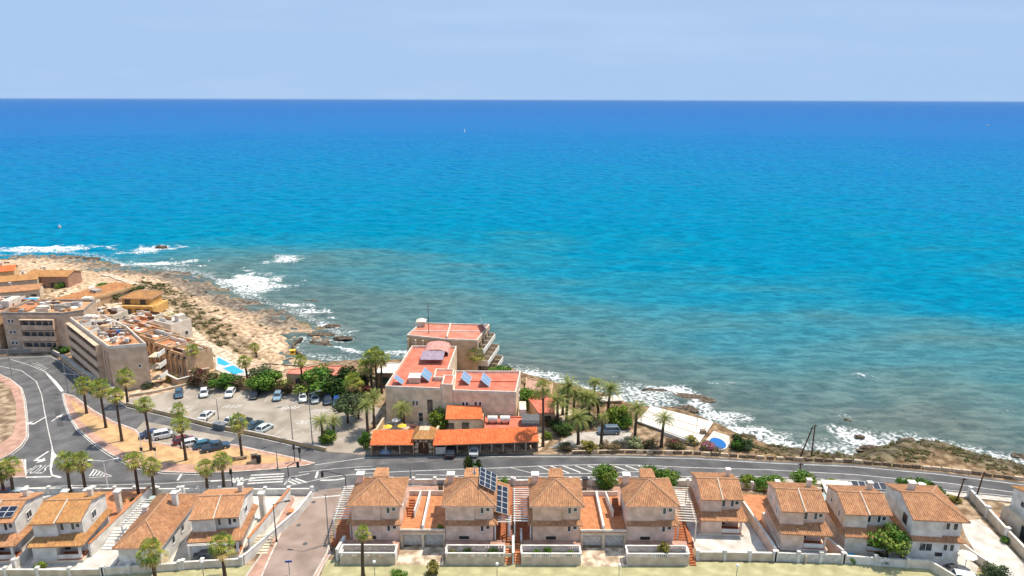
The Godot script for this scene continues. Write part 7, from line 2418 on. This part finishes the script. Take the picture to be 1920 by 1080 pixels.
func make_cars() -> void:
	var white := Color(0.72, 0.72, 0.72)
	var silver := Color(0.45, 0.48, 0.50)
	var navy := Color(0.02, 0.035, 0.07)
	var black := Color(0.02, 0.02, 0.024)
	var y := 0.02
	var lot := "cars in the car park"
	car("hatchback", Color(0.03, 0.085, 0.14), Vector3(-75.20, 0.02, -145.32), -1.15, "steel blue hatchback alone at the left end of the car park", lot)
	car("hatchback", white, Vector3(-69.68, 0.02, -145.66), -1.2, "white car in the back row, second from the left", lot)
	car("hatchback", white, Vector3(-63.77, 0.02, -145.70), -1.45, "white car in the back row, third from the left", lot)
	car("hatchback", black, Vector3(-57.91, 0.02, -144.87), -1.45, "black car in the back row of the car park", lot)
	car("hatchback", Color(0.22, 0.33, 0.42), Vector3(-52.47, 0.02, -144.04), -1.4, "light blue grey car in the back row of the car park", lot)
	car("hatchback", white, Vector3(-46.60, 0.02, -143.22), -1.25, "white car left of the tall lamp pole in the back row", lot)
	car("hatchback", silver, Vector3(-43.71, 0.02, -142.68), -1.3, "silver white car right of the tall lamp pole", lot)
	car("hatchback", navy, Vector3(-40.73, 0.02, -142.14), -1.35, "dark car in the shade of the trees, back row", lot)
	car("hatchback", Color(0.02, 0.09, 0.30), Vector3(-38.52, 0.02, -141.31), -1.35, "bright blue car at the right end of the back row", lot)
	car("sedan", white, Vector3(-64.21, 0.02, -134.21), 1.45, "white car parked alone in the middle of the car park", lot)
	car("hatchback", white, Vector3(-57.83, 0.02, -132.25), 1.15, "white car behind the bins in the front row", lot)
	car("hatchback", Color(0.03, 0.05, 0.05), Vector3(-55.36, 0.02, -131.28), 1.2, "dark green car partly hidden by a palm crown", lot)
	car("sedan", Color(0.02, 0.06, 0.085), Vector3(-52.56, 0.02, -129.61), 1.2, "dark teal car in the front row of the car park", lot)
	car("hatchback", Color(0.55, 0.62, 0.64), Vector3(-49.98, 0.02, -128.44), 1.15, "silver car at the right end of the front row", lot)
	var bay := "cars in the roadside bay"
	car("sedan", Color(0.02, 0.04, 0.12), Vector3(-71.43, 0.04, -125.71), 0.5, "dark blue car at the left end of the roadside bay", bay)
	car("suv", white, Vector3(-68.78, 0.04, -125.28), 0.5, "white car beside the dark blue one in the roadside bay", bay)
	car("hatchback", Color(0.16, 0.012, 0.02), Vector3(-63.98, 0.04, -123.09), 0.6, "dark red car in the roadside bay", bay)
	car("hatchback", white, Vector3(-61.73, 0.04, -122.02), 0.5, "white car right of the red one in the roadside bay", bay)
	car("hatchback", Color(0.02, 0.12, 0.19), Vector3(-59.09, 0.04, -121.40), 0.5, "teal blue car in the roadside bay", bay)
	car("pickup", Color(0.015, 0.045, 0.09), Vector3(-56.60, 0.04, -120.36), 0.5, "dark blue pickup at the right end of the roadside bay", bay)
	car("suv", Color(0.12, 0.17, 0.23), Vector3(19.57, 0.03, -127.72), 3.2, "blue grey estate car on the gravel drive among palms")
	car("sedan", black, Vector3(-11.43, 0.03, -119.00), 1.5, "black car under the orange carport roof", "cars under the carport")
	car("sedan", silver, Vector3(-7.01, 0.03, -119.44), 1.5, "silver car under the orange carport roof", "cars under the carport")
	car("sedan", Color(0.05, 0.06, 0.07), Vector3(-44.0, 0.05, -87.5), 0.25, "dark grey car under the white slatted pergola")
	car("suv", white, Vector3(63.6, 0.06, -82.6), -0.35, "white car on the driveway of the corner villa")
	car("hatchback", Color(0.30, 0.02, 0.02), Vector3(-85.32, 0.02, -104.09), 0.1, "red car on the coast road at the left edge")
	car("sedan", silver, Vector3(-82.79, 0.02, -103.94), 0.1, "silver car behind the leftmost villa on the coast road")
# ---------------------------------------------------------------- palms, trees and shrubs

var crowns := []
var date_crowns := []
var clouds := {}

func fan_crown(sd: int) -> ArrayMesh:
	# a fan palm's head: stiff round leaves on stalks, younger ones upright, older ones hanging
	var r := RandomNumberGenerator.new()
	r.seed = sd
	var g := geo()
	for i in 30:
		var t := i / 29.0
		var az := i * 2.39996 + r.randf_range(-0.2, 0.2)
		var el := lerpf(1.35, -0.7, pow(t, 0.85)) + r.randf_range(-0.2, 0.2)
		var dir := Vector3(cos(az) * cos(el), sin(el), sin(az) * cos(el))
		var side := dir.cross(Vector3.UP).normalized()
		if side.length() < 0.1:
			side = Vector3.RIGHT
		var up := side.cross(dir)
		var old := smoothstep(0.72, 0.95, t)
		var green := Color(0.115, 0.185, 0.03).lerp(Color(0.33, 0.32, 0.055), r.randf())
		var c := green.lerp(Color(0.40, 0.27, 0.12), old)
		var st := r.randf_range(0.75, 1.4)
		var a := dir * 0.15
		var b := dir * st + Vector3(0, -0.12 * st, 0)
		g.col = c.lerp(Color(0.30, 0.22, 0.06), 0.4)
		g.quad(a - side * 0.035, a + side * 0.035, b + side * 0.02, b - side * 0.02)
		var len := r.randf_range(0.75, 1.25)
		for k in 9:
			var s := (k - 4) / 4.0
			var q := (dir * cos(s * 1.35) + side * sin(s * 1.35)).normalized()
			var tip := b + q * len * (1.0 - 0.12 * absf(s)) + Vector3(0, -r.randf_range(0.2, 0.75) * len, 0)
			var m := b + q * len * 0.6 + up * 0.05
			var w := Vector3(-sin(s), 0, 0)
			var pr := q.cross(up).normalized() * 0.075
			g.col = c * r.randf_range(0.8, 1.25)
			g.tri(b, m - pr, m + pr)
			g.tri(m - pr, tip, m + pr)
	return g.mesh()

func feather_crown(sd: int, n: int) -> ArrayMesh:
	# a date palm's head: long arching feathers
	var r := RandomNumberGenerator.new()
	r.seed = sd
	var g := geo()
	for i in n:
		var t := float(i) / n
		var az := i * 2.39996 + r.randf_range(-0.2, 0.2)
		var el := lerpf(1.3, -0.25, t) + r.randf_range(-0.1, 0.1)
		var L := r.randf_range(2.2, 2.9)
		var h := Vector3(cos(az), 0, sin(az))
		var side := h.cross(Vector3.UP)
		var c := Color(0.14, 0.19, 0.045).lerp(Color(0.32, 0.31, 0.09), r.randf()).lerp(Color(0.28, 0.20, 0.08), smoothstep(0.85, 1.0, t))
		var p := Vector3.ZERO
		for k in 9:
			var e := el - 1.25 * pow(k / 8.0, 1.3)
			var q := p + (h * cos(e) + Vector3.UP * sin(e)) * L / 9.0
			var w := 0.42 * sin(PI * (k + 1.2) / 10.2)
			g.col = c * r.randf_range(0.85, 1.15)
			for s in [-1.0, 1.0]:
				for j in 2:
					var b := p.lerp(q, j * 0.5)
					var tip: Vector3 = b + side * s * w + (q - p) * 1.1 + Vector3(0, -0.16, 0)
					g.tri(b, b + (q - p) * 0.36, tip)
			p = q
	return g.mesh()

func palm(kind: String, at: Vector3, h: float, size: float, label: String, group := "fan palms", lean := 0.0) -> Node3D:
	var r := thing("palm_tree", label, "palm", at, rng.randf() * TAU, group)
	var g := geo()
	var thick := 0.27 if kind == "fan" else 0.32
	var top := Vector3(lean + rng.randf_range(-0.45, 0.45), h, rng.randf_range(-0.35, 0.35))
	var p := Vector3.ZERO
	for k in 9:
		var t := (k + 1) / 9.0
		var q := Vector3(top.x * t * t, h * t, top.z * t * t)
		var r0 := thick * (1.35 if k == 0 else 1.0 - 0.035 * k) * (1.0 + 0.08 * (k % 2))
		g.tube(p, q, r0, thick * (0.965 - 0.035 * k), 8, k == 8)
		p = q
	put("trunk", g, M.trunk, r)
	if kind == "fan" and h > 4.0:
		# dry leaves still hanging under the head
		var s := geo()
		for i in 26:
			var az := i * 2.4
			var d := Vector3(cos(az), 0, sin(az))
			var a := top + d * 0.2 + Vector3(0, -0.05 - 0.03 * i, 0)
			var b := a + d * rng.randf_range(0.35, 0.75) * size + Vector3(0, -rng.randf_range(0.7, 1.2) * size, 0)
			var e := d.cross(Vector3.UP) * 0.2
			s.col = Color(0.34, 0.22, 0.10) * rng.randf_range(0.6, 1.2)
			s.tri(a - e * 0.3, b, a + e * 0.3)
			s.tri(a, b - e, b + e)
		put("dry_leaves", s, M.leaf, r)
	var list: Array = crowns if kind == "fan" else date_crowns
	var c := put("crown", list[rng.randi() % list.size()], M.leaf, r)
	c.position = top
	c.rotation.y = rng.randf() * TAU
	c.scale = Vector3(size, size * rng.randf_range(0.85, 1.15), size) * rng.randf_range(0.9, 1.1)
	return r

func leaf_cloud(sd: int, n: int, tall: float, leaf: float, cols: Array, lobes := 14) -> ArrayMesh:
	# leaves spread over many uneven lobes of a crown about one metre in radius
	var r := RandomNumberGenerator.new()
	r.seed = sd
	var g := geo()
	var L := []
	for i in lobes:
		var d := Vector3(r.randfn(), r.randfn() * tall, r.randfn()).normalized() * r.randf_range(0.35, 0.78)
		d.y = d.y * tall
		L.append([d, r.randf_range(0.22, 0.46), cols[r.randi() % cols.size()]])
	for i in n:
		var e: Array = L[r.randi() % lobes]
		var d := Vector3(r.randfn(), r.randfn(), r.randfn()).normalized()
		var p: Vector3 = e[0] + d * e[1] * r.randf_range(0.55, 1.12)
		var f := (d + Vector3(r.randfn(), r.randfn(), r.randfn()) * 0.6).normalized()
		var a := f.cross(Vector3(r.randfn(), r.randfn(), r.randfn())).normalized()
		var b := f.cross(a)
		var s := leaf * r.randf_range(0.6, 1.3)
		g.col = (e[2] as Color) * r.randf_range(0.7, 1.3)
		g.tri(p - a * s, p + b * s * 0.5, p + a * s)
		g.tri(p - a * s, p + a * s, p - b * s * 0.5)
	return g.mesh()

func bush(kind: String, at: Vector3, rx: float, h: float, label: String, group := "shrubs", trunk := 0.0, rz := 0.0) -> Node3D:
	# h is the height of the leafy part; trunk lifts it
	var r := thing("tree" if trunk > 0.0 else "shrub", label, "tree" if trunk > 0.0 else "shrub", at, 0.0, group)
	var set: Array = clouds[kind]
	var c := put("crown", set[rng.randi() % set.size()], M.leaf, r)
	c.position = Vector3(0, trunk + h * 0.46, 0)
	c.rotation.y = rng.randf() * TAU
	c.scale = Vector3(rx, h * 0.56, rz if rz > 0.0 else rx)
	var g := geo()
	var b := maxf(trunk, 0.1)
	if trunk > 0.0:
		g.tube(Vector3.ZERO, Vector3(0.1, b, 0), 0.28, 0.2, 8)
	for i in 4:
		var d := Vector3(cos(i * 1.7), 0, sin(i * 1.7))
		g.tube(Vector3(0.1, b * 0.9, 0) if trunk > 0.0 else Vector3.ZERO, Vector3(0, b + h * 0.5, 0) + d * rx * 0.55, 0.11 if trunk > 0.0 else 0.06, 0.03, 5)
	put("trunk" if trunk > 0.0 else "stem", g, M.bark, r)
	return r

func make_plants() -> void:
	for i in 5:
		crowns.append(fan_crown(100 + i))
	for i in 3:
		date_crowns.append(feather_crown(200 + i, 44 + i * 6))
	var G1 := Color(0.065, 0.15, 0.022)
	var G2 := Color(0.115, 0.205, 0.03)
	var G3 := Color(0.19, 0.25, 0.045)
	clouds.green = [leaf_cloud(1, 2600, 1.0, 0.085, [G1, G2, G2, G3]), leaf_cloud(2, 2600, 0.9, 0.085, [G1, G1, G2, G3])]
	clouds.dark = [leaf_cloud(3, 2600, 1.0, 0.085, [Color(0.028, 0.065, 0.016), G1, Color(0.05, 0.08, 0.02)])]
	clouds.lime = [leaf_cloud(4, 1800, 1.0, 0.1, [Color(0.20, 0.26, 0.03), Color(0.15, 0.22, 0.03), G3])]
	clouds.yellow = [leaf_cloud(5, 1800, 1.0, 0.1, [Color(0.20, 0.17, 0.035), Color(0.26, 0.22, 0.05), Color(0.12, 0.11, 0.03)])]
	clouds.dry = [leaf_cloud(6, 1300, 0.8, 0.1, [Color(0.17, 0.115, 0.06), Color(0.13, 0.10, 0.045), Color(0.10, 0.095, 0.035)]), leaf_cloud(7, 1300, 0.8, 0.1, [Color(0.20, 0.14, 0.075), Color(0.14, 0.12, 0.05), Color(0.09, 0.10, 0.03)])]
	clouds.red = [leaf_cloud(8, 1800, 0.9, 0.09, [Color(0.17, 0.05, 0.045), Color(0.12, 0.06, 0.04), Color(0.09, 0.09, 0.03)])]
	clouds.pink = [leaf_cloud(9, 1800, 0.9, 0.09, [Color(0.42, 0.14, 0.18), Color(0.36, 0.16, 0.17), Color(0.10, 0.13, 0.04)])]
	clouds.pale = [leaf_cloud(10, 1800, 0.9, 0.1, [Color(0.25, 0.27, 0.13), Color(0.20, 0.23, 0.10), Color(0.30, 0.30, 0.17)])]
	clouds.olive = [leaf_cloud(11, 2200, 1.0, 0.085, [Color(0.10, 0.125, 0.06), Color(0.07, 0.10, 0.04), Color(0.13, 0.14, 0.07)])]
	var near := "fan palms along the coast road"
	for a in [[Vector3(-83.78, 0.00, -103.81), 6.01, "fan palm at the left edge, right trunk of two"], [Vector3(-85.62, 0.00, -104.12), 4.63, "fan palm at the left edge, left trunk of two"], [Vector3(-74.58, 0.00, -104.35), 6.52, "fan palm by the stop lettering, left of two"], [Vector3(-71.69, 0.00, -104.04), 6.51, "fan palm by the stop lettering, right of two"],
			[Vector3(-62.63, 0.00, -103.60), 6.98, "leaning fan palm over the coast road beside a dark shrub"], [Vector3(-59.87, 0.00, -103.46), 6.19, "fan palm behind the long hipped villa, right of two"], [Vector3(-51.56, 0.00, -104.81), 5.15, "yellowing fan palm left of the zebra crossing"], [Vector3(-49.09, 0.00, -105.66), 5.88, "tall green fan palm left of the zebra crossing"]]:
		palm("fan", a[0], a[1], 1.0, a[2], near)
	palm("fan", Vector3(-49.0, 0.02, -81.9), 5.4, 1.12, "large fan palm in front of the long hipped villa", "fan palms in the front lane")
	palm("fan", Vector3(-39.9, 0.02, -83.0), 5.6, 1.12, "large fan palm in front of the pergola with the car", "fan palms in the front lane")
	palm("fan", Vector3(-20.82, 0.00, -83.77), 7.06, 0.62, "small slim fan palm in front of the first pyramid villa", "fan palms in the front lane")
	var mid := "fan palms on the island and around it"
	for a in [[Vector3(-90.49, 0.00, -135.86), 6.61, 1.0, "fan palm nearest the tip of the island"], [Vector3(-82.64, 0.00, -129.20), 8.56, 1.05, "second fan palm from the tip of the island"], [Vector3(-76.30, 0.00, -123.53), 9.94, 0.95, "thin tall fan palm on the orange gravel"], [Vector3(-84.34, 0.00, -140.74), 6.54, 1.1, "fan palm in front of the tall apartment wall"],
			[Vector3(-68.75, 0.00, -119.93), 9.84, 1.0, "very tall fan palm left of the parked cars"], [Vector3(-60.41, 0.00, -116.13), 7.59, 0.95, "fan palm between the red and white cars"], [Vector3(-66.93, 0.00, -128.60), 4.48, 0.85, "fan palm at the edge of the car park road"], [Vector3(-50.48, 0.00, -117.39), 7.22, 1.1, "stout fan palm at the right end of the gravel bed"],
			[Vector3(-77.03, 0.00, -157.98), 6.35, 0.95, "fan palm in front of the terraced brown houses"], [Vector3(-62.16, 0.00, -152.18), 5.90, 0.95, "fan palm right of the blue pool"], [Vector3(-47.51, 0.00, -146.76), 8.05, 0.95, "tall fan palm before the long red roof"], [Vector3(-68.41, -2.00, -174.91), 3.03, 0.8, "small lone fan palm on the sand"],
			[Vector3(-8.67, 0.00, -158.54), 5.27, 1.25, "shaggy fan palm beside the seaside hotel block"], [Vector3(6.10, 0.00, -122.11), 12.16, 1.0, "tallest fan palm at the right end of the carport"], [Vector3(-35.55, 0.00, -142.78), 4.73, 1.15, "bright fan palm among trees at the car park end"]]:
		palm("fan", a[0], a[1], a[2], a[3], mid)
	var clump := "fan palms in a clump by the white roof"
	for a in [[Vector3(-32.81, 0.00, -146.87), 6.51, "leftmost trunk of the palm clump"], [Vector3(-32.13, 0.00, -147.78), 8.22, "second trunk of the palm clump"], [Vector3(-30.80, 0.00, -147.19), 8.96, "third trunk of the palm clump"], [Vector3(-29.65, 0.00, -146.90), 8.57, "rightmost trunk of the palm clump"]]:
		palm("fan", a[0], a[1], 1.15, a[2] + " by the white roof", clump)
	var dp := "feathery date palms"
	for a in [[Vector3(-28.68, 0.00, -126.31), 6.37, 0.8, "date palm left of the carport, nearer one"], [Vector3(-28.03, 0.00, -129.58), 6.84, 0.85, "date palm left of the carport, farther one"], [Vector3(-36.74, 0.00, -122.91), 4.78, 0.85, "drooping date palm at the car park exit, left one"], [Vector3(-35.15, 0.00, -124.91), 3.81, 0.75, "drooping date palm at the car park exit, right one"], [Vector3(-22.04, 0.00, -130.34), 3.81, 0.95, "date palm in the hotel forecourt"],
			[Vector3(13.01, 0.00, -123.02), 5.46, 1.35, "huge date palm right of the tall fan palm"], [Vector3(17.44, 0.00, -122.62), 5.67, 0.55, "thin palm in front of the estate car"], [Vector3(24.32, 0.00, -124.63), 6.65, 1.1, "date palm with thick trunk left of the white roof slab"], [Vector3(29.05, 0.00, -122.05), 6.10, 1.0, "date palm in front of the white roof slab"], [Vector3(20.16, 0.00, -133.84), 6.90, 1.05, "tall date palm near the surf"], [Vector3(18.04, 0.00, -140.94), 5.31, 0.9, "date palm closest to the water"], [Vector3(11.46, 0.00, -133.02), 7.70, 1.15, "date palm at the back of the palm thicket"], [Vector3(14.54, 0.00, -132.55), 5.30, 1.2, "date palm in the middle of the palm thicket"], [Vector3(9.42, 0.00, -130.56), 5.71, 1.1, "date palm at the left of the palm thicket"],
			[Vector3(12.96, 0.00, -133.53), 5.81, 1.1, "date palm behind the huge one in the palm thicket"], [Vector3(16.15, 0.00, -133.06), 5.43, 1.1, "date palm at the right of the palm thicket"], [Vector3(10.90, 0.00, -136.07), 5.29, 1.0, "small date palm at the back left of the palm thicket"], [Vector3(18.28, 0.00, -134.08), 4.14, 0.9, "low date palm between the thicket and the tall one"], [Vector3(-101.86, -1.00, -197.84), 2.68, 1.0, "date palm beside the beach path"], [Vector3(-57.2, 0.05, -98.0), 2.2, 0.6, "short palm beside the pale green tank"]]:
		palm("date", a[0], a[1], a[2], a[3], dp)
	# trees and shrubs behind the car park
	var hedge := "trees and shrubs behind the car park"
	for a in [["red", Vector3(-73.54, 0.00, -151.46), 2.6, 4.0, "dark red bougainvillea at the left end of the car park wall"], ["dry", Vector3(-70.41, 0.00, -150.86), 2.4, 3.6, "brownish shrub left of the round green tree"], ["green", Vector3(-66.43, 0.00, -149.34), 2.9, 3.9, "round bright green tree below the blue pool"], ["dry", Vector3(-63.23, 0.00, -149.36), 2.0, 3.2, "brownish shrub right of the round green tree"], ["green", Vector3(-58.43, 0.00, -149.09), 2.8, 4.4, "green shrub behind the black car"], ["green", Vector3(-55.17, 0.00, -148.20), 3.6, 5.2, "wide green tree behind the light blue grey car"], ["olive", Vector3(-59.29, 0.00, -154.79), 3.0, 3.5, "grey green shrub behind the wide green tree"], ["dry", Vector3(-51.83, 0.00, -147.32), 1.8, 3.0, "low dry shrub beside a white parasol"], ["green", Vector3(-44.72, 0.00, -146.78), 4.6, 6.0, "large green tree behind the silver car"], ["pink", Vector3(-42.80, 0.00, -151.70), 2.4, 4.2, "pink flowering climber under the red roof"], ["dark", Vector3(-38.14, 0.00, -146.24), 4.2, 6.2, "dark green tree at the right end of the car park"], ["dark", Vector3(-35.68, 0.00, -147.75), 3.6, 7.0, "tall dark tree left of the palm clump"], ["red", Vector3(-31.99, 0.00, -142.81), 2.6, 3.4, "reddish shrub before the green turf"], ["yellow", Vector3(-33.88, 0.00, -139.47), 2.0, 2.6, "yellow green shrub at the car park end"]]:
		bush(a[0], a[1], a[2] * 1.2, a[3] * 1.08, a[4], hedge)
	bush("olive", Vector3(-34.02, 0.00, -131.96), 3.6, 4.2, "grey green olive tree at the right end of the car park", "olive trees in the car park", 2.2)
	bush("olive", Vector3(-32.24, 0.00, -133.97), 3.0, 4.0, "smaller olive tree behind the other one", "olive trees in the car park", 2.0)
	bush("green", Vector3(-35.81, 0.00, -122.92), 1.9, 3.4, "leafy shrub at the foot of the drooping date palms")
	var ht := "shrubs around the hotel"
	for a in [["lime", Vector3(-14.64, 0.00, -130.87), 2.9, 4.6, "bright green tree in the hotel courtyard"], ["green", Vector3(-7.73, 0.00, -129.00), 1.4, 2.2, "round green shrub before the grey courtyard wall"], ["green", Vector3(-28.20, 0.00, -120.83), 1.3, 4.2, "green climber at the left end of the carport"], ["green", Vector3(4.41, 0.00, -140.29), 3.4, 5.2, "large green shrub right of the hotel"], ["green", Vector3(-2.54, 0.00, -158.25), 2.8, 2.6, "green shrub behind the right hotel roof"], ["lime", Vector3(7.08, 0.00, -125.41), 1.2, 1.8, "small bright shrub beside the tallest palm"], ["pink", Vector3(-19.98, 0.00, -128.92), 1.0, 1.4, "small magenta bougainvillea on the forecourt wall"], ["dark", Vector3(10.32, 0.00, -127.72), 2.6, 3.4, "dark shrub left of the huge date palm"], ["lime", Vector3(21.97, 0.00, -131.61), 3.0, 5.4, "tall yellow green shrub behind the estate car"], ["green", Vector3(23.36, 0.00, -130.65), 2.2, 3.0, "green shrub right of the yellow green one"], ["olive", Vector3(15.45, 0.00, -130.60), 2.6, 3.2, "dull green shrub under the palm thicket"], ["dry", Vector3(8.32, 0.00, -130.55), 2.0, 2.6, "dry grey bush under the palm thicket"]]:
		bush(a[0], a[1], a[2], a[3], a[4], ht)
	var vg := "shrubs on the road verge"
	for a in [["dry", Vector3(10.35, 0.00, -120.86), 1.8, 1.5, "leftmost dry shrub on the road verge"], ["yellow", Vector3(14.97, 0.00, -120.89), 2.0, 2.0, "yellowish shrub behind the road barrier"], ["dry", Vector3(19.13, 0.00, -121.34), 2.2, 1.6, "dry shrub between the thin palm and the pale bush"], ["pale", Vector3(23.60, 0.00, -121.58), 2.4, 2.4, "pale green silvery bush on the road verge"], ["dry", Vector3(27.11, 0.00, -121.61), 2.0, 2.0, "dry bush right of the silvery one"], ["red", Vector3(31.86, 0.00, -121.64), 2.4, 2.0, "reddish dry bush below the white roof slab"], ["yellow", Vector3(35.70, 0.00, -123.83), 1.8, 1.3, "yellow green ground shrub beside the white wall"], ["pink", Vector3(37.83, 0.00, -121.25), 1.7, 1.9, "pink oleander beside the round pool"], ["dark", Vector3(43.71, 0.00, -121.29), 1.9, 3.4, "dark green bush right of the round pool"], ["olive", Vector3(45.56, 0.00, -121.30), 1.7, 2.3, "lower bush right of the dark green one"], ["dry", Vector3(39.33, 0.00, -120.00), 1.5, 0.9, "low dry shrub in front of the round pool"]]:
		bush(a[0], a[1], a[2], a[3], a[4], vg)
	var cr := "trees and hedges along the coast road"
	for a in [["green", Vector3(-1.75, 0.00, -107.80), 1.3, 1.8, "round shrub behind the solar panel villa"], ["green", Vector3(16.84, 0.00, -107.91), 2.7, 4.6, "round tree by the road behind the twin garages"], ["green", Vector3(24.54, 0.00, -108.30), 2.1, 3.9, "tree by the road behind the fourth pyramid villa, left one"], ["green", Vector3(27.15, 0.00, -108.32), 2.3, 4.0, "tree by the road behind the fourth pyramid villa, right one"], ["lime", Vector3(40.81, 0.00, -107.88), 1.6, 2.8, "left end of the low hedge by the road"], ["green", Vector3(43.21, 0.00, -107.55), 2.1, 2.2, "second shrub of the low hedge by the road"], ["green", Vector3(45.99, 0.00, -107.57), 2.2, 2.2, "third shrub of the low hedge by the road"], ["green", Vector3(50.96, 0.00, -107.25), 2.6, 3.6, "tall shrub in the hedge behind the orange patio villa"], ["lime", Vector3(55.52, 0.00, -107.11), 1.9, 2.0, "small shrub left of the white carport"], ["green", Vector3(68.03, 0.00, -106.33), 1.9, 3.0, "first shrub behind the flat solar panels"], ["green", Vector3(70.23, 0.00, -105.67), 2.1, 3.2, "second shrub behind the flat solar panels"], ["dark", Vector3(72.03, 0.00, -105.02), 1.8, 3.0, "third shrub beside the chimney pillars"]]:
		bush(a[0], a[1], a[2], a[3], a[4], cr)
	bush("dark", Vector3(-6.56, 0.00, -109.17), 1.7, 6.4, "small cone shaped conifer by the coast road", "conifers")
	bush("green", Vector3(54.70, 0.00, -87.66), 3.1, 4.4, "big round green tree in front of a gabled villa", "front garden trees", 1.6)
	var fg := "front garden shrubs"
	for a in [["yellow", Vector3(-11.27, 0.00, -84.27), 1.2, 2.2, "yellowish round shrub in front of the twin garages"], ["green", Vector3(-15.72, 0.00, -83.35), 1.3, 1.4, "green shrub at the bottom edge left of the yellowish one"], ["dark", Vector3(-6.6, 0.95, -87.4), 0.7, 1.6, "dark shrub in the planter of the solar panel villa, left one"], ["dark", Vector3(-2.8, 0.95, -87.4), 0.9, 1.6, "dark shrub in the planter of the solar panel villa, right one"], ["yellow", Vector3(-8.5, 0.95, -87.4), 0.6, 0.9, "yellow shrub at the left end of the planter"], ["green", Vector3(3.6, 0.95, -87.4), 0.6, 1.3, "left shrub in the planter with balusters"], ["green", Vector3(5.4, 0.95, -87.4), 0.8, 1.5, "middle shrub in the planter with balusters"], ["lime", Vector3(8.6, 0.95, -87.4), 0.6, 1.0, "right shrub in the planter with balusters"], ["yellow", Vector3(22.0, 0.95, -87.4), 1.1, 2.1, "round yellow shrub in the fourth planter"], ["lime", Vector3(-66.93, 0.00, -84.70), 1.1, 1.7, "lime green shrub before the second villa from the left edge"], ["dark", Vector3(-63.14, 0.00, -101.84), 1.8, 1.6, "dark round shrub under the leaning palm"], ["olive", Vector3(68.13, 0.00, -83.52), 2.0, 2.4, "bush at the bottom right beside the alley"], ["green", Vector3(75.43, 0.00, -92.33), 0.9, 0.9, "small green shrub against the long balustrade"], ["green", Vector3(49.6, 0.06, -87.4), 0.8, 1.3, "small shrub by the blue paddling pool"], ["dark", Vector3(53.5, 0.06, -87.2), 1.2, 1.5, "dark shrub below the round green tree"], ["lime", Vector3(-10.6, 2.75, -91.2), 0.6, 0.8, "potted plant on the garage terrace wall"], ["yellow", Vector3(74.69, 0.00, -103.73), 1.3, 0.9, "dry yellow shrub at the top of the alley"]]:
		bush(a[0], a[1], a[2], a[3], a[4], fg)
	var hd := "trees on the headland"
	for a in [["dark", Vector3(-132.96, -1.00, -227.47), 7.0, 6.0, "dark green tree left of the yellow house"], ["green", Vector3(-142.81, -1.00, -237.60), 4.0, 4.0, "smaller tree behind the dark headland tree"], ["green", Vector3(-160.27, -1.00, -237.40), 2.2, 4.0, "narrow green tree beside the brown roofed house"], ["green", Vector3(-117.80, -0.50, -208.94), 1.8, 2.0, "green shrub before the yellow house"], ["olive", Vector3(-110.02, -0.50, -202.45), 2.4, 2.0, "grey green shrub by the beach path"], ["dark", Vector3(-118.60, 0.00, -173.17), 2.6, 2.6, "dark shrub at the end of the long road wall"], ["olive", Vector3(-84.69, 0.00, -149.50), 1.6, 1.6, "dry shrub under the apartment wall, left one"], ["yellow", Vector3(-80.45, 0.00, -153.64), 1.6, 1.4, "yellow green shrub by the garden terraces"], ["green", Vector3(-87.93, 0.00, -161.36), 1.6, 1.8, "green shrub on the garden terraces"]]:
		bush(a[0], a[1], a[2], a[3], a[4], hd)
	scrub()

func verge(x: float) -> float:
	# the line of the road barrier
	var b := [Vector2(11.45, -119.20), Vector2(21.65, -119.68), Vector2(34.56, -119.25), Vector2(47.66, -117.61), Vector2(63.57, -116.31), Vector2(78.33, -113.61), Vector2(90.96, -110.20), Vector2(101.50, -106.86)]
	for i in b.size() - 1:
		if x < b[i + 1].x:
			return lerpf(b[i].y, b[i + 1].y, (x - b[i].x) / (b[i + 1].x - b[i].x))
	return b[-1].y

func scrub() -> void:
	# low dune plants between the beach and the path, far too many to count
	var mesh: ArrayMesh = leaf_cloud(40, 160, 0.6, 0.22, [Color(0.15, 0.13, 0.055), Color(0.10, 0.115, 0.035), Color(0.20, 0.15, 0.08)], 6)
	var xf := []
	for i in 9000:
		var p := Vector2(rng.randf_range(-260, -52), rng.randf_range(-300, -158))
		var d := shore_distance(p)
		if d < 14.0 or d > 60.0 or p.y > -164.0 or absf(beside_path(p)) < 2.2:
			continue
		var k := fbm(p.x + 100.0, p.y, 0.22)
		if rng.randf() > scrub_share(p.x, p.y, d) * clampf(k * 2.0 + 0.9, 0.0, 1.0) + 0.03:
			continue
		var s := rng.randf_range(0.4, 1.3)
		xf.append(Transform3D(Basis.from_euler(Vector3(0, rng.randf() * TAU, 0)).scaled(Vector3(s, s * 0.6, s)), Vector3(p.x, gh(p.x, p.y) + 0.12 * s, p.y)))
	for i in 4200:
		var p := Vector2(rng.randf_range(8, 112), rng.randf_range(-142, -112))
		var d := shore_distance(p)
		if d < 5.0 or d > 13.0 or rng.randf() > clampf(fbm(p.x, p.y, 0.12) * 2.0 + 0.55, 0.05, 1.0):
			continue
		if p.y > verge(p.x) - 0.9 or (p.x > 20.0 and p.x < 46.0 and p.y > -143.0):
			continue
		var s := rng.randf_range(0.25, 0.8)
		xf.append(Transform3D(Basis.from_euler(Vector3(0, rng.randf() * TAU, 0)).scaled(Vector3(s, s * 0.55, s)), Vector3(p.x, gh(p.x, p.y) + 0.1 * s, p.y)))
	var mm := MultiMesh.new()
	mm.transform_format = MultiMesh.TRANSFORM_3D
	mm.mesh = mesh
	mm.instance_count = xf.size()
	for i in xf.size():
		mm.set_instance_transform(i, xf[i])
	var o := MultiMeshInstance3D.new()
	o.name = "dune_scrub"
	o.multimesh = mm
	o.material_override = M.leaf
	add_child(o)
	tag(o, "low dry scrub scattered over the sand and the shore banks", "scrub", "", "stuff")
